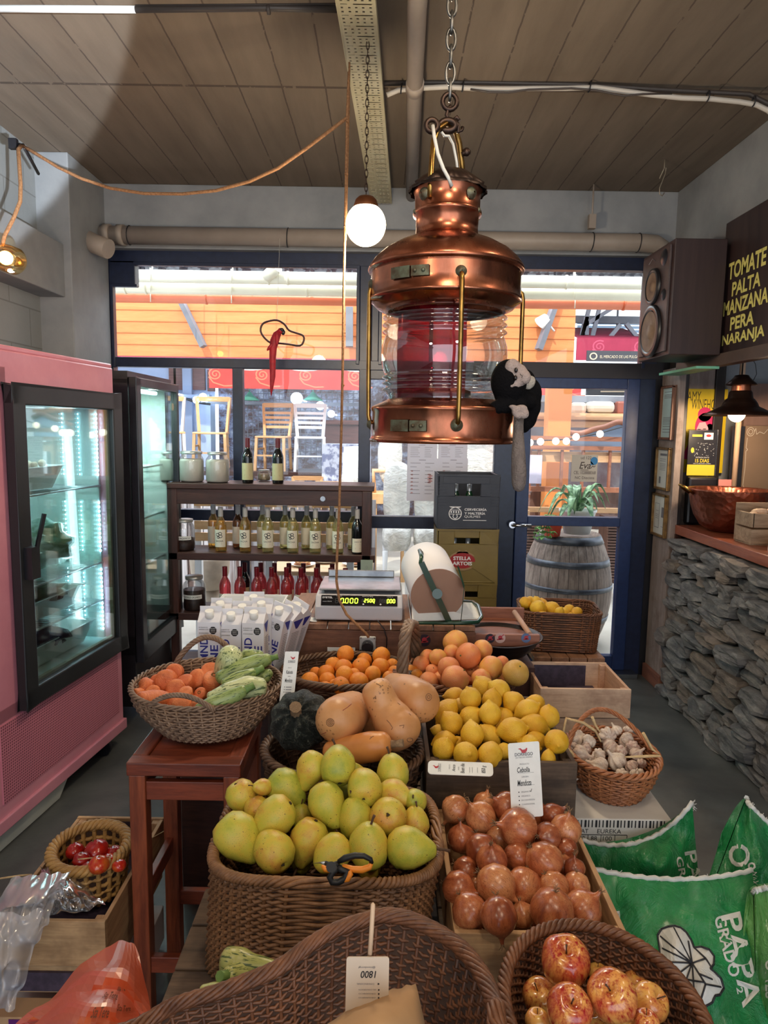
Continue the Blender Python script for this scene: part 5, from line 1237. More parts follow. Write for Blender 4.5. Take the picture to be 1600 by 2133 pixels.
# far facades
BLUEW = M('pale_blue_facade', (150, 168, 200), (170, 186, 214), rough=.8, scale=2)
SHUT = M('brown_roller_shutter', (84, 56, 54), (104, 72, 68), rough=.7, scale=4, stretch=(1, 1, 12))
fa = thing('corner_building', 'pale blue building with brown shuttered windows at the left of the street', 'building', O(370, 980, 10.5))
x = MB(); obox(x, 200, 700, 436, 1110, 10.5, .3); part('wall', x, BLUEW, fa)
for (u0, v0, u1, v1) in ((352,762,366,800),(362,758,386,812),(400,762,426,812),(432,770,446,815)):
    x = MB(); obox(x, u0, v0, u1, v1, 10.44, .06); part('shutter', x, SHUT, fa)
x = MB(); obox(x, 340, 822, 436, 828, 10.3, .15); obox(x, 386, 750, 398, 1100, 10.38, .1); part('cornice', x, M('blue_grey_trim', (120, 134, 160)), fa)
x = MB(); x.tube([O(340,835,10.2), O(380,828,10.2), O(410,838,10.2), O(438,842,10.2)], .02, 6); part('cable', x, BLACKP, fa)
m, nt, b = newmat('shopfront_clutter'); g = G(nt)
c_ = g.ramp(g.noise(g.coord((2.2, 1, 3.2)), 2.4, 6, .75), [(.32, lin((40, 40, 52))), (.45, lin((92, 70, 66))), (.55, lin((120, 128, 150))), (.7, lin((190, 196, 206)))])
g.l(c_, b.inputs['Base Color']); b.inputs['Roughness'].default_value = .6
mf = thing('market_shopfront', 'dim cluttered shopfront with wire grille under the red awning', 'shopfront', O(800, 990, 11))
x = MB(); obox(x, 460, 700, 1075, 1180, 11.1, .2); part('back_wall', x, m, mf)
x = MB()
for i in range(22):
    u = 505 + i*11; x.cyl(O(u, 815, 10.6), O(u, 960, 10.6), .006, 5)
for i in range(12): x.cyl(O(500, 820+i*12, 10.6), O(745, 820+i*12, 10.6), .006, 5)
x.beam(O(430, 838, 10.5), O(760, 843, 10.5), .05, .05); part('wire_grille', x, TR, mf)
solo('far_market_wall', MB().box((O(1050,900,11.5).x, 11.5, 0), (6, 11.7, 2.15)), M('far_wall', (126, 120, 124), (96, 70, 72), rough=.7, scale=2), 'dim far wall of the market seen through the door', 'wall')
solo('left_side_wall', MB().box((-6.2, 4.6, 0), (-6, 12, 3.4)), BLUEW, 'pale blue side wall closing the street at the far left', 'wall')
HB = M('blue_white_lamp', (220, 236, 255), emit=(205, 228, 255), es=14)
for i, (u, v, r) in enumerate(((363,820,.045),(409,833,.05),(423,828,.06),(618,830,.085),(667,845,.06),(690,862,.05))):
    solo('street_lamp_bulb', MB().ell(O(u, v, 9.9), r, 14, 10).cyl(O(u, v, 9.9), (O(u, v, 9.9).x, 11.15, O(u, v, 9.9).z), .01, 6), HB, f'bright bluish lamp outside, {ORD[i]} from the left', 'lamp', group='bright street lamps outside')
GS = M('green_lamp_shade', (84, 150, 130), rough=.4)
for i, u in enumerate((520, 652)):
    solo('green_pendant', MB().lathe([(.02,.12),(.05,.08),(.15,0)], O(u, 834, 10.2), 16).cyl(O(u,820,10.2), (O(u,820,10.2).x, 10.2, 3.76), .008, 5), GS, f'green pendant lamp under the red awning, the {("left", "right")[i]} of two', 'lamp')
for i, u in enumerate((1074, 1104, 1126, 1158, 1180, 1200, 1250)):
    v = (915, 922, 920, 919, 919, 910, 904)[i]
    solo('globe_bulb', MB().ell(O(u, v, 6.6), .034, 12, 8), M('warm_globe', (255, 244, 220), emit=(255, 238, 205), es=2.6) if i == 0 else bpy.data.materials['warm_globe'], f'small round bulb on the string outside the door, {ORD[i]} from left', 'bulb', group='string of round bulbs outside the door')
solo('bulb_wire', MB().tube([O(u, v, 6.62) for u, v in ((1040,905),(1074,912),(1104,918),(1150,917),(1190,914),(1250,902),(1330,880))], .006, 5), BLACKP, 'dark wire carrying the round bulbs outside the door', 'wire')
# chairs on the high table
OAK = wood('blond_wood', (206, 158, 106), (228, 184, 134), 'z', .5); OAKX = wood('blond_wood_flat', (206, 158, 106), (228, 184, 134), 'x', .5)
WHC = M('white_paint', (236, 238, 240), rough=.5)
def chair(label, mx, mz, slats, s=1, name='wooden_chair', seat_h=.45, back=.43, group='chairs outside the window'):
    t = thing(name, label, 'chair', (0, 0, 0), group)
    W_ = .20
    part('seat', MB().box((-W_, -.19, seat_h-.025), (W_, .20, seat_h)), mx, t, bev=.008)
    for sx in (-1, 1):
        part('leg', MB().beam((sx*(W_-.02), -.17, seat_h-.02), (sx*(W_-.005), -.20, 0), .034, .034), mz, t)
        part('leg', MB().beam((sx*(W_-.03), .18, seat_h), (sx*(W_-.02), .24, 0), .034, .034), mz, t)
        part('back_post', MB().beam((sx*(W_-.03), .18, seat_h), (sx*(W_+.005), .26, seat_h+back), .034, .03), mz, t)
    x = MB(); x.beam((-W_, .255, seat_h+back-.02), (W_, .255, seat_h+back-.02), .03, .06)
    for i in range(slats): z = seat_h + .12 + i*(back-.18)/max(1, slats); x.beam((-W_+.01, .225, z), (W_-.01, .225, z), .02, .035)
    part('back_rail', x, mx, t)
    x = MB(); x.beam((-W_+.02, -.19, .2), (W_-.02, -.19, .2), .02, .02).beam((-W_+.01, -.19, .28), (-W_+.01, .21, .28), .02, .02).beam((W_-.01, -.19, .28), (W_-.01, .21, .28), .02, .02)
    part('stretcher', x, mz, t); return t
def put(o, u, v, Y, rz=0, s=1, z=None):
    p = O(u, v, Y); o.location = (p.x, Y, p.z if z is None else z); o.rotation_euler = (0, 0, rz); o.scale = (s, s, s); return o
HT = 1.06
put(chair('blond wooden chair with an open back on the high table, left window', OAKX, OAK, 0), 441, 965, 8.6, .12, 1.0, HT)
put(chair('blond ladder-back chair on the high table behind the wine bottles', OAKX, OAK, 4), 570, 975, 8.5, -.1, .92, HT)
put(chair('white painted ladder-back chair on the high table', WHC, WHC, 4), 646, 975, 8.45, .1, .92, HT)
put(chair('white seated chair partly hidden by the black refrigerator outside', OAKX, WHC, 0), 352, 970, 8.6, .3, 1.0, HT)
ht = thing('high_table', 'long high table outside carrying the upturned row of chairs', 'table', O(540, 985, 8.5))
x = MB(); x.box((O(330,980,8.5).x, 8.15, HT-.05), (O(690,980,8.5).x, 8.95, HT)); part('tabletop', x, WOODDK, ht)
for u in (335, 510, 685): part('leg', MB().box((O(u,980,8.5).x-.03, 8.3, 0), (O(u,980,8.5).x+.03, 8.36, HT-.05)), WOODDKZ, ht)
for i, (u, Y, rz, h_) in enumerate(((604, 6.85, .2, .72), (682, 6.9, -.1, .72), (640, 7.6, .1, .70))):
    o = chair(('blond bar stool leaning at the left below the white chair', 'blond bar stool below the white chair, nearest the cord', 'blond bar stool standing behind the other two')[i], OAKX, OAK, 2, name='bar_stool', seat_h=.72, back=.30); put(o, u, 1000, Y, rz, .8, 0.22)
solo('stool_platform', MB().box((O(560,1100,7).x, 6.5, -.01), (O(745,1100,7).x, 8.0, .22)), WOODDK, 'low dark platform under the bar stools outside', 'platform')
o = solo('carved_sideboard', MB().box((O(672,1000,9).x, 9.1, -.01), (O(770,1000,9).x, 9.6, O(700,885,9).z)).box((O(665,1000,9).x, 9.05, O(700,885,9).z), (O(775,1000,9).x, 9.65, O(700,875,9).z)), wood('sideboard_brown', (96, 62, 56), (130, 88, 78), 'x'), 'brown carved sideboard behind the white chair', 'sideboard', bev=.02)
solo('display_case', MB().box((O(672,1000,8.2).x, 8.1, .9), (O(770,1000,8).x, 8.5, O(700,925,8.2).z)), M('display_goods', (110, 120, 160), (196, 206, 226), rough=.5, scale=12, lo=.45, hi=.55), 'white framed display case of small goods behind the hanging cord', 'display case')
pan = MB()
for i in range(26): xx = O(358,1060,6.4).x + i*.073; pan.box((xx, 6.4, .0), (xx+.065, 6.43, O(400,1036,6.4).z))
solo('plank_fence', pan, M('mixed_planks', (86, 66, 62), (172, 170, 176), rough=.7, scale=4, stretch=(4, 1, .2), lo=.4, hi=.6), 'low fence of mixed brown and white planks beyond the shelves', 'fence')
# wrapped white chairs
m, nt, b = newmat('plastic_wrap'); g = G(nt)
g.l(g.ramp(g.noise(g.coord((1, 1, 2)), 5, 4, .6, 2.5), [(.35, lin((196, 196, 192))), (.62, lin((236, 236, 230)))]), b.inputs['Base Color']); b.inputs['Roughness'].default_value = .2
g.l(g.bump(g.noise(g.coord((1, 1, 2)), 7, 4, .6, 3), .8, .02), b.inputs['Normal']); WRAP = m
for i, (u, Y) in enumerate(((826, 6.3), (892, 6.3))):
    t = thing('wrapped_chair', f'white chair wrapped in clear plastic, the {("left", "right")[i]} of two behind the menu sheets', 'chair', (O(u,1190,Y).x, Y, 0), 'plastic wrapped chairs outside')
    cx = O(u, 1100, Y).x
    part('wrapped_back', MB().ell((cx, Y+.18, .98), (.125, .06, .30), 18, 14, mod=lambda p: (1 + .06*noise.noise(p*3))*min(1.14, (abs(p.x)**3.4+abs(p.z)**3.4+abs(p.y)**3.4)**(-1/3.4))), WRAP, t)
    part('wrapped_seat', MB().ell((cx, Y, .62), (.132, .20, .14), 18, 14, mod=lambda p: (1 + .08*noise.noise(p*4))*min(1.14, (abs(p.x)**3.4+abs(p.z)**3.4+abs(p.y)**3.4)**(-1/3.4))), WRAP, t)
    for sx in (-.10, .10):
        for sy in (-.16, .16): part('leg', MB().tube([(cx+sx, Y+sy, .5), (cx+sx*1.02, Y+sy, .3), (cx+sx*1.2, Y+sy*1.1, -.005)], [.026, .018, .024], 8), WHC, t)
t = thing('wrapped_armchair', 'tall carved armchair wrapped in plastic at the left of the middle window', 'chair', O(812, 1060, 7.2)); cx = O(812,1000,7.2).x
part('wrapped_back', MB().ell((cx, 7.3, 1.32), (.13, .08, .34), 18, 14, mod=lambda p: 1 + .12*noise.noise(p*4)), WRAP, t)
part('wooden_frame', MB().tube([(cx-.16, 7.25, .9), (cx-.17, 7.25, 1.15), (cx+.17, 7.25, 1.15), (cx+.16, 7.25, .9)], .025, 8).box((cx-.2, 7.1, .82), (cx+.2, 7.5, .92)).box((cx-.18, 7.15, -.01), (cx-.13, 7.45, .82)).box((cx+.13, 7.15, -.01), (cx+.18, 7.45, .82)), OAK, t)
solo('wrapped_mattress', MB().ell((O(945,960,7.4).x, 7.4, 1.3), (.42, .12, .50), 20, 14, mod=lambda p: (1 + .03*noise.noise(p*6))*min(1.3, (abs(p.x)**7+abs(p.z)**7+abs(p.y)**7)**(-1/7))), WRAP, 'large cream item in stretch wrap behind the menu sheets', 'wrapped goods')
solo('wrapped_roll', MB().tube([O(742,1100,7.0), O(738,1000,7.0), O(735,930,7.0)], [.12, .13, .09], 14), WRAP, 'tall plastic wrapped roll right of the bar stools outside', 'wrapped goods')
# planter and lunch table below the window
pl_ = O(438, 1205, 5.3); solo('concrete_planter', MB().lathe([(.001,0),(.10,0),(.145,.12),(.155,.24),(.15,.25),(.135,.24),(.13,.2),(.001,.2)], (pl_.x, 5.3, .34), 28).cyl((pl_.x, 5.3, -.01), (pl_.x, 5.3, .34), .07, 16), M('planter_concrete', (186, 170, 152), (166, 152, 136), rough=.85, scale=10), 'round buff planter on a pedestal outside the low left pane', 'planter')
lt = thing('lunch_table', 'light wooden table laid with plates outside the low window', 'table', (O(672,1185,5.4).x, 5.4, 0)); tx_ = O(672,1185,5.4).x
part('tabletop', MB().box((tx_-.36, 5.05, .50), (tx_+.40, 5.8, .535)), wood('pale_table', (206, 170, 130), (226, 196, 160), 'x'), lt, bev=.006)
for sx in (-.32, .36): 
    for y in (5.1, 5.75): part('leg', MB().box((tx_+sx-.02, y-.02, -.01), (tx_+sx+.02, y+.02, .5)), OAK, lt)
for i, (dx, y) in enumerate(((-.14, 5.25), (.02, 5.4), (.26, 5.3))):
    solo('plate', MB().lathe([(.001,.004),(.06,.006),(.10,.018),(.10,.022),(.06,.012),(.001,.010)], (tx_+dx, y, .535), 24), WHITEP, f'white plate on the lunch table outside, {ORD[i]} from the left', 'plate', group='plates on the lunch table')
    lump('food_portion', f'food on the {ORD[i]} plate from the left on the lunch table', 'food', (tx_+dx, y, .556), (.06, .05, .022), M('food%d' % i, (206, 160, 90), (180, 90, 60), scale=30), .5, 3, seed=i+30)
bn_ = thing('slatted_bench', 'pale wooden slatted bench just outside behind the white wines', 'bench', (O(600,1130,5.0).x, 5.0, 0)); x = MB()
for k in range(4): x.box((O(405,1100,5).x, 5.0, .76 + k*.085), (O(735,1100,5).x, 5.02, .82 + k*.085))
part('slats', x, OAKX, bn_)
for u in (410, 560, 730): part('leg', MB().box((O(u,1100,5).x-.025, 5.02, -.01), (O(u,1100,5).x+.025, 5.07, 1.09)), WHC, bn_)
# furniture seen through the door
WF = wood('pale_moulding', (196, 150, 108), (224, 180, 138), 'x'); DF = wood('dark_cabinetry', (70, 48, 42), (104, 74, 62), 'z', .6); RB = wood('reddish_furniture', (130, 78, 56), (164, 106, 78), 'x')
cn = MB(); 
for v0, v1, d_ in ((868,873,.10),(873,880,.05),(880,889,.08)): a = O(1100, v1, 7.4); b2 = O(1330, v0, 7.4); cn.box((a.x, 7.4-d_, a.z), (b2.x, 7.5, b2.z))
solo('pale_cornice', cn, WF, 'pale wooden cornice running across beyond the door', 'cornice')
mr = thing('mirror_headboard', 'arched mirror with a carved brown frame beyond the door', 'mirror', O(1230, 935, 7.1))
def mtop(s_): return 905 - 12*math.sin(min(1, s_*1.6)*PI*.5) + 9*math.exp(-((s_-.36)/.16)**2) - 12*math.exp(-((s_-.85)/.14)**2)
x = MB(); n_ = 24
x.tube([O(1148, 935, 7.1), O(1150, 915, 7.1)] + [O(1150 + 165*k/n_, mtop(k/n_) - 2, 7.1) for k in range(n_+1)], .028, 8); part('carved_frame', x, RB, mr)
x = MB(); x.add([O(1150 + 165*k/n_, mtop(k/n_), 7.12) for k in range(n_+1)] + [O(1315, 940, 7.12), O(1150, 938, 7.12)], [tuple(range(n_+3))]); part('mirror_glass', x, M('mirror_glass', (150, 165, 188), rough=.1, metal=.7), mr)
x = MB(); obox(x, 1090, 911, 1330, 917, 6.7, .05); obox(x, 1090, 931, 1330, 936, 6.7, .05); obox(x, 1060, 1017, 1330, 1023, 6.7, .08)
for u in (1096, 1118, 1166, 1210, 1266, 1290): obox(x, u, 936, u+9, 1246 if u in (1096, 1290) else 1020, 6.72, .04)
solo('wooden_rail_rack', x, RB, 'reddish wooden rails and uprights just beyond the door', 'rack')
x = MB(); obox(x, 1100, 943, 1304, 961, 6.75, .05); solo('pale_plank', x, WF, 'pale planks fixed between the uprights beyond the door', 'plank')
x = MB(); obox(x, 1062, 1064, 1104, 1076, 6.2, .05); obox(x, 1062, 1036, 1066, 1076, 6.2, .05); obox(x, 1062, 1060, 1330, 1066, 6.3, .05); solo('picture_frame_stack', x, WF, 'pale empty wooden frame leaning beyond the door handle', 'frame')
dk_ = MB(); obox(dk_, 1060, 862, 1330, 867, 7.7, .7); a = O(1066, 867, 7.75); b2 = O(1322, 867, 7.75)
for p in (a, b2): dk_.box((p.x-.04, 7.72, -.01), (p.x+.04, 7.8, p.z))
solo('upper_deck', dk_, WF, 'pale wooden deck carrying the armchair and sofa beyond the door', 'deck')
x = MB(); obox(x, 1190, 838, 1225, 862, 7.9, .3); solo('cream_armchair', x, M('cream_upholstery', (176, 160, 146), rough=.8), 'buttoned cream armchair on the upper deck beyond the door', 'armchair', bev=.04)
x = MB(); obox(x, 1228, 836, 1284, 860, 7.8, .25); solo('grey_sofa', x, M('grey_upholstery', (170, 168, 158), rough=.8), 'grey panelled sofa on the upper deck beyond the door', 'sofa', bev=.05)
x = MB(); obox(x, 1286, 836, 1312, 862, 7.9, .3); solo('red_chest', x, M('red_brown_chest', (130, 70, 56)), 'small red brown chest right of the grey sofa beyond the door', 'chest', bev=.02)
x = MB(); obox(x, 1065, 826, 1330, 836, 8.0, .2); solo('upper_deck_rail', x, TR, 'grey rail of the upper deck beyond the door', 'rail')
for i, (u0, u1, v0, v1) in enumerate(((1066, 1130, 1090, 1200), (1262, 1300, 1080, 1215))):
    t = thing('louvred_cabinet', ('dark louvred cabinet left of the barrel outside', 'dark louvred cabinet right of the barrel outside')[i], 'cabinet', O((u0+u1)/2, v1, 6.4))
    x = MB(); obox(x, u0, v0, u1, v1, 6.4, .3); part('carcass', x, DF, t)
    x = MB(); 
    for v in range(v0+5, v1-4, 6): obox(x, u0+4, v, u1-4, v+3, 6.37, .03)
    part('louvres', x, wood('louvre_wood%d' % i, (92, 66, 58), (126, 94, 82), 'x'), t)
x = MB(); obox(x, 1064, 1020, 1330, 1100, 7.2, .2); solo('dark_sideboard', x, DF, 'dark wooden sideboard behind the rails beyond the door', 'sideboard')
pk = solo('pink_menu_stand', MB().box(O(1099,1007,6.5), O(1130,948,6.5) + Vector((0,.01,0))), M('lilac_poster', (196, 196, 226), (224, 210, 226), scale=3), 'pale lilac poster standing just beyond the door', 'poster')
# hand-lettered sign on the door glass
a = aY(1189, 1003, 4.46); b2 = aY(1246, 948, 4.46)
ev = thing('handwritten_sign', 'hand-lettered card with a blue sticker taped inside the door glass', 'sign', ((a.x+b2.x)/2, 4.46, a.z))
part('card', MB().box((a.x, 4.46, a.z), (b2.x, 4.463, b2.z)), M('grey_card', (178, 176, 172), rough=.8), ev)
f_ = sheet((a.x, 4.46, a.z), (b2.x-a.x, 0, 0), (0, 0, b2.z-a.z)); x = MB()
put_text(x, 'Eva', f_, .30, .48, .74, .74, shear=.3, bold=.01); put_text(x, 'CEL 1028888368', f_, .10, .28, .94, .40); put_text(x, 'ud 122', f_, .35, .84, .75, .95); put_text(x, 'NC Dieciste', f_, .16, .10, .9, .20)
line2(x, f_, [(.35,.44),(.66,.44)], .02); line2(x, f_, [(.74,.5),(.82,.6),(.86,.55),(.92,.6)], .025)
part('lettering', x, M('brown_marker', (60, 50, 48)), ev)
x = MB(); f7 = lambda a_, b_: f_(a_, b_) + Vector((0, -.001, 0)); disc2(x, f7, .86, .78, .14, .15); poly2(x, f7, [(.73,.78),(.73,.62),(.86,.64)]); part('blue_sticker', x, M('sticker_blue', (40, 120, 180)), ev)
# barrel and its plants
bc_ = O(1181, 1200, 5.2); BX = bc_.x
br = thing('wine_barrel', 'weathered oak barrel with iron hoops standing outside the door', 'barrel', (BX, 5.2, -.01))
m, nt, b = newmat('weathered_staves'); g = G(nt)
tc = g.n('ShaderNodeTexCoord'); sp = g.n('ShaderNodeSeparateXYZ'); g.l(tc.outputs['Object'], sp.inputs[0])
an = g.math('MULTIPLY', g.math('ARCTAN2', sp.outputs[1], sp.outputs[0]), 28/(2*PI)); st_ = g.math('ABSOLUTE', g.math('SUBTRACT', g.math('FRACT', an), .5)); sl = g.math('GREATER_THAN', st_, .47)
c_ = g.ramp(g.noise(g.coord((14, 14, 1.2)), 2.5, 6, .7), [(.3, lin((92, 80, 74))), (.5, lin((140, 122, 110))), (.7, lin((176, 160, 146)))])
g.l(g.mix(g.math('MULTIPLY', sl, .8), c_, lin((40, 34, 32))), b.inputs['Base Color']); b.inputs['Roughness'].default_value = .8
def br_r(z): return .225 + .105*(1 - ((z-.42)/.42)**2)
part('staves', MB().lathe([(.2, .80)] + [(br_r(z), z) for z in [.84*i/14 for i in range(14, -1, -1)]], (BX, 5.2, -.01), 56), m, br)
part('head', MB().disc((BX, 5.2, .80), .225), wood('barrel_head', (70, 60, 56), (110, 96, 88), 'x'), br)
for z0, z1 in ((.78, .835), (.62, .665), (.44, .475), (.20, .24), (.02, .06)):
    part('hoop', MB().lathe([(br_r(z0)+.001, z0), (br_r(z0)+.005, z0), (br_r(z1)+.005, z1), (br_r(z1)+.001, z1)], (BX, 5.2, -.01), 56), M('hoop_iron', (92, 96, 104), (66, 68, 74), rough=.4, metal=.7, scale=12) if z0 == .78 else bpy.data.materials['hoop_iron'], br)
m, nt, b = newmat('striped_leaf'); g = G(nt); tc = g.coord((1, 1, 1))
g.l(g.ramp(g.noise(g.coord((8, 8, 1)), 6, 3), [(.4, lin((64, 112, 70))), (.6, lin((150, 190, 140)))]), b.inputs['Base Color']); b.inputs['Roughness'].default_value = .4; LEAF = m
pp_ = thing('potted_dracaena', 'arching striped-leaf plant in a white pot on the barrel', 'potted plant', (BX+.03, 5.2, .83))
px0 = BX + .045
part('pot', MB().lathe([(.001,0),(.095,0),(.13,.16),(.138,.165),(.138,.18),(.125,.18),(.12,.15),(.001,.15)], (px0, 5.15, .835), 32), WHITEP, pp_)
lf = MB(); rnd = random.Random(11)
def leafblade(mb, base, ang, L, H, wd, droop):
    dx, dy = math.cos(ang), math.sin(ang); n = 9; c = []
    for i in range(n+1):
        t = i/n; c.append(Vector((base[0] + dx*L*t, base[1] + dy*L*t, base[2] + H*math.sin(min(1, t*1.25)*PI*.5) - droop*t**2.4)))
    for i in range(n):
        w0 = wd*math.sin(PI*(.12 + .88*i/n))**.8; w1 = wd*math.sin(PI*(.12 + .88*(i+1)/n))**.8 if i < n-1 else .001
        s0 = Vector((-dy*w0, dx*w0, .0)); s1 = Vector((-dy*w1, dx*w1, .0)); up0 = Vector((0, 0, w0*.35)); up1 = Vector((0, 0, w1*.35))
        mb.add([c[i]-s0+up0, c[i], c[i]+s0+up0, c[i+1]+s1+up1, c[i+1], c[i+1]-s1+up1], [(0,1,4,5),(1,2,3,4)], 0, True)
for i in range(17):
    a = i*2.399 + rnd.uniform(-.3, .3); leafblade(lf, (px0 + .02*math.cos(a), 5.15 + .02*math.sin(a), .99), a, rnd.uniform(.14, .27), rnd.uniform(.12, .30), .030, rnd.uniform(.12, .34))
part('foliage', lf, LEAF, pp_, solid=.002)
iv = thing('potted_ivy', 'trailing ivy in a small orange-red pot on the left of the barrel', 'potted plant', (BX-.17, 5.1, .83))
part('pot', MB().lathe([(.001,0),(.055,0),(.07,.11),(.075,.12),(.06,.12),(.001,.11)], (BX-.16, 5.06, .825), 24), M('terracotta_red', (214, 74, 44), rough=.5), iv)
x = MB(); rnd = random.Random(4)
for s_ in range(6):
    a = PI + rnd.uniform(-1.1, .9); p = Vector((BX-.16, 5.04, .95)); vx = Vector((math.cos(a)*.05, -.045, .03)); pts = [p.copy()]
    for i in range(9): p = p + vx*.55; vx = vx*.86 + Vector((rnd.uniform(-.012,.012), -.002, -.014)); pts.append(p.copy())
    x.tube(pts, .002, 4)
    for p in pts[1:]:
        a2 = rnd.uniform(0, 6.28); leafblade(x, p, a2, .05, .015, .022, .02)
part('vines', x, M('ivy_leaf', (74, 130, 56), (120, 170, 84), rough=.5, scale=20), iv, solid=.001)
# ================================================================== THE DISPLAY: WICKER, CRATES, STANDS
def wicker(name, c1, c2):
    m, nt, b = newmat(name); g = G(nt)
    n1 = g.noise(g.coord(), 55, 5, .7); n2 = g.noise(g.coord(), 9, 4, .6)
    col = g.ramp(g.math('ADD', g.math('MULTIPLY', n1, .55), g.math('MULTIPLY', n2, .45)), [(.34, lin(c1)), (.62, lin(c2))])
    g.l(col, b.inputs['Base Color']); b.inputs['Roughness'].default_value = .5; g.l(g.bump(n1, .3, .002), b.inputs['Normal']); return m
WK1 = wicker('brown_wicker', (88, 58, 36), (150, 106, 70)); WK2 = wicker('red_brown_wicker', (66, 38, 24), (128, 80, 50)); WK3 = wicker('grey_brown_wicker', (92, 72, 58), (146, 118, 96)); WK4 = wicker('straw', (152, 110, 60), (206, 162, 98))
WK5 = wicker('dark_wicker', (58, 40, 30), (104, 76, 56)); WK6 = wicker('orange_wicker', (128, 74, 44), (180, 116, 74))
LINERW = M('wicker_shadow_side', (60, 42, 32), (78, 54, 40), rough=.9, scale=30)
def sup(a, rx, ry, n):
    c, s = math.cos(a), math.sin(a); return Vector((math.copysign(abs(c)**(2/n), c)*rx, math.copysign(abs(s)**(2/n), s)*ry, 0))
def basket(name, label, cat, c, zb, zt, top, bot, mt, n=2, rows=18, stakes=36, r=.0035, rim=.008, strands=3, rot=0, rimz=None, bulge=0, handles=(), amp=.004, rimtw=None, openw=False, cb=None, liner=True, seg=5, rimpath=None):
    """woven basket: stakes, woven rows and a twisted rim; handles = [(angle0, angle1, height, lean, radius)]"""
    c = Vector((c[0], c[1], 0)); cb = Vector((cb[0], cb[1], 0)) if cb else c; R = Matrix.Rotation(rot, 3, 'Z')
    rimz = rimz or (lambda a: 0)
    def S(a, s_, o=0):
        e = 1 + bulge*math.sin(PI*s_)
        rx, ry = (bot[0] + (top[0]-bot[0])*s_)*e + o, (bot[1] + (top[1]-bot[1])*s_)*e + o
        p = cb.lerp(c, s_) + R @ sup(a, rx, ry, n); p.z = zb + (zt - zb + rimz(a))*s_; return p
    if rimpath:
        RP = [Vector(p) for p in rimpath]; nR = len(RP); cen = sum(RP, Vector())/nR; c = Vector((cen.x, cen.y, 0)); cb = c.copy(); ln = [0]
        for i in range(nR): ln.append(ln[-1] + (RP[(i+1) % nR] - RP[i]).length)
        def S(a, s_, o=0):
            d = (a/(2*PI) % 1)*ln[-1]; i = max(k for k in range(nR) if ln[k] <= d + 1e-9); f = (d-ln[i])/(ln[i+1]-ln[i])
            p0, p1, p2, p3 = RP[i-1], RP[i], RP[(i+1) % nR], RP[(i+2) % nR]
            p = .5*((2*p1) + (p2-p0)*f + (2*p0-5*p1+4*p2-p3)*f*f + (3*p1-p0-3*p2+p3)*f**3)
            k_ = bot[0] + (1-bot[0])*s_**.75; h = Vector((p.x-cen.x, p.y-cen.y, 0)); q = h*k_ + h.normalized()*o
            return Vector((cen.x+q.x, cen.y+q.y, zb + (p.z-zb)*s_))
    t = thing(name, label, cat, (cb.x, cb.y, zb))
    w_ = MB(); N = stakes*2
    for k in range(rows):
        s_ = (k+.5)/rows
        w_.tube([S(2*PI*j/N, s_, amp*math.cos(PI*j)*(1 if k % 2 else -1) if True else 0) + Vector((0, 0, 0)) for j in range(N)], r, seg, closed=True)
    for j in range(stakes): 
        a = 2*PI*(j+.0)/stakes; w_.tube([S(a, q/6) for q in range(7)], r*1.15, 5)
    part('woven_sides', w_, mt, t)
    if liner:
        l_ = MB(); l_.grid(lambda a, b_: S(2*PI*a, b_*.97, 0), 48, 4); l_.add([S(2*PI*j/32, 0, 0) for j in range(32)], [tuple(range(32))]); part('dark_liner', l_, LINERW, t)  # solid liner added behind the weave, shade of its gaps in the colour
    rm = MB(); tw = rimtw or int(stakes*.5); M_ = max(96, tw*10)
    for q in range(strands):
        pts = []
        for j in range(M_):
            a = 2*PI*j/M_; ph = tw*a + 2*PI*q/strands; p0 = S(a, 1); out = (p0 - c); out.z = 0; out.normalize()
            pts.append(p0 + out*rim*math.cos(ph) + Vector((0, 0, rim*.8*math.sin(ph))))
        rm.tube(pts, rim*.62 if strands < 5 else rim*.42, 6, closed=True)
    part('braided_rim', rm, mt, t)
    for (a0, a1, hh, lean, hr) in handles:
        h_ = MB(); A, B = S(a0, .92), S(a1, .92); mid = (A+B)/2
        path = []
        for i in range(25):
            u = i/24; p = A.lerp(B, u); q_ = math.sin(PI*u)**.75; path.append(p + Vector((lean[0]*q_, lean[1]*q_, hh*q_)))
        for q in range(4):
            pts = []
            for i in range(25*3-2):
                f_ = i/3; i0 = min(23, int(f_)); p = path[i0].lerp(path[i0+1], f_-i0); d = (path[i0+1]-path[i0]).normalized(); x_ = d.cross(Vector((.3, .9, .1))).normalized(); y_ = d.cross(x_)
                ph = f_*1.25 + q*PI/2; pts.append(p + x_*hr*.55*math.cos(ph) + y_*hr*.55*math.sin(ph))
            h_.tube(pts, hr*.52, 6)
        part('handle', h_, mt, t)
    return t, S
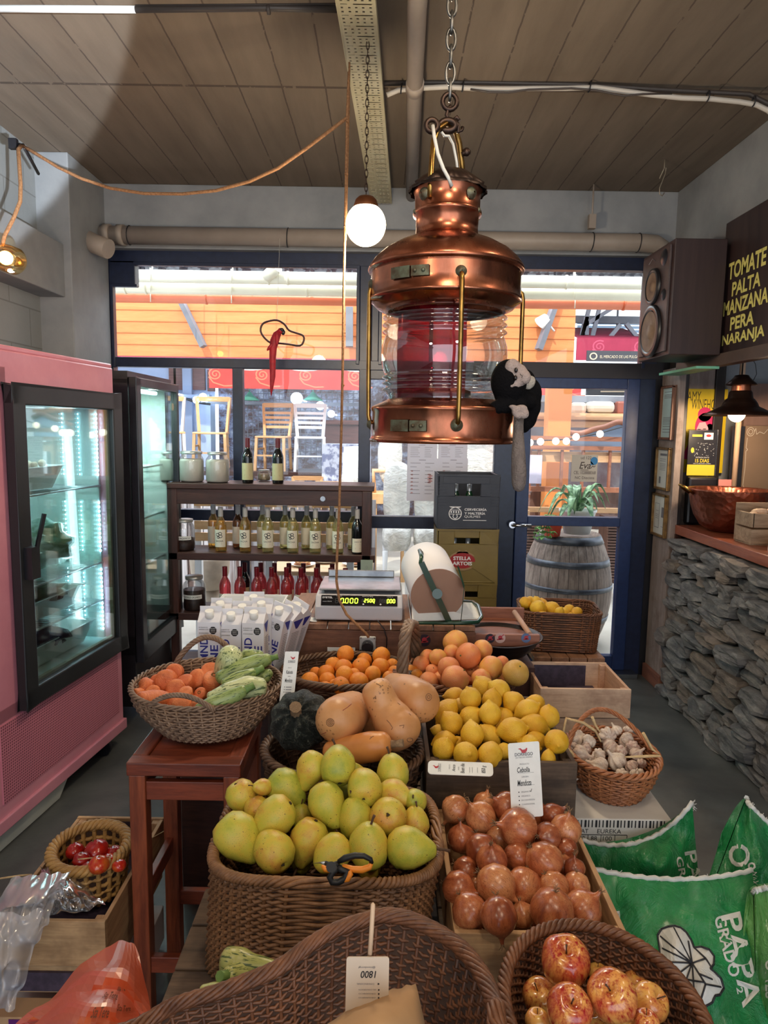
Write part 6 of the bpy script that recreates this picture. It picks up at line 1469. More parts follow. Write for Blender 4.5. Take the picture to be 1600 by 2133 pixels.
def crate(label, x0, x1, y0, y1, z0, z1, mt, mt2=None, slats=1, name='wooden_crate', cat='crate', rot=0, th=.011, lining=None, lip=.02):
    c_ = Vector(((x0+x1)/2, (y0+y1)/2, z0)); t = thing(name, label, cat, c_)
    mt2 = mt2 or mt; hh = z1 - z0; g_ = .012 if slats > 1 else 0; sh_ = (hh - g_*(slats-1))/slats
    def pm(nm, mb, mm): return part(nm, mb, mm, t, bev=.0015)
    f = MB(); 
    for k in range(slats): f.box((x0, y0, z0+k*(sh_+g_)), (x1, y0+th, z0+k*(sh_+g_)+sh_), rot=rot, piv=c_)
    pm('front_panel', f, mt); f = MB()
    for k in range(slats): f.box((x0, y1-th, z0+k*(sh_+g_)), (x1, y1, z0+k*(sh_+g_)+sh_), rot=rot, piv=c_)
    pm('back_panel', f, mt); 
    for xx in ((x0, x0+th), (x1-th, x1)):
        f = MB()
        for k in range(slats): f.box((xx[0], y0+th, z0+k*(sh_+g_)), (xx[1], y1-th, z0+k*(sh_+g_)+sh_*.98), rot=rot, piv=c_)
        pm('side_panel', f, mt2)
    pm('bottom_panel', MB().box((x0+th, y0+th, z0), (x1-th, y1-th, z0+.008), rot=rot, piv=c_), mt2)
    for xx in (x0+th, x1-th-lip):
        for yy in (y0+th, y1-th-lip): pm('corner_block', MB().box((xx, yy, z0), (xx+lip, yy+lip, z1-.004), rot=rot, piv=c_), mt2)
    if lining: part('paper_lining', MB().box((x0+th+.001, y1-th-.003, z0+.01), (x1-th-.07, y1-th-.001, z1-.01), rot=rot, piv=c_).box((x0+th+.001, y0+th, z0+.01), (x0+th+.003, y1-th, z1-.02), rot=rot, piv=c_).box((x0+th+.002, y0+th+.002, z0+.01), (x1-th-.04, y1-th, z0+.014), rot=rot, piv=c_), lining, t)
    return t
PINE = wood('pine_crate', (168, 130, 92), (206, 168, 124), 'x', .7, grime=(120, 90, 64)); PINEY = wood('pine_crate_side', (150, 112, 78), (192, 152, 110), 'y', .7)
PALEP_ = wood('pale_rosy_pine', (190, 154, 128), (222, 190, 162), 'x', .7, grime=(150, 116, 96)); PALEY = wood('pale_rosy_pine_side', (160, 122, 98), (200, 160, 132), 'y', .7)
OLDW = wood('old_dark_crate', (66, 52, 42), (104, 84, 68), 'x', .8, grime=(44, 34, 28)); OLDY = wood('old_dark_crate_side', (60, 46, 38), (96, 76, 62), 'y', .8)
REDW = wood('red_brown_stool', (88, 36, 22), (140, 66, 42), 'x', .42); REDWZ = wood('red_brown_stool_leg', (96, 42, 26), (150, 76, 46), 'z', .42); REDWY = wood('red_brown_stool_side', (88, 36, 22), (140, 66, 42), 'y', .42)
PURP = M('purple_tray_paper', (50, 42, 58), (74, 62, 80), rough=.6, scale=40, stretch=(1, 6, 1))

# --- red wooden stool under the carrot basket
st = thing('tall_stool', 'tall red-brown wooden stool carrying the basket of carrots', 'stool', (-.49, 1.80, 0))
sx0, sx1, sy0, sy1 = -.642, -.352, 1.665, 1.975
top = MB(); top.box((sx0, sy0, .715), (sx1, sy0+.045, .75)).box((sx0, sy1-.045, .715), (sx1, sy1, .75)).box((sx0+.04, sy0+.045, .725), (sx1-.04, sy1-.045, .744))
part('seat', top, REDW, st, bev=.003)
for x in (sx0, sx1-.04): part('seat_board', MB().box((x, sy0+.045, .715), (x+.04, sy1-.045, .75)), REDWY, st, bev=.003)
for x in (sx0+.004, sx1-.046):
    for y in (sy0+.004, sy1-.046): part('leg', MB().box((x, y, 0), (x+.042, y+.042, .715)), REDWZ, st, bev=.003)
for z in (.665, .36, .18):
    h_ = .05 if z > .6 else .045
    for y in (sy0+.012, sy1-.032):
        if z != .36: part('rail', MB().box((sx0+.04, y, z-.02), (sx1-.04, y+.02, z+h_-.02)), REDW, st, bev=.002)
    for x in (sx0+.012, sx1-.032):
        if z != .18: part('rail', MB().box((x, sy0+.04, z-.02), (x+.02, sy1-.04, z+h_-.02)), REDWY, st, bev=.002)
# second stool/stand behind it, dark
s2 = thing('dark_stand', 'dark red wooden stand behind the pumpkin basket', 'stand', (-.21, 2.1, 0))
part('top', MB().box((-.30, 2.02, .70), (-.06, 2.3, .74)), REDW, s2, bev=.003)
for x in (-.29, -.11):
    for y in (2.03, 2.25): part('leg', MB().box((x, y, 0), (x+.04, y+.04, .70)), REDWZ, s2, bev=.003)
# benches carrying the near baskets
def bench(label, x0, x1, y0, y1, z, name='low_bench', mt=OLDW):
    t = thing(name, label, 'bench', ((x0+x1)/2, (y0+y1)/2, 0)); n = 3
    for k in range(n): part('plank', MB().box((x0, y0+(y1-y0)*k/n, z-.025), (x1, y0+(y1-y0)*(k+1)/n-.006, z)), mt, t, bev=.003)
    for x in (x0+.02, x1-.06):
        for y in (y0+.02, y1-.06): part('leg', MB().box((x, y, 0), (x+.04, y+.04, z-.025)), mt, t)
    return t
bench('dark plank bench under the pear basket', -.40, .11, 1.13, 1.50, .535)
bench('dark plank bench under the onion crate', .13, .50, 1.13, 1.55, .56)
bench('dark bench under the pumpkin and lemon displays', -.30, .50, 1.57, 2.0, .60)
bench('low dark bench under the big front basket', -.42, .16, .42, 1.10, .52)
bench('low dark bench under the apple basket', .20, .52, .70, 1.09, .54)
# slatted serving table
tb_ = thing('slatted_table', 'rough brown slatted wooden table carrying the scale', 'table', (0, 2.7, 0))
TW = wood('table_brown', (96, 60, 44), (140, 94, 70), 'x', .55, grime=(70, 46, 36)); TWY = wood('table_brown_slat', (110, 76, 56), (150, 108, 82), 'y', .55, grime=(70, 46, 36))
tx0, tx1, ty0, ty1 = -.36, .345, 2.50, 2.98
for k in range(9): part('slat', MB().box((tx0 + k*(tx1-tx0)/9 + .002, ty0, .855), (tx0 + (k+1)*(tx1-tx0)/9 - .002, ty1, .876)), TWY, tb_, bev=.002)
part('apron', MB().box((tx0, ty0, .745), (tx1, ty0+.02, .853)), TW, tb_, bev=.002)
for x in (tx0+.01, tx1-.06):
    for y in (ty0+.025, ty1-.06): part('leg', MB().box((x, y, 0), (x+.05, y+.05, .853)), WOODDKZ, tb_)
part('lower_rail', MB().box((tx0, ty0+.005, .60), (tx1, ty0+.03, .68)), WOODDK, tb_)
# sticker on the apron
def sticker(label, u, v, Y, r, c1, c2, i):
    p = aY(u, v, Y); kk = dep(p)/F; t = thing('round_sticker', label, 'sticker', p)
    part('disc', MB().cyl(p + Vector((0, .001, 0)), p, r*kk, 24), c1, t)
    f_ = sheet(p + Vector((-r*kk, -.0003, -r*kk)), (2*r*kk, 0, 0), (0, 0, 2*r*kk)); x = MB(); disc2(x, f_, .5, .56, .2, .2); line2(x, f_, [(.2,.35),(.8,.42)], .12); line2(x, f_, [(.65,.7),(.85,.85)], .08)
    part('printing', x, c2, t)
SD = M('sticker_dark', (44, 30, 44)); SR = M('sticker_red', (180, 50, 60)); SW = M('sticker_pale', (206, 170, 160)); SB = M('sticker_bluegrey', (90, 110, 150))
sticker('dark round sticker on the table apron below the paper roll', 884, 1334, 2.497, 13, SD, SR, 0)
# socket with plug
sk = aY(766, 1340, 2.497); ks = dep(sk)/F
so = thing('wall_socket', 'grey square socket with a black plug on the table apron', 'socket', sk)
part('faceplate', MB().box((sk.x-17*ks, 2.485, sk.z-16*ks), (sk.x+17*ks, 2.4995, sk.z+16*ks)), M('socket_grey', (190, 190, 188), rough=.4), so, bev=.005)
part('plug', MB().cyl((sk.x, 2.485, sk.z-2*ks), (sk.x, 2.45, sk.z-2*ks), 12*ks, 20).cyl((sk.x, 2.46, sk.z-8*ks), (sk.x+.003, 2.465, sk.z-28*ks), 5*ks, 10), BLACKP, so, bev=.002)
x = MB()
for sx in (-14, 14):
    for sz in (-13, 13): x.cyl((sk.x+sx*ks, 2.487, sk.z+sz*ks), (sk.x+sx*ks, 2.4835, sk.z+sz*ks), 1.6*ks, 8)
part('screw', x, STEEL, so)
solo('thin_black_cable', MB().tube([aY(786,1292,2.49), aY(800,1310,2.488), aY(806,1330,2.488), aY(805,1350,2.488)], .0022, 6), BLACKP, 'thin black cable trailing over the table edge right of the socket', 'cable')
solo('blank_card', MB().box(aY(682,1366,2.47), aY(740,1349,2.47) + Vector((0,.001,0))), WHITEP, 'small blank white card behind the orange basket', 'card')

# --- digital scale
sc0 = aZ(652, 1290, .876); 
sl = thing('digital_scale', 'white digital price scale with green figures on the table', 'scale', (-.09, 2.68, .876))
x0, x1, y0, y1, zb = -.252, .075, 2.53, 2.80, .882
body = MB(); pr_ = [(y0, zb), (y0, zb+.05), (y0+.028, zb+.092), (y1, zb+.092), (y1, zb)]
vs = [(x0, y, z) for y, z in pr_] + [(x1, y, z) for y, z in pr_]; n = 5
body.add(vs, [tuple(range(n)), tuple(range(2*n-1, n-1, -1))] + [(i, (i+1) % n, (i+1) % n + n, i+n) for i in range(n)])
part('housing', body, M('scale_housing', (206, 204, 208), (196, 196, 202), rough=.4), sl, bev=.008)
for x in (x0+.03, x1-.03): part('foot', MB().cyl((x, y0+.03, .876), (x, y0+.03, .884), .012, 10), BLACKP, sl)
U = Vector((0, .028, .042)); un = U.normalized(); L_ = U.length
dsp_o = Vector((x0+.022, y0, zb+.05)) + un*.006 + Vector((0, -.0008, .0005))
fD = lambda a, b_: dsp_o + Vector((.285*a, 0, 0)) + un*(L_-.010)*b_
dm = MB(); rect2(dm, fD, 0, 0, 1, 1); 
dm2 = MB(); nn = Vector((1, 0, 0)).cross(un)
vs = [fD(0,0), fD(1,0), fD(1,1), fD(0,1)]; dm2.add(vs + [p + nn*.002 for p in vs], [(0,3,2,1),(4,5,6,7),(0,1,5,4),(1,2,6,5),(2,3,7,6),(3,0,4,7)])
dsp = part('display_window', dm2, M('display_black', (14, 15, 22), rough=.15), sl)
fE = lambda a, b_: fD(a, b_) + nn*.0026
LCD = M('green_digits', (200, 255, 60), emit=(190, 250, 50), es=3.2); DIM = M('unlit_digits', (46, 50, 52), rough=.4)
SEG = {'0': 'abcdef', '2': 'abged', '5': 'afgcd', '8': 'abcdefg'}
def digit(mb, fn, x, y, w_, h_, ch, t=.16, sk_=.12):
    S_ = {'a': ((.1,1),(.9,1)), 'g': ((.1,.5),(.9,.5)), 'd': ((.1,0),(.9,0)), 'f': ((0,.55),(0,.95)), 'b': ((1,.55),(1,.95)), 'e': ((0,.05),(0,.45)), 'c': ((1,.05),(1,.45))}
    for s_ in SEG[ch]:
        (ax, ay), (bx, by) = S_[s_]; a = (x + w_*(ax + sk_*ay), y + h_*ay); b_ = (x + w_*(bx + sk_*by), y + h_*by)
        line2(mb, fn, [a, b_], .0105, .15)
lg, dmm = MB(), MB()
for k, c_ in enumerate('0000'): digit(lg, fE, .255 + k*.062, .25, .036, .45, c_)
for k, c_ in enumerate('2500'): digit(lg, fE, .565 + k*.037, .36, .022, .30, c_)
for k, c_ in enumerate('000'): digit(lg, fE, .875 + k*.038 - .01, .32, .024, .34, c_)
for u_, w_ in ((.320, .010), (.713, .008), (.885, .008)): rect2(lg, fE, u_-.022, .24, u_-.022+w_, .32)
digit(dmm, fE, .185, .25, .036, .45, '8'); digit(dmm, fE, .535, .36, .018, .30, '8')
for k in range(3): digit(dmm, fE, .765 + k*.034, .32, .022, .34, '8')
part('lit_figures', lg, LCD, dsp); part('unlit_figures', dmm, DIM, dsp)
wl = MB(); put_text(wl, 'SYSTEL', fE, .015, .68, .15, .86, bold=.02); put_text(wl, 'clipse', fE, .08, .34, .14, .44); put_text(wl, 'PESO kg', fE, .20, .88, .27, .94); put_text(wl, 'PRECIO $/kg', fE, .54, .86, .68, .93); put_text(wl, 'TOTAL $', fE, .86, .86, .94, .93)
rect2(wl, fE, .02, .37, .075, .39)
for u_ in (.555, .78): disc2(wl, fE, u_, .16, .012, .07)
part('lettering', wl, WMARK, dsp)
part('weighing_pan', MB().box((x0+.012, y0+.035, zb+.105), (x1-.006, y1-.01, zb+.112)).box((x0+.03, y1-.02, zb+.112), (x1-.03, y1-.012, zb+.140)), STEEL, sl, bev=.003)
part('pan_support', MB().box((x0+.03, y0+.05, zb+.092), (x1-.03, y1-.03, zb+.105)), BLACKP, sl)

# --- kraft paper roll in a green dispenser
pc_ = aY(912, 1238, 2.56); kk = dep(pc_)/F; rr = 57*kk
axr = Vector((-.12, .97, .12)).normalized(); far = pc_ + Vector((-.03, .30, .05))
rl = thing('paper_roll', 'big white wrapping paper roll with a kraft coloured end', 'paper roll', (pc_.x, 2.7, .876))
part('paper', MB().cyl(pc_, far, rr, 48), M('roll_white', (226, 224, 228), rough=.7), rl)
part('kraft_end', MB().cyl(pc_, pc_ - (far-pc_).normalized()*.003, rr*1.0, 48), M('kraft_disc', (168, 132, 112), (156, 120, 100), rough=.8, scale=2, stretch=(1,1,1)), rl)
GRN = M('dark_green_enamel', (16, 62, 44), (12, 50, 36), rough=.3, coat=.4)
dpx = thing('paper_dispenser', 'dark green metal frame holding the paper roll', 'dispenser', (pc_.x, 2.65, .876))
G0 = lambda u, v, Y=2.535: aY(u, v, Y)
x = MB(); x.tube([G0(874,1146,2.60), G0(878,1160,2.56), G0(876,1172), G0(888,1196), G0(910,1240), G0(925,1268), G0(938,1297)], .0075, 8, flat=1.0)
x.beam(G0(878,1172,2.53), G0(936,1296,2.53), .022, .006, up=(0, 1, 0))
x.cyl(G0(911,1237,2.53), G0(911,1237,2.52), .019, 20); part('front_arm', x, GRN, dpx)
x = MB(); x.tube([G0(874,1146,2.60), G0(880,1152,2.75), G0(882,1156,2.84)], .006, 8); x.tube([G0(862,1299,2.52), G0(950,1298,2.52), G0(995,1296,2.52), G0(1003,1285,2.58), G0(996,1262,2.66), G0(985,1254,2.72), G0(955,1252,2.80)], .008, 8)
x.tube([G0(862,1299,2.52), G0(870,1296,2.60), G0(880,1270,2.82)], .007, 8); part('base_frame', x, GRN, dpx)
x = MB(); x.add([G0(952,1178,2.54), G0(956,1180,2.54), G0(968,1220,2.50), G0(966,1226,2.50), G0(952,1178,2.8), G0(956,1180,2.8), G0(968,1220,2.78), G0(966,1226,2.78)], [(0,1,2,3),(7,6,5,4),(0,4,5,1),(1,5,6,2),(2,6,7,3),(3,7,4,0)])
x.tube([G0(967,1222,2.51), G0(964,1256,2.51), G0(960,1296,2.52)], .0015, 5); part('cutter_bar', x, GRN, dpx)
solo('folded_paper_sheet', MB().add([aY(858,1250,2.60), aY(992,1256,2.72), aY(1000,1290,2.56), aY(858,1294,2.54)] , [(0,1,2,3)]), WHITEP, 'loose white paper lying under the roll dispenser', 'paper', solid=.002)
# --- wooden tool tray with a dowel, and wok
ty = thing('wooden_tray', 'shallow reddish wooden tray with a dowel handle and round stickers', 'tray', (.45, 2.66, .80))
RT = wood('tray_red_wood', (112, 66, 50), (152, 98, 76), 'x', .5); fx0 = aY(985,1330,2.55); fx1 = aY(1122,1332,2.55)
x = MB(); x.box((fx0.x, 2.53, aY(1000,1343,2.55).z), (fx1.x, 2.55, aY(1000,1318,2.55).z)); part('front_board', x, RT, ty, bev=.002)
x = MB(); bz = aY(1000,1300,2.9); bt = aY(1000,1266,2.9); x.box((fx0.x+.01, 2.9, bz.z), (aY(1092,1280,2.9).x, 2.92, bt.z)); part('back_board', x, RT, ty, bev=.002)
part('floor_board', MB().box((fx0.x+.002, 2.55, aY(1000,1343,2.55).z), (fx1.x-.002, 2.9, aY(1000,1343,2.55).z+.008)), RT, ty)
part('dowel', MB().cyl(aY(1072,1275,2.86), aY(1104,1322,2.56), .0105, 14), M('pale_dowel', (190, 150, 128), rough=.5), ty)
sticker('dark red sticker at the left of the tray front', 1021, 1330, 2.528, 10, SD, SR, 1); sticker('pale round sticker with a red bird in the middle of the tray front', 1042, 1329, 2.528, 11, SW, SR, 2); sticker('blue and red sticker at the right of the tray front', 1096, 1329, 2.528, 10, SB, SR, 3)
wk_c = aZ(1050, 1352, .79); wc_ = Vector((.45, 2.62, .72)); Rw = .165
wok = solo('iron_wok', MB().lathe([(.001,0),(.06,.003),(.11,.025),(.15,.065),(Rw,.088),(Rw+.006,.09),(Rw,.092),(.145,.07),(.10,.03),(.001,.01)], wc_, 40), M('black_iron', (44, 38, 38), (62, 54, 52), rough=.35, metal=.7), 'wide black iron wok under the wooden tray', 'wok')
solo('wok_stand', MB().box((.33, 2.5, 0), (.57, 2.74, .72)), WOODDKZ, 'dark wooden block under the iron wok', 'stand')
# --- wicker basket of lemons by the door, on its own little table
lt_ = thing('small_slatted_table', 'small brown table under the lemon basket by the door', 'table', (.82, 3.08, 0))
for k in range(4): part('plank', MB().box((.66 + k*.078, 2.92, .595), (.66 + k*.078 + .074, 3.25, .62)), TWY, lt_, bev=.002)
for x in (.665, .925):
    for y in (2.93, 3.2): part('leg', MB().box((x, y, 0), (x+.04, y+.04, .595)), WOODDKZ, lt_)
part('apron', MB().box((.66, 2.925, .54), (.968, 2.945, .595)), TW, lt_)
basket('wicker_basket', 'rectangular brown wicker basket of lemons beside the door', 'basket', (.80, 3.10), .625, .80, (.175, .135), (.16, .12), WK2, n=7, rows=17, stakes=34, r=.0036, rim=.005, rot=-.10, amp=.003)
# --- empty crates on the right
crate('empty pale wooden crate on top, lined with purple paper', .555, .872, 2.335, 2.62, .600, .705, PALEP_, PALEY, lining=PURP)
crate('lower pale wooden crate with purple paper under the empty one', .56, .872, 2.35, 2.64, .49, .592, PALEP_, PALEY, lining=PURP)
crate('third pale crate at the bottom of the stack on the right', .56, .875, 2.35, 2.65, .36, .482, PALEP_, PALEY)
solo('crate_plinth', MB().box((.58, 2.37, 0), (.86, 2.62, .36)), OLDW, 'dark wooden plinth under the stack of pale crates', 'plinth')
# --- lemon crate, onion crate
crate('dark weathered wooden crate full of lemons', .112, .478, 1.60, 2.02, .615, .80, OLDW, OLDY)
crate('pale pine crate full of onions', .138, .452, 1.150, 1.56, .565, .70, PINE, PINEY)
# --- garlic basket on a printed carton
ct = thing('printed_carton', 'white printed fruit carton under the garlic basket', 'carton', (.66, 1.86, 0))
cm_ = M('carton_white', (196, 190, 184), (212, 208, 202), rough=.8, scale=6); x0, x1, y0, y1, zt = .50, .76, 1.70, 2.03, .598
part('box', MB().box((x0, y0, .40), (x1, y1, zt)), cm_, ct, bev=.003)
f_ = sheet((x0, y0, .40), (x1-x0, 0, 0), (0, 0, .198)); tx = MB()
put_text(tx, 'CAT', f_, .06, .80, .17, .86); put_text(tx, 'EUREKA', f_, .26, .80, .50, .86); put_text(tx, '80', f_, .08, .70, .14, .76); put_text(tx, '88', f_, .20, .70, .26, .76); put_text(tx, '100', f_, .32, .70, .41, .76); put_text(tx, '2', f_, .10, .60, .12, .66); put_text(tx, '3', f_, .22, .60, .24, .66)
for v in (.78, .68, .58): line2(tx, f_, [(0, v), (.56, v)], .006, .6)
for u_ in (.04, .17, .30, .44, .56): line2(tx, f_, [(u_, .78), (u_, .3)], .006, .6)
for i in range(26): rect2(tx, f_, .02 + i*.036, .885, .02 + i*.036 + (.012 if i % 3 else .02), .985)
part('printing', tx, INK, ct)
part('lower_box', MB().box((x0+.005, y0+.01, 0), (x1-.005, y1, .395)), M('carton_blue_lining', (86, 70, 84), rough=.8), ct)
gb, GS_ = basket('garlic_basket', 'round brown wicker basket heaped with garlic bulbs', 'basket', (.650, 1.865), .599, .705, (.122, .150), (.085, .10), WK6, rows=13, stakes=26, r=.0036, rim=.007, bulge=.08, amp=.003, handles=[(PI*.98, PI*.02, .085, (0, .10), .007)])
# --- bowl-like baskets
basket('pumpkin_basket', 'dark wicker basket holding the pumpkin and butternut squashes', 'basket', (-.095, 1.72), .605, .775, (.205, .175), (.14, .12), WK5, rows=12, stakes=32, r=.0036, rim=.008, bulge=.1, strands=4)
basket('orange_basket', 'dark brown wicker basket of oranges with a tall twisted handle', 'basket', (-.115, 2.27), .70, .785, (.215, .165), (.16, .11), WK5, rows=10, stakes=32, r=.004, rim=.009, strands=4, bulge=.08)
hb = bpy.data.objects['orange_basket']; hm = MB(); path = [aY(841,1442,2.16), aY(838,1400,2.16), aY(841,1350,2.18), aY(846,1315,2.20), aY(853,1297,2.24), aY(862,1300,2.34), aY(866,1330,2.42), aY(868,1370,2.45)]
for q in range(5):
    pts = []
    for i in range(len(path)*8-8):
        f_ = i/8; i0 = int(f_); p = path[i0].lerp(path[i0+1], f_-i0); ph = f_*2.6 + q*2*PI/5
        pts.append(p + Vector((.012*math.cos(ph), .012*math.sin(ph)*.8, .004*math.sin(ph))))
    hm.tube(pts, .0085, 7)
part('handle', hm, WK3, hb)
basket('grapefruit_basket', 'shallow brown wicker basket of grapefruit', 'basket', (.245, 2.24), .70, .79, (.20, .15), (.15, .11), WK2, rows=9, stakes=30, r=.004, rim=.009, bulge=.08)
solo('grapefruit_stand', MB().box((.10, 2.12, 0), (.40, 2.38, .70)), OLDW, 'dark wooden stand under the grapefruit basket', 'stand')
basket('carrot_basket', 'oval grey-brown wicker basket of carrots and zucchini with two loop handles', 'basket', (-.511, 1.965), .765, .852, (.213, .200), (.125, .11), WK3, rows=14, stakes=40, r=.0032, rim=.0055, bulge=.10, rot=.0, cb=(-.480, 1.86),
       handles=[(-2.15, -1.25, .045, (0, -.015), .007), (2.30, 1.35, .085, (0, .02), .009)])
basket('pear_basket', 'deep square brown wicker basket heaped with yellow-green pears', 'basket', (-.104, 1.345), .535, .778, (.222, .150), (.215, .136), WK1, n=4.5, rows=30, stakes=50, r=.0041, rim=.0078, amp=.0038, strands=4, rimtw=34, cb=(-.125, 1.345), rimz=lambda a: .012*math.sin(a)-.004)
# --- big front basket and apple basket
RP_ = [tuple(aY(*q)) for q in ((1035,2133,.72),(1028,2091,.76),(1012,2045,.80),(971,1985,.85),(924,1948,.88),(855,1915,.90),(804,1906,.905),(762,1915,.905),(693,1939,.895),(633,1976,.88),(577,2017,.865),(462,2063,.85),(369,2091,.84),(300,2130,.83))] + [(-.37,.76,.83),(-.39,.62,.80),(-.30,.48,.78),(-.1,.42,.79),(.06,.47,.81),(.12,.58,.83)]
basket('big_front_basket', 'large oval brown wicker basket in the foreground, its rim arched high at the back', 'basket', (0, 0), .55, .8, (.2, .2), (.62, .6), WK2, rows=42, stakes=80, r=.0025, rim=.0085, strands=8, rimtw=14, amp=.003, rimpath=RP_)
basket('apple_basket', 'round red-brown wicker basket of red apples in the right foreground', 'basket', (.325, .905), .55, .775, (.140, .160), (.09, .10), WK2, rows=34, stakes=44, r=.0026, rim=.0070, strands=4, rimtw=20, bulge=.06, rimz=lambda a: .01*math.sin(a))

# ------------------------------------------------------------------ cards
def card(name, label, o, r, u, draw, thick=.002, rad=.06, mt=None):
    o, r, u = Vector(o), Vector(r), Vector(u); t = thing(name, label, 'price card', o + r*.5)
    n = r.cross(u).normalized(); asp = u.length/r.length; pts = []
    for cx, cy, a0 in ((1-rad, rad/asp, -PI/2), (1-rad, 1-rad/asp, 0), (rad, 1-rad/asp, PI/2), (rad, rad/asp, PI)):
        for k in range(5): a = a0 + PI/2*k/4; pts.append((cx + rad*math.cos(a), cy + rad/asp*math.sin(a)))
    x = MB(); A = [o + r*a + u*b_ for a, b_ in pts]; B = [p - n*thick for p in A]; k = len(A)
    x.add(A + B, [tuple(range(k)), tuple(range(2*k-1, k-1, -1))] + [(i, i+k, (i+1) % k + k, (i+1) % k) for i in range(k)])
    part('card', x, mt or WHITEP, t); f_ = sheet(o, r, u, .0005)
    bk, rd, gy = MB(), MB(), MB(); draw(f_, bk, rd, gy, asp)
    for nm, mb, mm in (('handwriting', bk, INK), ('red_emblem', rd, SR), ('small_print', gy, GREYINK)):
        if mb.v: part(nm, mb, mm, t)
    return t
def emblem(rd, f_, cx, cy, s_, asp):
    poly2(rd, f_, [(cx + a*s_, cy + b_*s_/asp) for a, b_ in ((-1,.35),(-.55,.15),(-.2,-.5),(.35,-.55),(.75,-.2),(.9,.3),(.75,.45),(.4,.15),(-.1,.1),(-.5,.45))])
def hand(bk, f_, txt, x0, y0, x1, y1, **k): put_text(bk, txt, f_, x0, y0, x1, y1, shear=.15, bold=.012, **k)
def d_onion(f_, bk, rd, gy, asp):
    emblem(rd, f_, .47, .895, .16, asp); put_text(gy, 'DORREGO', f_, .20, .82, .78, .865, bold=.03); put_text(gy, 'SUR Y MERCADO ORGANICO', f_, .22, .79, .76, .81)
    put_text(gy, 'PRODUCTO', f_, .34, .70, .64, .72); hand(bk, f_, 'Cebolla', .25, .60, .65, .67); rect2(gy, f_, .25, .59, .78, .593)
    put_text(gy, 'ORIGEN', f_, .38, .53, .60, .55); hand(bk, f_, 'Mendoza', .24, .42, .68, .50); rect2(gy, f_, .24, .425, .78, .428)
    for i, tt in enumerate(('ORGANICO', 'ORGANICO', 'EN CONVERSION', 'CONVENCIONAL')):
        put_text(gy, tt, f_, .34, .33 - i*.055, .62 + (.14 if i > 1 else 0), .35 - i*.055); disc2(bk, f_, .27, .34 - i*.055, .018, .018/asp)
    line2(bk, f_, [(.62,.35),(.65,.335),(.68,.375)], .015, asp)
a = aY(1066,1705,1.42); b2 = aY(1132,1700,1.42); c_ = aY(1058,1549,1.46)
card('price_card', 'upright white onion price card standing between lemons and onions', a, b2-a, c_-a, d_onion)
def d_lemon(f_, bk, rd, gy, asp):
    emblem(rd, f_, .12, .55, .05, asp); put_text(gy, 'DORREGO', f_, .155, .2, .20, .8, rot=3); put_text(gy, 'PRODUCTO', f_, .32, .4, .34, .75, rot=3); hand(bk, f_, 'Anco', .37, .25, .42, .75, rot=3); put_text(gy, 'ORIGEN', f_, .46, .35, .48, .6, rot=3); hand(bk, f_, 'Buen dia', .50, .15, .56, .85, rot=3); hand(bk, f_, '850 g', .82, .2, .90, .75, rot=3)
    for x in (.64, .68, .76): line2(gy, f_, [(x, .2), (x, .6)], .006, asp)
a = aY(891,1612,1.50); b2 = aY(1028,1617,1.50); c_ = aY(892,1584,1.53)
card('price_card', 'white price card lying sideways on the front edge of the lemon crate', a, b2-a, c_-a, d_lemon)
def d_sq(f_, bk, rd, gy, asp):
    emblem(rd, f_, .60, .87, .2, asp); put_text(gy, 'DORREGO', f_, .30, .77, .82, .82, bold=.03); put_text(gy, 'PRODUCTO', f_, .34, .66, .60, .68); hand(bk, f_, 'Kabutia', .25, .55, .72, .62); put_text(gy, 'ORIGEN', f_, .40, .49, .6, .51); hand(bk, f_, 'Mendoza', .22, .38, .75, .46)
    for i in range(3): disc2(bk, f_, .25, .29-i*.05, .03, .03/asp); rect2(gy, f_, .34, .28-i*.05, .75, .295-i*.05)
a = aY(582,1462,1.80); b2 = aY(610,1462,1.80); c_ = aY(594,1357,1.86)
card('price_card', 'narrow white price card standing behind the dark pumpkin', a, (b2-a)*1.05, c_-a, d_sq)
def d_papa(f_, bk, rd, gy, asp):
    put_text(gy, '@tiendaorgf', f_, .28, .86, .68, .89, rot=2); hand(bk, f_, '1800', .34, .74, .70, .83, rot=2); put_text(gy, 'CONVENCIONAL', f_, .25, .655, .66, .675, rot=2)
    for i, tt in enumerate(('EN CONVERSION', 'ORGANICO', 'ORGANICO')): put_text(gy, tt, f_, .30, .585-i*.05, .70, .60-i*.05, rot=2); disc2(bk, f_, .77, .59-i*.05, .018, .018/asp)
    disc2(bk, f_, .76, .665, .02, .02/asp); rect2(gy, f_, .24, .37, .76, .373); put_text(gy, 'ORIGEN', f_, .36, .23, .58, .25, rot=2); hand(bk, f_, 'Papa', .26, .06, .68, .15, rot=2)
a = aY(718,2160,.72); b2 = aY(808,2160,.72); c_ = aY(722,1994,.74)
pcd = card('price_card', 'white potato price card upside down on a wooden stick in the big front basket', a, b2-a, c_-a, d_papa, mt=M('card_cream', (206, 190, 172), rough=.7))
part('wooden_stick', MB().tube([aY(770,2000,.745), aY(774,1940,.75), aY(777,1884,.757), aY(777,1881,.757)], [.0028,.0028,.0028,.0012], 8), M('stick', (206, 176, 146), rough=.6), pcd)
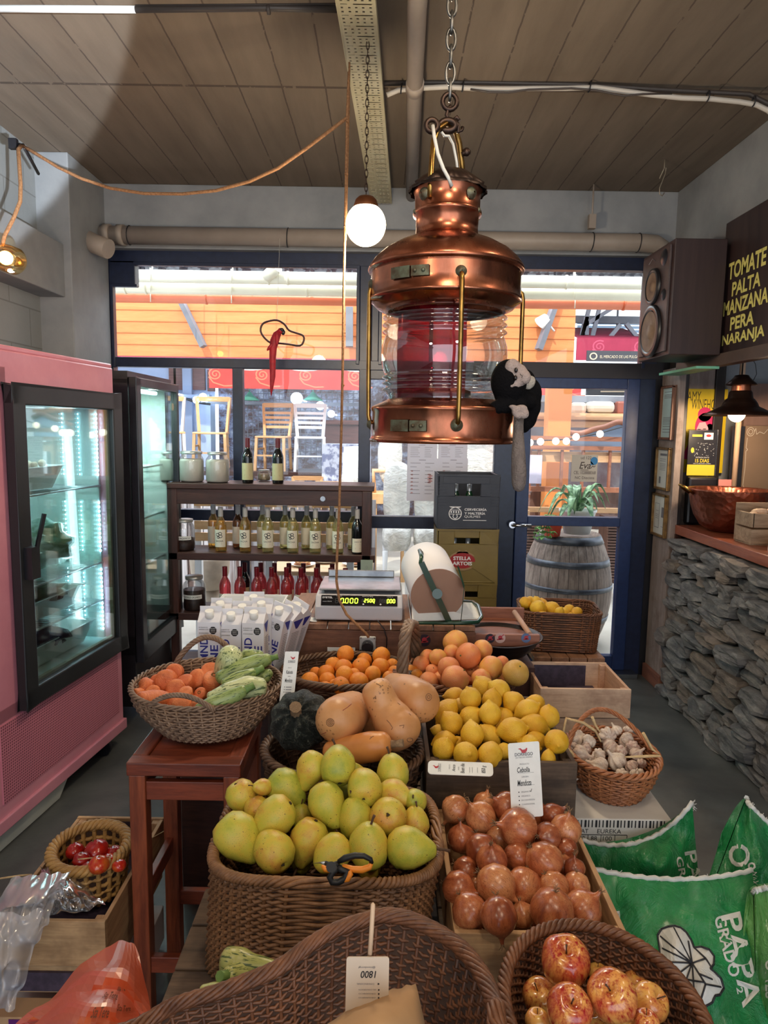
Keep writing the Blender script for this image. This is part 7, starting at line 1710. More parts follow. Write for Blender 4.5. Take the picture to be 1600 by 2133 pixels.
# ================================================================== PRODUCE
CR0, CR1, CR2 = CROT @ Vector((1, 0, 0)), CROT @ Vector((0, 1, 0)), CROT @ Vector((0, 0, 1))
def sdir(du, dv, tw): return (CR0*du - CR1*dv + CR2*tw).normalized()      # screen right, screen down, towards the viewer
def um(name, mb, mat): me = mb.mesh(name); me.materials.append(mat); return me
def prof_mesh(name, prof, mat, seg=24, mod=None, bend=0, seed=0, wob=.03, wf=1.4, hollow=None):
    mb = MB().lathe(prof, (0, 0, 0), seg, mod=mod); sd = Vector((seed*5.3, seed*2.1, 0)); out = []
    for p in mb.v:
        q = p*(1 + wob*noise.noise(p*wf + sd)); q.x += bend*q.z*q.z*.5; out.append(q)
    mb.v = out; return um(name, mb, mat)
# materials
def fruit(name, stops, scale=2, stretch=(1, 1, 1), rough=.42, dots=None, bump=.1, bscale=30, coat=0, objvar=.25, streak=None):
    m, nt, b = newmat(name); g = G(nt)
    vec = g.coord(stretch); f = g.noise(vec, scale, 5, .6)
    oi = g.n('ShaderNodeObjectInfo'); f = g.math('ADD', f, g.math('MULTIPLY', g.math('SUBTRACT', oi.outputs['Random'], .5), objvar))
    col = g.ramp(f, [(p, lin(c)) for p, c in stops])
    if streak:
        f2 = g.noise(g.coord(streak[0]), streak[1], 4, .7); f2 = g.math('ADD', f2, g.math('MULTIPLY', g.math('SUBTRACT', oi.outputs['Random'], .5), streak[4] if len(streak) > 4 else 0)); col = g.mix(g.ramp(f2, [(streak[3][0], (0,0,0)), (streak[3][1], (1,1,1))]), col, lin(streak[2]))
    for d in (dots or []):
        v = g.n('ShaderNodeTexVoronoi'); v.inputs['Scale'].default_value = d[0]; g.l(g.coord(), v.inputs['Vector'])
        ft = g.math('LESS_THAN', v.outputs['Distance'], d[1]); gt = g.math('GREATER_THAN', g.noise(g.coord(), d[3], 3), d[4])
        col = g.mix(g.math('MULTIPLY', g.math('MULTIPLY', ft, gt), d[5]), col, lin(d[2]))
    g.l(col, b.inputs['Base Color']); b.inputs['Roughness'].default_value = rough
    if coat: b.inputs['Coat Weight'].default_value = coat; b.inputs['Coat Roughness'].default_value = .18
    g.l(g.bump(g.noise(g.coord(), bscale, 3), bump, .01), b.inputs['Normal']); return m
PEARM = fruit('pear_skin', [(.22, (146, 156, 52)), (.42, (186, 180, 64)), (.6, (206, 180, 66)), (.8, (200, 144, 60))], 1.1, dots=[(16, .20, (104, 106, 40), 2, .44, .75), (4, .12, (84, 58, 30), 2, .48, .85)], rough=.4, objvar=.35)
STEM = M('brown_stem', (92, 62, 38), (58, 38, 24), rough=.8, scale=40)
ONIONM = fruit('onion_skin', [(.28, (134, 66, 40)), (.5, (182, 104, 66)), (.72, (212, 146, 98))], 1.3, (1, 1, .4), rough=.26, streak=((7, 7, .35), 3, (112, 54, 34), (.52, .72)), coat=.25, objvar=.4, bump=.06)
ROOTM = M('dry_roots', (150, 120, 88), (92, 68, 48), rough=.9, scale=40)
LEMONM = fruit('lemon_skin', [(.3, (218, 162, 32)), (.7, (234, 190, 54))], 1.4, rough=.4, bump=.35, bscale=16, dots=[(3.2, .13, (150, 112, 40), 2, .52, .55)], objvar=.3)
ORANGEM = fruit('orange_skin', [(.3, (226, 128, 34)), (.7, (244, 160, 52))], 1.4, rough=.38, bump=.35, bscale=18, dots=[(3, .07, (90, 70, 30), 2, .5, .8)], objvar=.3)
GRAPEM = fruit('grapefruit_skin', [(.25, (226, 128, 72)), (.5, (236, 150, 96)), (.75, (236, 176, 88))], 1.0, rough=.36, bump=.25, bscale=20, dots=[(4.5, .06, (110, 70, 40), 2, .45, .85)], objvar=.45)
YGRAPEM = fruit('yellow_grapefruit_skin', [(.3, (196, 148, 66)), (.7, (216, 176, 90))], 1.0, rough=.36, bump=.25, bscale=20, dots=[(4.5, .07, (96, 80, 40), 2, .45, .85)])
CARROTM = fruit('carrot_skin', [(.3, (204, 104, 56)), (.7, (232, 140, 86))], 1.6, (1, 1, 2.2), rough=.5, bump=.3, bscale=9, streak=((.6, .6, 5), 2.2, (150, 76, 44), (.60, .74)), objvar=.3)
APPLEM = fruit('apple_skin', [(.25, (232, 190, 96)), (.55, (226, 160, 84)), (.85, (190, 70, 50))], 1.0, (1.2, 1.2, .5), rough=.2, streak=((3.2, 3.2, .42), 1.6, (158, 34, 34), (.525, .74), .26), coat=.5, bump=.02, objvar=.35)
BUTM = fruit('butternut_skin', [(.3, (188, 130, 80)), (.7, (212, 156, 104))], 12, rough=.42, bump=.1, bscale=40, dots=[(110, .3, (120, 80, 50), 16, .60, .6), (40, .10, (96, 66, 44), 8, .5, .7)], objvar=.1)
GARM = fruit('garlic_skin', [(.3, (176, 140, 128)), (.5, (212, 192, 176)), (.75, (232, 220, 206))], 1.6, (2, 2, .5), rough=.5, streak=((8, 8, .5), 2, (150, 104, 104), (.58, .72)), bump=.3, bscale=8, objvar=.3)
TOMM = fruit('tomato_skin', [(.3, (150, 20, 22)), (.6, (196, 44, 30)), (.8, (206, 100, 40))], 1, rough=.15, coat=.5, bump=.02, objvar=.5)
m, nt, b = newmat('zucchini_skin'); g = G(nt)
st_ = g.noise(g.coord((1, 1, 1)), 38, 4, .7, 1.2); bs = g.ramp(g.noise(g.coord(), 7, 4), [(.3, lin((150, 168, 104))), (.7, lin((186, 194, 142)))])
g.l(g.mix(g.ramp(st_, [(.54, (0,0,0)), (.60, (.85,.85,.85))]), bs, lin((52, 76, 44))), b.inputs['Base Color']); b.inputs['Roughness'].default_value = .38; ZUCM = m
def zucm(name, axis_rot, pale):
    """zucchini skin with dark dashes along the body"""
    m, nt, b = newmat(name); g = G(nt)
    st = g.noise(g.coord((70, 70, 9)), 3, 4, .6, .4)
    bs = g.ramp(g.noise(g.coord(), 12, 4), [(.3, lin(pale[0])), (.7, lin(pale[1]))])
    g.l(g.mix(g.ramp(st, [(.54, (0,0,0)), (.60, (.9,.9,.9))]), bs, lin((50, 78, 42))), b.inputs['Base Color']); b.inputs['Roughness'].default_value = .36
    g.l(g.bump(g.noise(g.coord(), 60, 3), .1, .002), b.inputs['Normal']); return m
# unit meshes
pear_p = [(.001,-.86),(.12,-.90),(.30,-.94),(.60,-.84),(.88,-.50),(1.0,-.02),(.94,.42),(.72,.86),(.50,1.20),(.36,1.44),(.24,1.56),(.10,1.60),(.001,1.58)]
round_p = [(.001,-.84),(.12,-.90),(.30,-.95),(.62,-.84),(.90,-.50),(1.0,-.02),(.95,.40),(.76,.78),(.56,1.0),(.38,1.14),(.22,1.20),(.08,1.20),(.001,1.17)]
PEARS = [prof_mesh('pear_body', pear_p if i % 2 else round_p, PEARM, 26, seed=i, bend=.10*(i % 3), wob=.09, wf=.9) for i in range(5)]
onion_p = [(.001,-.96),(.10,-.95),(.40,-.86),(.78,-.58),(.98,-.12),(.98,.20),(.80,.58),(.48,.84),(.22,.98),(.12,1.12),(.09,1.30),(.05,1.34),(.001,1.33)]
ONIONS = [prof_mesh('onion_body', onion_p, ONIONM, 26, seed=i+9, wob=.06, mod=lambda a, z: 1 + .012*math.cos(7*a)) for i in range(4)]
lemon_p = [(.001,-1.28),(.10,-1.26),(.18,-1.16),(.36,-1.03),(.66,-.78),(.92,-.38),(1.0,.05),(.93,.42),(.70,.80),(.40,1.05),(.22,1.14),(.15,1.24),(.08,1.32),(.001,1.33)]
LEMONS = [prof_mesh('lemon_body', [(r, z*(.90 + .06*i)) for r, z in lemon_p], LEMONM, 22, seed=i+20, wob=.06) for i in range(4)]
def sph(f=1, d=.05): return [(math.sin(t)*1.0, -math.cos(t)*f*(1 - d*math.exp(-(math.sin(t)/.18)**2))) for t in [PI*i/16 for i in range(17)]]
ORANGES = [prof_mesh('orange_body', [(max(r, .001), z) for r, z in sph(.96)], ORANGEM, 24, seed=i+30, wob=.04) for i in range(2)]
GRAPES = [prof_mesh('grapefruit_body', [(max(r, .001), z) for r, z in sph(.93)], GRAPEM, 26, seed=i+40, wob=.05) for i in range(2)]; YGR = prof_mesh('grapefruit_body', [(max(r, .001), z) for r, z in sph(.95)], YGRAPEM, 26, seed=44, wob=.05)
apple_p = [(.001,-.68),(.10,-.70),(.22,-.80),(.42,-.86),(.70,-.72),(.93,-.30),(1.0,.14),(.95,.50),(.78,.78),(.55,.92),(.34,.92),(.18,.80),(.08,.66),(.001,.62)]
APPLES = [prof_mesh('apple_body', apple_p, APPLEM, 30, seed=i+50, wob=.05, mod=lambda a, z: 1 + .025*math.cos(5*a)*(1 if z < 0 else .5)) for i in range(3)]
carrot_p = [(.001,.42),(.16,.40),(.34,.46),(.62,.42),(.88,.22),(1.0,-.15),(.98,-.8),(.90,-2.0),(.72,-3.2),(.5,-4.2),(.2,-5.0),(.001,-5.2)]
CARROTS = [prof_mesh('carrot_body', carrot_p, CARROTM, 20, seed=i+60, wob=.10, wf=.8) for i in range(3)]
gar_p = [(.001,-.60),(.25,-.66),(.62,-.60),(.92,-.28),(1.0,.05),(.90,.34),(.62,.62),(.34,.82),(.20,1.0),(.15,1.25),(.13,1.5),(.001,1.5)]
GARL = [prof_mesh('garlic_body', gar_p, GARM, 40, seed=i+70, wob=.10, mod=lambda a, z, i=i: 1 - .24*abs(math.cos(a*(3.5 + .5*(i % 2))))**6*(1 if z < .8 else .2)) for i in range(4)]
TOMS = [prof_mesh('tomato_body', [(max(r, .001), z*.8) for r, z in sph(1, .1)], TOMM, 24, seed=i+80, wob=.08) for i in range(2)]
stem_c = um('stem', MB().tube([(0, 0, 1.1), (.03, .02, 1.5), (.10, .05, 1.85), (.20, .06, 2.12)], [.075,.065,.06,.085], 8), STEM)
stem_r = um('stem', MB().tube([(0, 0, .9), (.02, .02, 1.2), (.08, .05, 1.45), (.14, .06, 1.62)], [.07,.06,.06,.08], 8), STEM)
calyx = um('calyx', MB().ell((0, 0, -.90), (.10, .10, .05), 8, 5, mod=lambda p: 1 + .3*math.cos(5*math.atan2(p.y, p.x))), M('calyx_dark', (66, 52, 30), rough=.9))
for k in range(5): pass
stem_a = um('stem', MB().tube([(0, 0, .58), (.02, 0, .9), (.06, .02, 1.22)], [.035,.03,.045], 7), STEM)
root_o = MB(); rnd = random.Random(8)
for k in range(12): a = rnd.uniform(0, 6.28); root_o.tube([(0, 0, -.92), (.12*math.cos(a), .12*math.sin(a), -1.02 - rnd.uniform(0, .06)), (.22*math.cos(a+.4), .22*math.sin(a+.4), -1.08 - rnd.uniform(0, .12))], .012, 4)
ROOT = um('roots', root_o, ROOTM)
neck_o = MB()
for k in range(5): neck_o.tube([(.05*math.cos(k*1.3), .05*math.sin(k*1.3), 1.22), (.09*math.cos(k*1.3), .09*math.sin(k*1.3), 1.42), (.22*math.cos(k*1.3+.5), .2*math.sin(k*1.3+.5), 1.56)], [.05,.035,.01], 5)
NECK = um('dry_neck', neck_o, ROOTM)
crown_c = um('cut_top', MB().lathe([(.30,.46),(.27,.50),(.20,.44),(.10,.38),(.001,.40)], (0,0,0), 14), M('carrot_crown', (84, 66, 36), (150, 96, 52), rough=.9, scale=6))
button = um('stem_button', MB().ell((0, 0, .93), (.07, .07, .05), 8, 5), M('green_button', (96, 100, 50), rough=.8))
knobc = um('calyx', MB().ell((0, 0, -.78), (.12, .12, .06), 8, 5), bpy.data.materials['calyx_dark'])

def pile(name, cat, items, variants, Yf, group, lab, nrows, extras=(), tight=.90, seed=0, clamp=.10, roundf=1.0):
    """items: (u, v, radius px, direction|None, forward px-free metres, adjective, [variant])"""
    rnd = random.Random(seed); P_ = []
    for it in items:
        u, v, r = it[:3]; fw = it[4] if len(it) > 4 and it[4] else 0
        T = dep(aY(u, v, Yf(u, v))) - fw; P_.append([u, v, r, T, T])
    for _ in range(80):
        for i in range(len(P_)):
            for j in range(i+1, len(P_)):
                a, b2 = P_[i], P_[j]
                if abs(a[0]-b2[0]) + abs(a[1]-b2[1]) > 2.6*(a[2]+b2[2]): continue
                pa = CAMP + ray(a[0], a[1])*a[3]; pb = CAMP + ray(b2[0], b2[1])*b2[3]
                if (pa-pb).length < tight*(a[2]*a[3] + b2[2]*b2[3])/F:
                    n_, f_ = (a, b2) if a[3] < b2[3] else (b2, a)
                    n_[3] = max(n_[3]*.997, n_[4]*(1-clamp)); f_[3] = min(f_[3]*1.003, f_[4]*(1+clamp))
    order = sorted(range(len(items)), key=lambda i: -items[i][1]); per = -(-len(items)//nrows); rows = [order[k*per:(k+1)*per] for k in range(nrows)]
    nm = ['front', 'second', 'third', 'fourth', 'fifth', 'sixth']; lb = {}
    for ri, row in enumerate(rows):
        rn = nm[ri] if ri < len(rows) - 1 else 'back'
        for k, i in enumerate(sorted(row, key=lambda i: items[i][0])): lb[i] = (ORD[k], rn)
    out = []
    for i, it in enumerate(items):
        u, v, r, T, _ = P_[i]; p = CAMP + ray(u, v)*T; rr_ = r*T/F
        d = it[3] if len(it) > 3 and it[3] is not None else (rnd.uniform(-1, 1), rnd.uniform(-1, 1), rnd.uniform(-1, 1))
        d = sdir(*d); vi = it[6] if len(it) > 6 else rnd.randrange(len(variants)); me = variants[vi]
        o = bpy.data.objects.new(name, me); COL.objects.link(o); place(o, p, d, rnd.uniform(0, 6.28), rr_*roundf)
        adj = it[5] if len(it) > 5 and it[5] else ''
        setp(o, lab.format(adj=(adj + ' ') if adj else '', n=lb[i][0], row=lb[i][1]), cat, group)
        for ex in extras:
            me2 = ex(vi) if callable(ex) else ex
            if me2 is None: continue
            c = bpy.data.objects.new(me2.name.split('.')[0], me2); COL.objects.link(c); c.parent = o
        out.append(o)
    return out
# --- pears
Z = lambda x, y: (400 + x/2.857, 1520 + y/2.857)
def pr_(x, y, r, d, fw=0, adj='yellow-green', vi=None): u, v = Z(x, y); return (u, v, r/2.857, d, fw, adj) + ((vi,) if vi is not None else ())
pears = [pr_(298,395,86,(.45,.9,-.1),0,'yellow',0), pr_(425,342,46,(-.7,-.3,.5),0,'small green',1), pr_(545,335,98,(.85,.55,.2),0,'large green',1), pr_(715,215,84,(-.35,.9,.35),.02,'long green',3),
 pr_(870,222,98,(-.15,-.75,-.65),.03,'round speckled',0), pr_(1028,345,98,(.0,-.3,-1),.03,'round yellow, calyx forward,',2), pr_(1195,265,90,(-.2,-1,-.3),-.02,'brown-freckled',0), pr_(1190,385,84,(.95,.0,.5),.0,'stem-right green',1),
 pr_(1328,425,64,(-.2,-.6,.9),0,'small dark-stemmed',0), pr_(385,475,68,(.3,.9,.2),-.02,'dull yellow',2), pr_(505,512,108,(-.75,.65,.15),.03,'bright yellow',1), pr_(795,420,100,(.45,.85,.5),.02,'green, stem to the front,',3),
 pr_(975,540,98,(-.2,-.9,-.2),0,'mottled green',2), pr_(1165,520,105,(.0,.5,-.85),.02,'round yellow',0), pr_(1330,565,78,(.1,-.9,0),-.01,'plain yellow',2), pr_(262,622,122,(.75,.65,.2),.02,'largest yellow',1),
 pr_(490,725,108,(-.6,-.4,-.7),.02,'orange-flushed',0), pr_(700,640,104,(-.35,.9,.1),.0,'long yellow',3), pr_(845,728,98,(-.7,.55,.3),.02,'red-blushed',2), pr_(1050,700,112,(.1,-.95,.1),.03,'large dimpled',0),
 pr_(1275,705,112,(1,-.05,.15),.03,'long-necked yellow',1), pr_(850,575,66,(.2,.3,-1),-.04,'shaded olive',2), pr_(650,520,60,(0,-1,0),-.05,'shaded green',0), pr_(915,385,60,(0,-1,0),-.05,'half hidden olive',2), pr_(985,265,48,(-.3,-.8,.3),-.03,'small hidden',1), pr_(1050,800,70,(.3,1,0),-.06,'low shaded',0), pr_(650,780,60,(.3,1,0),-.06,'low half-hidden',2)]
pile('pear', 'pear', pears, PEARS, lambda u, v: 1.50 - (v-1560)/265*.27, 'pears heaped in the square basket', '{adj} pear, {n} from left in {row} row, pear basket', 5, [lambda vi: stem_c if vi % 2 else stem_r, calyx], seed=1, roundf=1.09)
# --- onions
def on(x, y, r, d=None, fw=0, adj='copper'): return (860 + x/3.636, 1620 + y/3.636, r/3.636, d, fw, adj)
onions = [on(325,235,98,(-.8,.9,.2),0,'dark glossy'), on(545,200,80,(.2,-1,0),-.02,'half hidden'), on(515,298,108,(-.6,-.8,.2),.01,'tall streaked'), on(710,215,98,(-.7,-.5,.2),.02,'round pale'), on(905,268,100,(.2,-.9,.5),0,'root-tufted'), on(1060,290,86,(.7,-.6,.2),0,'long'), on(1160,395,106,(.1,-1,.2),.01,'dark red-brown'),
 on(800,380,135,(-.95,-.3,.3),.05,'large shining'), on(370,462,98,(-.1,-1,.1),0,'plain brown'), on(650,455,92,(0,1,-.5),-.02,'shaded'), on(520,548,114,(.3,.9,.5),.0,'pale tan'), on(1020,450,95,(-.6,-.3,.6),0,'white-patched'), on(1170,540,72,(.3,-.3,.9),0,'yellow papery'), on(600,628,108,(-.1,-1,.35),.03,'pointed'),
 on(790,600,98,(.9,.0,.3),0,'grey-brown'), on(990,630,130,(.7,.8,.0),.04,'large smooth'), on(1135,665,78,(0,.9,0),-.01,'narrow'), on(1225,690,72,(0,-1,0),-.01,'small right-hand'), on(400,700,92,(.8,.4,.2),-.02,'low dark'), on(345,838,114,(.8,.0,.4),.02,'dark left-hand'), on(625,810,136,(.8,.5,.3),.04,'large rosy'),
 on(840,820,126,(-.4,.4,.8),.0,'long dull'), on(1065,825,106,(.5,.8,0),0,'brown rear'), on(1240,812,92,(0,1,0),-.01,'small smooth'), on(425,1005,122,(.5,.8,.2),.03,'large ruddy'), on(650,1045,130,(.1,1,.3),.06,'root-down'), on(830,1040,84,(-.2,-1,.1),0,'small shiny'), on(1055,1000,150,(-.1,.9,-.2),.05,'largest tan-striped'), on(1290,995,128,(.7,-.8,.1),.02,'large matt'), on(475,810,52,(0,1,0),-.03,'small hidden'), on(880,930,60,(0,1,0),-.04,'shaded small'), on(560,1080,60,(0,1,0),-.05,'deep small'), on(950,1080,60,(0,1,0),-.05,'deep shaded')]
pile('onion', 'onion', onions, ONIONS, lambda u, v: 1.52 - (v-1660)/260*.33, 'onions heaped in the pine crate', '{adj} onion, {n} from left in {row} row, onion crate', 5, [ROOT, NECK], seed=2, roundf=1.12)
# --- lemons
def le(x, y, r, d=None, fw=0, adj=''): return (800 + x/2.963, 1280 + y/2.963, r/2.963, d, fw, adj)
lemons = [le(615,455,66,(-.5,-.8,0),0,'bright'), le(710,465,62,(.7,.5,0),0,'oval'), le(440,505,54,(-.8,0,0),0,'left-hand'), le(535,518,64,(-.3,-.9,0),.01,'tall'), le(475,562,46,None,-.02,'small shaded'), le(385,600,68,(-.5,.5,.3),0,'large'), le(665,535,58,(.2,-1,0),.01,'pointed'), le(655,612,66,(.1,1,.1),.04,'upright oval'), le(800,545,66,(.6,.6,.3),.02,'rough-skinned'), le(882,590,62,(.8,-.4,0),0,'smooth'), le(935,548,54,(.9,.4,0),0,'slim'), le(1015,632,66,(0,-1,.1),.01,'pale pointed'),
 le(415,668,68,(.5,.7,.1),.02,'plump'), le(535,632,64,(-.7,.4,0),0,'middle'), le(750,648,60,None,-.02,'tucked-in'), le(930,682,66,(.9,.3,0),.01,'long'), le(545,740,70,(.1,1,.3),.04,'large upright'), le(655,745,58,None,-.01,'hidden'), le(790,715,76,(.95,-.2,.1),.03,'large sideways'), le(340,720,40,None,-.03,'small left'), le(372,785,62,(.9,-.2,0),0,'dull'), le(455,795,42,None,-.02,'narrow'), le(930,785,60,(.8,-.2,.2),0,'brown-marked'), le(1065,785,72,(-.1,.0,1),.04,'round end-on'), le(895,805,60,(.7,.2,.2),.0,'greenish-tipped'),
 le(365,835,66,(.2,-.7,.3),.02,'golden'), le(503,865,74,(.2,-.3,.8),.03,'large end-on'), le(655,865,74,(-.3,.3,.8),.02,'deep yellow'), le(742,845,48,None,-.01,'shaded'), le(1015,890,44,(0,1,0),0,'low right'), le(700,690,46,None,-.04,'dark hidden'), le(850,870,60,None,-.03,'card-covered')]
pile('lemon', 'lemon', lemons, LEMONS, lambda u, v: 1.93 - (v-1430)/150*.30, 'lemons heaped in the dark crate', '{adj} lemon, {n} from left in {row} row, lemon crate', 5, [], seed=3, roundf=1.05)
# --- grapefruit and oranges
gf = [(440,170,78,'yellow-orange topmost',1.0),(520,255,81,'large pink-orange',.03),(610,215,62,'peach right-hand',0),(415,232,50,'small spotted',0),(660,330,78,'round peach',.03),(400,330,72,'glowing',.0),(440,397,86,'largest front',.05),(333,265,56,'deep orange',0),(268,262,50,'small orange',-.01),(230,310,56,'orange left-hand',0),(300,350,46,'shaded',-.02),(275,415,62,'yellowish',.0),(600,402,66,'low peach',.02),(540,345,52,'dark tucked-in',-.04),(715,395,44,'low shaded',-.03),(730,295,42,'pale hidden',-.03),(350,400,50,'hidden pale',-.04),(500,420,50,'deep shaded',-.04)]
items = [(800+x/2.963, 1280+y/2.963, r/2.963, None, (fw if fw != 1.0 else 0), adj, 0 if i % 2 else 1) for i, (x, y, r, adj, fw) in enumerate(gf)]
pile('grapefruit', 'grapefruit', items, GRAPES, lambda u, v: 2.36 - (v-1340)/90*.20, 'grapefruit heaped in the shallow basket', '{adj} grapefruit, {n} from left in {row} row, grapefruit basket', 4, [button], seed=4)
pile('grapefruit', 'grapefruit', [(800+812/2.963, 1280+360/2.963, 27.5, (.2,-.6,.6), .0, 'yellow-green')], [YGR], lambda u, v: 2.14, 'grapefruit heaped in the shallow basket', '{adj} grapefruit at the right end of the grapefruit basket', 1, [button], seed=5)
og = [(1023,585,60,'topmost left'),(1148,628,54,'small'),(1262,598,62,'bright topmost right'),(942,655,54,'deep orange'),(1012,675,60,'pale'),(1127,668,62,'round'),(1257,668,60,'glowing'),(1335,655,42,'half hidden'),(895,710,57,'wide'),(822,708,40,'small left'),(1017,722,60,'middle'),(1205,718,56,'tilted'),(785,765,62,'left-hand'),(903,758,56,'dull'),(990,795,62,'front'),(1112,768,66,'largest'),(885,810,46,'low'),(1312,742,46,'low right'),(1462,702,48,'right of the handle'),(1345,700,40,'shaded'),(1500,722,40,'shaded right'),(1080,720,44,'dark hidden'),(950,790,40,'tucked-in'),(1420,760,36,'low hidden')]
items = [(400+x/3.2, 1180+y/3.2, r/3.2, None, 0, adj) for x, y, r, adj in og]
pile('orange', 'orange', items, ORANGES, lambda u, v: 2.36 - (v-1360)/80*.22, 'oranges heaped in the handled basket', '{adj} orange, {n} from left in {row} row, orange basket', 4, [button], seed=6)
# --- lemons in the far basket
bl_ = [(898,1018,38,'pale left-hand'),(928,1004,28,'small rear'),(965,1010,30,'rear'),(1000,1022,32,'dark rear'),(975,1050,50,'largest'),(1060,1055,46,'round'),(1130,1075,32,'small bright'),(1160,1055,30,'rear bright'),(1205,1072,32,'right-hand oval'),(1000,1105,40,'front left'),(1085,1112,34,'front'),(1130,1118,32,'front middle'),(1175,1108,34,'front right'),(1250,1120,32,'pale far right'),(1100,1075,30,'hidden')]
items = [(780+x/2.857, 900+y/2.857, r/2.857, None, 0, adj) for x, y, r, adj in bl_]
pile('lemon', 'lemon', items, LEMONS, lambda u, v: 3.17 - (v-1255)/40*.09, 'lemons in the basket by the door', '{adj} lemon, {n} from left in {row} row, basket by the door', 3, [], seed=7)
# --- garlic
ga = [(155,1375,66,'large'),(245,1395,48,'pinkish split'),(385,1355,60,'purple open'),(455,1320,40,'yellow rear'),(525,1395,60,'rosy'),(225,1445,42,'small white'),(175,1495,64,'tan'),(318,1500,45,'shadowed'),(415,1445,64,'white'),(490,1470,40,'single round'),(572,1450,52,'ragged'),(455,1550,66,'plump'),(562,1585,46,'smooth pink'),(330,1590,66,'big-cloved'),(215,1630,60,'purple-streaked'),(490,1660,52,'low'),(640,1640,32,'small brown'),(600,1500,48,'crumpled'),(640,1565,36,'grey'),(330,1690,32,'dry brown'),(590,1645,34,'tiny'),(265,1540,36,'hidden'),(400,1690,38,'deep shaded'),(120,1440,36,'left-hand'),(540,1320,36,'rear')]
items = [(1160+x/3.636, 1160+y/3.636, r/3.636, None, 0, adj) for x, y, r, adj in ga]
pile('garlic_bulb', 'garlic', items, GARL, lambda u, v: 1.98 - (v-1525)/95*.19, 'garlic bulbs heaped in the round basket', '{adj} garlic bulb, {n} from left in {row} row, garlic basket', 4, [], seed=8, roundf=1.16)
DRYS = M('dry_garlic_stalk', (206, 178, 132), (176, 142, 100), rough=.8, scale=40)
for i, (pts, lb) in enumerate((([(1172,1532),(1180,1496),(1215,1506),(1240,1522),(1252,1545)], 'dry bent garlic stalk arching over the left rim of the garlic basket'), ([(1234,1494),(1240,1510),(1250,1525)], 'short pale garlic stalk upright in the garlic basket'), ([(1340,1527),(1358,1560),(1376,1574),(1340,1576),(1302,1577)], 'long dry garlic stalk sticking out right of the garlic basket'), ([(1172,1552),(1190,1566),(1196,1576)], 'garlic stalk lying between the lemons and the garlic'))):
    solo('garlic_stalk', MB().tube([aY(u, v, 1.76 + .02*(k % 2)) for k, (u, v) in enumerate(pts)], [.0042]*(len(pts)-1) + [.0022], 6), DRYS, lb, 'garlic stalk')
# --- carrots
ca = [(735,375,46,'left rear'),(700,418,28,'small dark-topped'),(818,348,34,'hidden rear'),(858,348,52,'large ring-topped'),(903,300,40,'rear ring-topped'),(792,402,38,'small'),(915,388,46,'smooth'),(960,340,38,'shaded'),(1020,330,46,'dark smooth'),(1090,285,42,'topmost'),(1115,325,50,'long right-hand'),(1040,408,28,'thin'),(800,442,44,'pale'),(735,468,56,'large front-left'),(872,458,40,'front'),(945,472,46,'front middle'),(1000,452,34,'low right'),(965,402,34,'tucked-in'),(1010,480,30,'front thin')]
items = [(x/2.5, 1280+y/2.5, r/2.5, (random.Random(i).uniform(-.5,.3), random.Random(i+50).uniform(-.9,-.1), random.Random(i+90).uniform(.5,1)), 0, adj) for i, (x, y, r, adj) in enumerate(ca)]
for i, d in ((10, (.15,-.9,.35)), (0, (-.7,-.5,.5)), (13, (-.8,.1,.6)), (1, (-.5,0,.9)), (3, (0,-.1,1)), (4, (0,-.2,1))): items[i] = items[i][:3] + (d,) + items[i][4:]
cs_ = pile('carrot', 'carrot', items, CARROTS, lambda u, v: 2.04 - (v-1390)/90*.19, 'carrots in the oval basket', '{adj} carrot, {n} from left in {row} row, carrot basket', 4, [lambda vi: crown_c if vi == 0 else None], seed=9, roundf=1.14)
for o in cs_: o.scale = (o.scale[0], o.scale[1], o.scale[2]*.55)
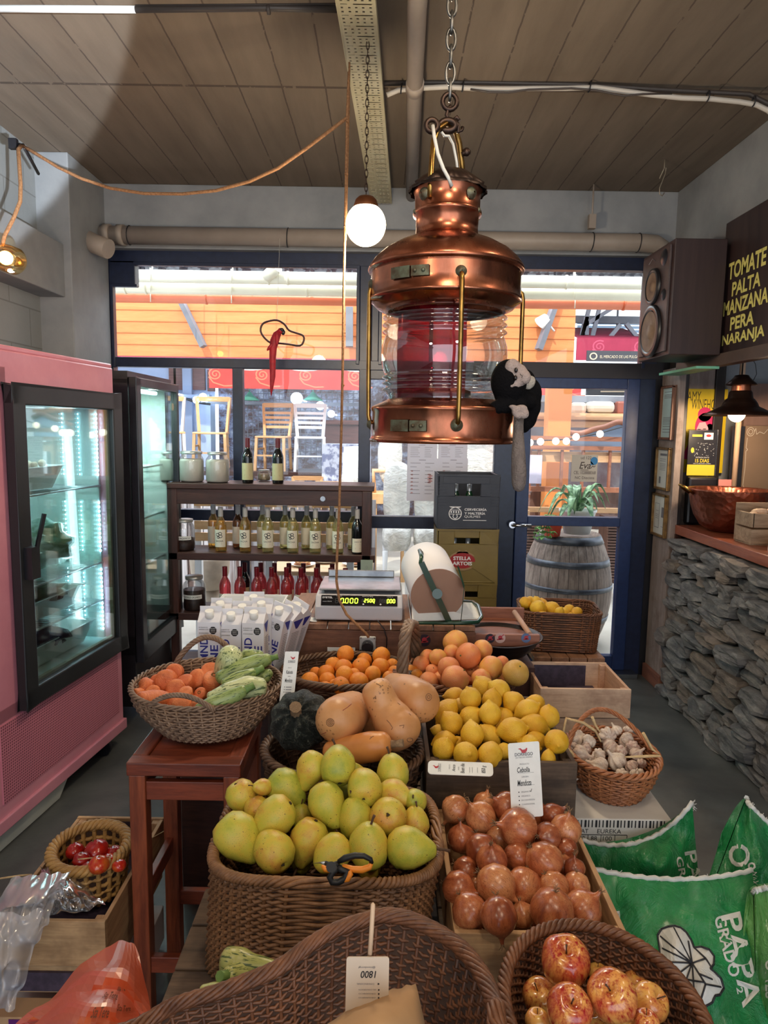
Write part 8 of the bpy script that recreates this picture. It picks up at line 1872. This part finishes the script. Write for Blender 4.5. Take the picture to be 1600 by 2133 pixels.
# --- squashes and zucchini built along their own axis
def gourd(name, label, cat, pts, rad, Ys, mat, stem=None, group=None, seg=22, ribs=0, caps=(.55, .55), seed=0):
    """pts px centres with px radii -> smooth body of revolution along its axis, object z = axis"""
    W = [aY(u, v, Ys[i] if hasattr(Ys, '__len__') else Ys) for i, (u, v) in enumerate(pts)]
    k_ = [dep(p)/F for p in W]; R_ = [r*k for r, k in zip(rad, k_)]
    n = 18; cen, rr = [], []
    L = len(W)-1
    for i in range(n+1):
        t = i/n*L; j = min(L-1, int(t)); f = t-j; p0, p1, p2, p3 = W[max(0, j-1)], W[j], W[j+1], W[min(L, j+2)]
        cen.append(.5*((2*p1) + (p2-p0)*f + (2*p0-5*p1+4*p2-p3)*f*f + (3*p1-p0-3*p2+p3)*f**3)); fs = f*f*(3-2*f); rr.append(R_[j]*(1-fs) + R_[j+1]*fs)
    d0 = (cen[0]-cen[1]).normalized(); d1 = (cen[-1]-cen[-2]).normalized(); A, RA, B, RB_ = [], [], [], []
    for q in range(1, 6):
        a = q/5*PI/2; A.insert(0, cen[0] + d0*rr[0]*caps[0]*1.35*math.sin(a)); RA.insert(0, max(.0004, rr[0]*math.cos(a)**.8)); B.append(cen[-1] + d1*rr[-1]*caps[1]*1.35*math.sin(a)); RB_.append(max(.0004, rr[-1]*math.cos(a)**.8))
    path = A + cen + B; rads = RA + rr + RB_; ax = (W[-1]-W[0]).normalized(); c0 = sum(W, Vector())/len(W); Q = align(ax).to_matrix(); Qi = Q.transposed()
    mb = MB().tube([Qi @ (p - c0) for p in path], rads, seg, caps=False); sd = Vector((seed*3, 1, seed)); sc_ = 1/max(R_)
    mb.v = [p*(1 + .03*noise.noise(p*sc_*.9 + sd)) for p in mb.v]
    o = part(name, mb, mat); o.location = c0; o.rotation_mode = 'QUATERNION'; o.rotation_quaternion = Q.to_quaternion(); setp(o, label, cat, group)
    if stem:
        end, ln, w_, mt = stem; e = path[-1] if end else path[0]; d = d1 if end else d0
        s_ = MB().tube([Qi @ (e - d*ln*.3 - c0), Qi @ (e + d*ln*.4 - c0), Qi @ (e + d*ln - c0)], [w_*1.5, w_, w_*1.25], 7); c = part('stem', s_, mt); c.parent = o
    return o
DRYB = M('dry_brown_stem', (150, 122, 92), (96, 74, 54), rough=.9, scale=60)
GB = 'butternut squashes in the pumpkin basket'
gourd('butternut_squash', 'big upright butternut squash leaning over the others, scarred brown', 'squash', [(786,1440),(800,1470),(818,1500),(833,1522)], [33,34,42,47], [1.70,1.69,1.67,1.65], BUTM, group=GB, seed=1)
gourd('butternut_squash', 'round butternut end facing the front, with a red crack, beside the dark pumpkin', 'squash', [(705,1499),(712,1496),(735,1480)], [48,49,40], [1.64,1.68,1.78], BUTM, group=GB, caps=(.75,.5), seed=2)
gourd('butternut_squash', 'butternut squash at the right rear with a round base scar', 'squash', [(872,1460),(850,1450),(820,1432)], [44,44,30], [1.76,1.80,1.88], BUTM, group=GB, caps=(.7,.5), seed=3)
gourd('butternut_squash', 'butternut squash lying sideways across the front with its stem to the right', 'squash', [(690,1566),(730,1563),(770,1556),(795,1553)], [22,30,31,29], [1.60,1.58,1.565,1.56], M('orange_butternut', (196, 124, 62), (212, 142, 78), rough=.38, scale=12), stem=(True, .028, .008, DRYB), group=GB, seed=4)
gourd('butternut_squash', 'shaded butternut squash between the round one and the upright one', 'squash', [(756,1478),(765,1500),(772,1525)], [24,28,28], 1.80, BUTM, group=GB, seed=5)
bpy.context.view_layer.update()
def marks(key, name, paths, r, mat, label=None):
    """thin scars laid on the skin of a squash"""
    o = [x for x in bpy.data.objects if x.get('label', '').startswith(key)][0]; Qi = o.rotation_quaternion.to_matrix().transposed(); mb = MB()
    for P_ in paths:
        pts = []
        for (u0, v0), (u1, v1) in zip(P_, P_[1:]):
            for k in range(3):
                d = Qi @ ray(u0 + (u1-u0)*k/3, v0 + (v1-v0)*k/3); ok, loc, nr, _ = o.ray_cast(Qi @ (CAMP - o.location), d.normalized())
                if ok: pts.append(loc)
        if len(pts) > 1: mb.tube(pts, r, 5)
    c = part(name, mb, mat, None, label); c.parent = o
SCAR = M('brown_scar', (146, 104, 74), (120, 84, 58), rough=.8)
circ = lambda u, v, r, q=1: [(u + r*math.cos(a*PI/6), v + r*q*math.sin(a*PI/6)) for a in range(13)]
marks('round butternut', 'base_scar', [circ(688, 1505, 8), circ(688, 1505, 5), circ(688, 1505, 2)], .0011, SCAR)
marks('round butternut', 'crack', [[(714,1480),(724,1473),(736,1463)], [(667,1530),(674,1528),(682,1524)]], .0009, M('red_crack', (140, 52, 34)), 'thin red cracks')
marks('butternut squash at the right rear', 'base_scar', [circ(893, 1452, 6, 1.2), circ(893, 1452, 3)], .0011, SCAR)
marks('big upright butternut', 'scars', [circ(854, 1541, 6, .7), [(784,1424),(792,1428),(796,1432)], [(780,1452),(783,1456),(782,1446)], [(828,1464),(836,1470)], [(806,1500),(812,1506),(818,1516),(814,1522)], [(832,1512),(842,1510),(838,1520)], [(852,1486),(858,1492)]], .0011, SCAR, 'brown scars')
marks('butternut squash lying', 'scars', [[(770,1540),(776,1534),(780,1533)], [(774,1537),(770,1533)]], .0008, SCAR)
# kabocha
kc = aY(626, 1500, 1.72); kr = 63*dep(kc)/F
m, nt, b = newmat('kabocha_rind'); g = G(nt)
f = g.noise(g.coord((1, 1, .35)), 5, 6, .75, 1.2); g.l(g.ramp(f, [(.32, lin((18, 22, 24))), (.52, lin((38, 46, 44))), (.70, lin((116, 120, 108)))]), b.inputs['Base Color']); b.inputs['Roughness'].default_value = .5
g.l(g.bump(g.noise(g.coord(), 7, 5, .7, 1), .8, .06), b.inputs['Normal'])
kb = solo('dark_pumpkin', MB().ell((0, 0, 0), (1, 1, .80), 48, 24, mod=lambda p: (1 + .045*math.cos(9*math.atan2(p.y, p.x)))*(1 - .22*math.exp(-((1-abs(p.z))/.07)))), m, 'dark green ribbed pumpkin with a pale brown stem at the left of the basket', 'pumpkin', loc=(0, 0, 0))
place(kb, kc, sdir(-.12, -.62, .75), 0, kr)
kst = part('stem', MB().tube([(0,0,.55),(0,0,.72),(.03,.02,.90),(.05,.02,.98)], [.24,.17,.15,.20], 9), DRYB); kst.parent = kb
ZA = zucm('pale_zucchini', 0, ((176, 188, 132), (202, 206, 160))); ZB = zucm('green_zucchini', 0, ((126, 150, 84), (160, 174, 110))); ZC_ = zucm('olive_zucchini', 0, ((150, 158, 84), (180, 180, 112)))
GZ = 'zucchini in the carrot basket'; GST = M('green_stem', (120, 150, 80), (90, 120, 60), rough=.6, scale=40)
gourd('zucchini', 'pale round-ended zucchini standing up behind the carrots', 'zucchini', [(470,1400),(477,1377),(480,1368)], [24,27,26], [2.02,2.0,1.99], ZA, group=GZ, seed=1)
gourd('zucchini', 'small dark-striped zucchini behind the pale upright one', 'zucchini', [(512,1368),(528,1370),(540,1368)], [16,19,14], 2.08, ZB, group=GZ, seed=2)
gourd('zucchini', 'long green zucchini lying at the back, pointing right', 'zucchini', [(462,1412),(495,1396),(530,1382),(556,1374)], [16,20,18,13], [1.95,1.97,1.99,2.0], ZB, stem=(True, .02, .008, GST), group=GZ, seed=3)
gourd('zucchini', 'slim zucchini with a bent stem lying across the middle', 'zucchini', [(470,1424),(495,1413),(515,1406),(527,1401)], [12,14,12,10], [1.88,1.90,1.91,1.92], ZB, stem=(True, .022, .009, GST), group=GZ, seed=4)
gourd('zucchini', 'fat pale zucchini lying at the right front', 'zucchini', [(440,1452),(480,1440),(515,1432),(540,1433)], [12,20,24,22], [1.82,1.84,1.87,1.88], ZA, group=GZ, seed=5)
gourd('zucchini', 'front-most zucchini with a cut stem beside the handle', 'zucchini', [(415,1476),(450,1462),(485,1450),(505,1440)], [11,16,16,13], [1.79,1.80,1.81,1.82], ZB, stem=(True, .022, .009, GST), group=GZ, seed=6)
gourd('zucchini', 'small green zucchini end poking out at the far right', 'zucchini', [(540,1412),(552,1408),(560,1402)], [14,14,10], 1.98, ZB, group=GZ, seed=7)
GR = 'round zucchini under the pear basket'
gourd('round_zucchini', 'large pale green ribbed gourd with dark stripes below the pear basket', 'gourd', [(478,2002),(500,2006),(535,2012),(590,2020)], [27,29,20,12], [1.10,1.10,1.09,1.08], ZC_, group=GR, seed=8)
gourd('round_zucchini', 'pale green gourd with its stem to the front below the pear basket', 'gourd', [(478,2032),(500,2030),(530,2022)], [18,24,16], [1.06,1.08,1.10], ZC_, stem=(False, .016, .007, GST), group=GR, seed=9)
gourd('round_zucchini', 'yellow-green gourd at the lower left, mostly hidden by the basket rim', 'gourd', [(425,2066),(450,2066),(480,2070)], [14,18,14], 1.03, ZC_, group=GR, seed=10)
# --- apples
def ap(x, y, r, d, fw=0, adj='', vi=0): return (1000 + x/2.667, 1640 + y/2.667, r/2.667, d, fw, adj, vi)
apples = [ap(475,975,134,(-.05,-.9,.42),.06,'yellow striped topmost',0), ap(740,1165,134,(-.35,-.75,.5),.06,'glossy dark red',1), ap(492,1235,126,(.05,-.8,.55),.05,'yellow and red',2), ap(335,1170,96,(-.3,-.8,.3),-.02,'shaded red',1), ap(930,1200,104,(.5,-.6,.4),0,'bright red right-hand',1), ap(655,1035,52,(0,-1,0),-.05,'hidden yellow',0), ap(320,1310,70,(0,-1,0),0,'low left',2), ap(925,1315,70,(0,-1,0),.02,'low yellow',0), ap(870,1110,80,(.2,-.9,0),-.05,'orange-striped rear',2), ap(620,1330,110,(0,-1,.2),-.03,'bottom middle',0), ap(440,1120,80,(0,-1,.0),-.07,'hidden dark',1), ap(780,1340,90,(0,-1,0),-.02,'bottom right',1)]
pile('apple', 'apple', apples, APPLES, lambda u, v: 1.02 - (v-2000)/130*.12, 'apples in the round basket', '{adj} apple, {n} from left in {row} row, apple basket', 3, [stem_a], seed=10)

# ================================================================== CARTONS, BAGS AND FLOOR-LEVEL THINGS
m, nt, b = newmat('carton_print_white'); b.inputs['Base Color'].default_value = lin((222, 222, 228)); b.inputs['Roughness'].default_value = .4; CW = m
BLU = M('carton_blue_ink', (44, 48, 140), rough=.5)
bw = MB(); w2 = .036; H_ = .19
def make_carton():
    t = thing('drink_carton', 'x', 'carton', (0, 0, 0))
    x = MB(); x.box((-w2, -w2, 0), (w2, w2, H_)); x.add([(-w2,-w2,H_),(w2,-w2,H_),(w2,w2,H_),(-w2,w2,H_),(-w2,.0,H_+.03),(w2,.0,H_+.03)], [(0,1,5,4),(2,3,4,5),(1,2,5),(3,0,4)]); x.box((-w2, -.001, H_+.028), (w2, .001, H_+.045))
    part('carton_body', x, CW, t)
    part('screw_cap', MB().cyl((0, -.018, H_+.012), (0, -.024, H_+.036), .014, 18), WHITEP, t)
    f_ = sheet((-w2, -w2, 0), (2*w2, 0, 0), (0, 0, H_)); x = MB()
    put_text(x, 'AMND', f_, .10, .16, .46, .74, rot=3, bold=.02); put_text(x, 'ANE', f_, .56, .10, .92, .60, rot=3, bold=.02)
    f2 = sheet((w2, -w2, 0), (0, 2*w2, 0), (0, 0, H_)); poly2(x, f2, [(.1,.98),(.9,.98),(.6,.80),(.45,.80)])
    part('blue_lettering', x, BLU, t)
    x = MB(); f3 = lambda a, b_: f_(a, b_) + Vector((0, -.0003, 0)); poly2(x, f3, [(.70 + .17*math.cos(PI/8 + k*PI/4), .86 + .07*math.sin(PI/8 + k*PI/4)) for k in range(8)])
    part('black_seal', x, INK, t); x = MB()
    for k in range(16): rect2(x, f2, .2, .72-k*.035, .8, .728-k*.035)
    part('nutrition_table', x, INK, t)
    x = MB(); f4 = lambda a, b_: f_(a, b_) + Vector((0, -.0008, 0)); put_text(x, 'EXCESO', f4, .58, .885, .82, .90); put_text(x, 'GRASAS', f4, .60, .855, .80, .87); put_text(x, 'TOTALES', f4, .60, .825, .80, .84); part('seal_lettering', x, WHITEP, t)
    x = MB(); put_text(x, '50 GRAMOS DE', f_, .06, .90, .46, .92); put_text(x, 'ALMENDRAS X LITRO', f_, .06, .865, .50, .885); put_text(x, 'SIN AZUCAR AGREGADA', f_, .06, .80, .50, .82); part('small_lettering', x, INK, t)
    return t
cp = make_carton(); used = False
cartons = [(440,1290,2.24,.0,0,'front-left carton of almond drink'),(484,1295,2.26,.02,0,'second carton of almond drink in the front row'),(532,1292,2.24,-.05,0,'third carton of almond drink in the front row'),(462,1272,2.34,.0,0,'left carton in the second row of almond drinks'),(507,1278,2.35,.04,0,'middle carton in the second row of almond drinks'),(548,1272,2.34,-.08,0,'right carton in the second row of almond drinks'),(530,1258,2.44,.05,0,'rear carton of almond drink in the white tub'),(560,1278,2.42,-.3,.10,'slightly tilted carton right of the rows'),(590,1280,2.36,-.45,.22,'leaning carton of almond drink, first of the fan at the right'),(612,1276,2.40,-.5,.30,'leaning carton of almond drink, middle of the fan at the right'),(630,1268,2.46,-.55,.36,'leaning carton of almond drink, last of the fan at the right')]
for i, (u, v, Y, rz, tilt, lb) in enumerate(cartons):
    o = cp if i == 0 else copytree(cp); p = aY(u, v, Y); o.rotation_euler = (0, tilt, rz)
    o.location = (p.x - math.sin(tilt)*H_, Y, p.z - H_*math.cos(tilt)); setp(o, lb, 'carton', 'almond drink cartons in the white tub')
a = aY(428,1290,2.45); b2 = aY(576,1290,2.45)
tub('white_crate', 'white plastic tub standing behind the almond drink cartons', 'tub', (a.x+b2.x)/2, 2.62, .76, (b2.x-a.x)*.98, .24, .165, T=Matrix.Identity(4), matl=PLAST_W)
solo('carton_stand', MB().box((a.x-.02, 2.18, 0), (-.37, 2.76, .755)), WOODDK, 'dark wooden block under the drink cartons', 'stand')
solo('loose_papers', MB().grid(lambda s_, t_: aY(600 + 60*s_ - 10*t_, 1292 - 32*t_, 2.52 + .25*t_) + Vector((0, 0, .006*math.sin(s_*5))), 6, 4), WHITEP, 'loose white papers left of the scale', 'paper', solid=.001)
# pruning shears
sh = thing('pruning_shears', 'orange and black pruning shears lying on the front rim of the pear basket', 'shears', aY(720, 1812, 1.15))
OG = M('orange_grip', (236, 140, 40), rough=.4); BG = M('black_grip', (26, 26, 28), rough=.5)
q = lambda u, v, Y=1.148: aY(u, v, Y)
part('handle', MB().tube([q(705,1795), q(718,1788), q(740,1782), q(758,1783), q(772,1790), q(774,1798)], [.004,.0062,.0056,.005,.0045,.004], 8), BG, sh)
part('grip', MB().tube([q(774,1798,1.147), q(770,1806,1.146), q(755,1812,1.145), q(735,1811,1.145), q(713,1803,1.146)], [.0035,.0055,.0062,.0058,.0035], 8), OG, sh)
part('handle', MB().tube([q(704,1806,1.144), q(712,1812,1.142), q(724,1815,1.14), q(719,1830,1.136), q(704,1838,1.134), q(692,1838,1.134), q(687,1828,1.136), q(694,1816,1.14), q(704,1806,1.144)], [.0062]*4 + [.0058]*5, 8), BG, sh)
part('grip', MB().tube([q(728,1813,1.138), q(730,1820,1.136), q(724,1832,1.134), q(716,1835,1.133)], [.003,.0052,.0052,.003], 8).tube([q(670,1803,1.142), q(678,1810,1.140), q(688,1816,1.140)], [.002,.0058,.003], 8), OG, sh)
part('pivot', MB().cyl(q(690,1806,1.146), q(690,1806,1.138), .009, 14).tube([q(676,1800), q(690,1804), q(706,1800)], .006, 8), BG, sh)
part('blade', MB().tube([q(690,1804,1.155), q(672,1796,1.17), q(655,1798,1.185)], [.006,.005,.001], 8, flat=.3), STEEL, sh)
# --- woven polypropylene sacks
def sackmat(name, c1, c2):
    m, nt, b = newmat(name); g = G(nt)
    w1 = g.n('ShaderNodeTexChecker'); w1.inputs['Scale'].default_value = 420; g.l(g.coord(), w1.inputs['Vector'])
    col = g.ramp(g.noise(g.coord(), 5, 5, .7), [(.3, lin(c1)), (.7, lin(c2))]); g.l(col, b.inputs['Base Color']); b.inputs['Roughness'].default_value = .3
    b.inputs['Coat Weight'].default_value = .3; b.inputs['Coat Roughness'].default_value = .25
    h = g.math('ADD', g.noise(g.coord((1, 1, .5), rot=(0, .6, 0)), 16, 6, .7, 1.4), g.math('MULTIPLY', w1.outputs['Fac'], .04)); g.l(g.bump(h, .8, .02), b.inputs['Normal']); return m
GREEN1 = sackmat('green_woven_sack', (22, 110, 58), (34, 140, 76)); GREEN2 = sackmat('light_green_sack', (60, 130, 60), (96, 160, 84))
SACKW = M('sack_white_print', (208, 206, 200), (190, 190, 186), rough=.5, scale=30)
def sack(label, TL, TM, TR, BL, BR, Yt, Yb, mat, texts=(), logo=None, back=.11, fold=.034, seed=0, draws=None, hemw=5, Yr=0, ho=12):
    """sheet between a curved top edge and a bottom edge in photograph coordinates with its own depth Yt (top) .. Yb (bottom)"""
    sd = Vector((seed*7.1, 0, 0))
    def uv(s_, t_):                            # t 0 top .. 1 bottom
        a = (1-s_)**2; b_ = 2*s_*(1-s_); c_ = s_*s_; M2 = (2*TM[0] - .5*TL[0] - .5*TR[0], 2*TM[1] - .5*TL[1] - .5*TR[1])
        tu = a*TL[0] + b_*M2[0] + c_*TR[0]; tv = a*TL[1] + b_*M2[1] + c_*TR[1]; bu = BL[0] + (BR[0]-BL[0])*s_; bv = BL[1] + (BR[1]-BL[1])*s_
        return tu + (bu-tu)*t_, tv + (bv-tv)*t_
    def Yat(s_, t_): 
        return Yt + (Yb-Yt)*t_ + Yr*s_ - .05*math.sin(PI*s_)*math.sin(PI*min(1, t_*.8+.1)) + fold*noise.noise(Vector((s_*3.2 - t_*1.6, t_*1.2, 0)) + sd) + fold*.4*noise.noise(Vector((s_*9 + t_*3, t_*2.5, 3)) + sd)
    def S(s_, t_): u, v = uv(s_, t_); return aY(u, v, Yat(s_, t_))
    def inv(u, v):
        s_, t_ = .5, .5
        for _ in range(12):
            u0, v0 = uv(s_, t_); e = 1e-3; us, vs = uv(s_+e, t_); ut, vt = uv(s_, t_+e); a, b_, c_, d_ = (us-u0)/e, (ut-u0)/e, (vs-v0)/e, (vt-v0)/e; D_ = a*d_ - b_*c_ or 1e-9
            du, dv = u-u0, v-v0; s_ += (du*d_ - dv*b_)/D_; t_ += (a*dv - c_*du)/D_
        return s_, t_
    def fn(u, v, l=.0012): s_, t_ = inv(u, v); p = aY(u, v, Yat(s_, t_)); return p - ray(u, v).normalized()*l
    c0 = S(.5, 1); t = thing('woven_sack', label, 'sack', c0)
    mb = MB(); nu, nv = 30, 26; mb.grid(S, nu, nv); mb.grid(lambda a, b_: S(a, b_) + Vector((0, back*math.sin(PI*min(1, max(0, a)))**.5*(min(1, b_*2))**.5 + .003, 0)), nu, nv)
    part('woven_cloth', mb, mat, t)
    hm = MB(); hm.tube([S(k/40, 0) + Vector((0, 0, .002*math.sin(k*2.1))) for k in range(41)], .0055, 6, flat=1.2)
    rnd = random.Random(seed)
    for k in range(26): s_ = rnd.random(); p = S(s_, 0); hm.tube([p, p + Vector((rnd.uniform(-.008,.008), -.002, rnd.uniform(.002,.012)))], .0007, 4)
    for k in range(8): p = S(1, .01*k); hm.tube([p, p + Vector((rnd.uniform(0,.012), -.002, rnd.uniform(-.01,.01)))], .0008, 4)
    part('white_hem', hm, SACKW, t)
    x = MB()
    for txt, (u0, v0, u1, v1), rot, tilt in texts:
        cu, cv = (u0+u1)/2, (v0+v1)/2; ca_, sa_ = math.cos(tilt), math.sin(tilt)
        def f_(a, b_): uu = u0 + (u1-u0)*a - cu; vv = v1 + (v0-v1)*b_ - cv; return fn(cu + uu*ca_ - vv*sa_, cv + uu*sa_ + vv*ca_)
        put_text(x, txt, f_, 0, 0, 1, 1, rot=rot, bold=.02)
    if x.v: part('printed_lettering', x, SACKW, t)
    if logo: logo(t, fn)
    return t
def shell_logo(t, fn):
    cx, cy, s_ = 1438, 2015, 1.0; ang = [math.radians(a) for a in range(-200, 60, 13)]
    out = [(1370,1948),(1378,1935),(1392,1930),(1405,1928),(1418,1932),(1430,1942),(1440,1958),(1446,1974),(1462,1972),(1478,1978),(1488,1992),(1487,2008),(1480,2018),(1490,2026),(1502,2038),(1508,2058),(1500,2072),(1490,2074),(1484,2088),(1470,2096),(1450,2092),(1432,2084),(1412,2068),(1396,2044),(1382,2018),(1376,2000),(1374,1975)]
    x = MB(); cxx, cyy = 1436, 2015
    for i in range(len(out)):
        a, b_ = out[i], out[(i+1) % len(out)]
        for k in range(8): P4 = [(cxx + (p[0]-cxx)*q/8, cyy + (p[1]-cyy)*q/8) for p, q in ((a, k), (b_, k), (b_, k+1), (a, k+1))]; x.add([fn(p[0], p[1], .0025) for p in P4], [(0,1,2,3)])
    part('shell_emblem', x, SACKW, t)
    x = MB(); l_ = lambda p, q, w: [x.tube([fn(p[0] + (q[0]-p[0])*k/5, p[1] + (q[1]-p[1])*k/5, .0036) for k in range(6)], w, 5)]
    for i in range(len(out)): l_(out[i], out[(i+1) % len(out)], .0022)
    for e in ((1376,1950),(1380,1975),(1382,2003),(1398,2040),(1420,2068),(1448,2088),(1404,1932)): l_((1442,2006), e, .0016)
    for p, q in (((1442,2006),(1434,1960)),((1442,2006),(1470,2050)),((1470,2050),(1458,2090)),((1470,2050),(1502,2056)),((1446,1974),(1470,1996)),((1470,1996),(1442,2006)),((1470,1996),(1484,2018)),((1456,2028),(1484,2040)),((1430,2040),(1466,2046))): l_(p, q, .0018)
    part('emblem_outline', x, INK, t)
sack('large green woven potato sack printed sideways, with a shell emblem, at the lower right', (1218,1806), (1400,1832), (1567,1813), (1290,2190), (1612,2190), 1.50, 1.22, GREEN1, texts=[('PAPA', (1524,1900,1566,2098), 1, -.24), ('GRADO', (1503,1906,1527,2036), 1, -.26), ('2', (1535,2056,1548,2070), 1, -.2), ('PES', (1276,1898,1294,1956), 1, -.1)], logo=shell_logo, seed=1, Yr=-.04)
sack('green woven sack standing behind the large one, its hem rising to the right', (1212,1750), (1340,1752), (1442,1672), (1225,1905), (1462,1905), 1.66, 1.60, GREEN1, texts=[('PA', (1432,1772,1456,1836), 1, -.2), ('GR', (1412,1784,1426,1828), 1, -.2)], seed=2)
sack('green woven sack leaning at the right edge with a large letter O', (1555,1662), (1590,1705), (1700,1790), (1480,1860), (1700,2000), 1.62, 1.50, GREEN1, texts=[('O', (1518,1758,1562,1806), 1, -.2), ('o', (1558,1796,1574,1812), 1, 0)], seed=3)
sack('pale green sack edge at the far right below the leaning one', (1570,1860), (1600,1850), (1700,1840), (1580,2190), (1760,2190), 1.38, 1.22, GREEN2, texts=[('UNES', (1594,2000,1618,2080), 1, 0)], seed=4, fold=.03)
# --- left side: crates, straw basket, bags
lc1 = crate('shallow pine crate lined with dark purple paper at the lower left', -.93, -.665, 1.56, 2.02, .275, .395, PINE, PINEY, lining=PURP)
crate('second pine crate with a purple stripe under the shallow one', -.93, -.675, 1.57, 2.02, .195, .268, PINE, PINEY)
solo('purple_panel', MB().box((-.92, 1.562, .205), (-.70, 1.5685, .255)), PURP, 'dark purple paper band on the front of the lower pine crate', 'paper')
wb = thing('white_fruit_box', 'low white fruit box with purple print under the left crates', 'box', (-.82, 1.66, 0))
part('box', MB().box((-.97, 1.50, .02), (-.66, 1.98, .13)), M('white_box_card', (206, 196, 190), rough=.7), wb, bev=.003)
part('top_flap', MB().box((-.97, 1.50, .13), (-.68, 1.56, .19)), M('card_tan', (190, 150, 112), rough=.8), wb, bev=.002)
f_ = sheet((-.97, 1.499, .02), (.31, 0, 0), (0, 0, .17)); x = MB(); rect2(x, f_, .30, .72, .80, .98); rect2(x, f_, .30, .10, .80, .34); part('purple_print', x, M('violet_ink', (96, 26, 110), rough=.6), wb)
x = MB(); put_text(x, 'WILLI', f_, .62, .46, .82, .62); part('lettering', x, INK, wb)
bk = basket('straw_basket', 'small golden straw basket of tomatoes in the shallow crate', 'basket', (-.800, 1.80), .315, .435, (.098, .112), (.085, .09), WK4, rows=5, stakes=20, r=.006, rim=.011, strands=4, amp=.004, rot=.3)
def tm(x, y, r, d=None, fw=0, adj='', vi=0): return (x/4.709, 1680 + y/4.709, r/4.709, d, fw, adj, vi)
toms = [tm(735,435,78,(-.2,-1,.2),0,'dark red'), tm(945,430,105,(-.2,-1,.3),.02,'large bright red',1), tm(800,520,72,(0,-1,.2),.01,'purple-sheened'), tm(970,570,88,(.1,-1,.2),.03,'orange-brown',1), tm(1070,540,72,(.2,-1,.2),.01,'small red'), tm(1130,460,80,(.2,-1,0),-.01,'orange rear',1), tm(1170,580,60,(0,-1,0),0,'shaded red'), tm(860,590,50,(0,-1,0),.0,'yellow-tinged',1)]
toms = [t_[:6] + (t_[6] % 2,) for t_ in toms]
pile('tomato', 'tomato', toms, TOMS, lambda u, v: 1.80 - (v-1770)/30*.07, 'tomatoes in the straw basket', '{adj} tomato, {n} from left in {row} row, straw basket', 2, [button], seed=12, roundf=1.15)
CLR = glass('cloudy_plastic', (.88, .89, .92), .07, .16, .34, (222, 222, 230))
def crumple(P_, nu, nv, amp, sd, fr=2.4):
    def f(s_, t_):
        p = P_(s_, t_); n1 = noise.noise(Vector((s_*fr*2, t_*fr*2, sd))); n2 = 1 - 2*abs(noise.noise(Vector((s_*fr*2.4, t_*fr*1.6, sd+4))))
        return p + Vector((n1*amp*.5, -n1*amp - n2*amp*.45, n2*amp*.3))
    return MB().grid(f, nu*2, nv*2)
def quadpx(c, Ys):
    def f(s_, t_):
        u = (c[0][0]*(1-s_) + c[1][0]*s_)*(1-t_) + (c[3][0]*(1-s_) + c[2][0]*s_)*t_; v = (c[0][1]*(1-s_) + c[1][1]*s_)*(1-t_) + (c[3][1]*(1-s_) + c[2][1]*s_)*t_
        Y = (Ys[0]*(1-s_) + Ys[1]*s_)*(1-t_) + (Ys[3]*(1-s_) + Ys[2]*s_)*t_ - .06*math.sin(PI*s_)*math.sin(PI*t_); return aY(u, v, Y)
    return f
pb_ = thing('clear_plastic_bag', 'crumpled clear plastic bag draped over the front of the left crate', 'bag', aY(60, 2090, 1.46))
x = crumple(quadpx(((30,1830),(150,1815),(90,1950),(-60,1990)), (1.66,1.64,1.50,1.52)), 16, 12, .035, 1.0); y = crumple(quadpx(((-60,1900),(96,1900),(36,2100),(-80,2110)), (1.52,1.50,1.40,1.42)), 14, 16, .035, 3.0); z = crumple(quadpx(((85,1806),(140,1815),(225,1885),(90,1905)), (1.72,1.70,1.60,1.58)), 14, 10, .03, 6.0)
part('draped_film', x, CLR, pb_); part('hanging_film', y, CLR, pb_); part('loose_film', z, glass('thin_plastic', (.90, .90, .92), .12, .12, .07, (220, 220, 224)), pb_)
ob = thing('orange_plastic_bag', 'translucent orange plastic bag with brown script in the lower left corner', 'bag', aY(200, 2133, 1.2))
m = glass('orange_film', (.96, .52, .34), .02, .35, .42, (238, 96, 50))
f_ = quadpx(((178,2032),(272,2030),(306,2200),(-20,2200)), (1.30,1.28,1.14,1.16))
def fo(s_, t_): n1 = noise.noise(Vector((s_*3, t_*3, 2))); return f_(s_, t_) + Vector((n1*.012, -n1*.03, .012*math.sin(PI*s_)*(1-t_)))
part('film', MB().grid(fo, 18, 18, smooth=False), m, ob); part('back_film', MB().grid(lambda a, b_: fo(a, b_) + Vector((0, .05 + .03*math.sin(PI*a), 0)), 12, 12, smooth=False), m, ob)
x = MB(); tf = lambda a, b_: fo(a, 1-b_) + Vector((0, -.008, .008))
for (a, b_, w_) in ((.60, .74, .16), (.78, .86, .13), (.56, .48, .14), (.80, .58, .12)): put_text(x, 'Sta Tere', tf, a, b_-.05, a+w_*1.2, b_+.07, shear=.3, bold=.015)
part('script_print', x, M('brown_print', (96, 44, 20), rough=.6), ob)
for t_ in (1,): solo('dry_stalk', MB().tube([aY(0,1830,2.0), aY(40,1824,2.02), aY(66,1822,2.05)], .003, 5), DRYS, 'thin pale twine on the floor at the left edge', 'twine')
solo('loose_twine', MB().tube([aY(162,1790,1.7), aY(200,1786,1.72), aY(238,1784,1.74), aY(255,1776,1.76), aY(300,1755,1.85), aY(345,1730,1.95)], .0016, 5), DRYS, 'thin pale twine across the straw basket of tomatoes', 'twine')
f_ = quadpx(((770,2070),(866,2050),(900,2200),(590,2200)), (.76,.75,.66,.66))
solo('kraft_paper_bag', MB().grid(lambda a, b_: f_(a, b_) + Vector((0, .012*noise.noise(Vector((a*4, b_*4, 1))), 0)), 10, 8), M('kraft_bag', (170, 132, 92), (186, 148, 106), rough=.8, scale=5), 'open brown kraft paper bag inside the big front basket', 'bag', solid=.0012)
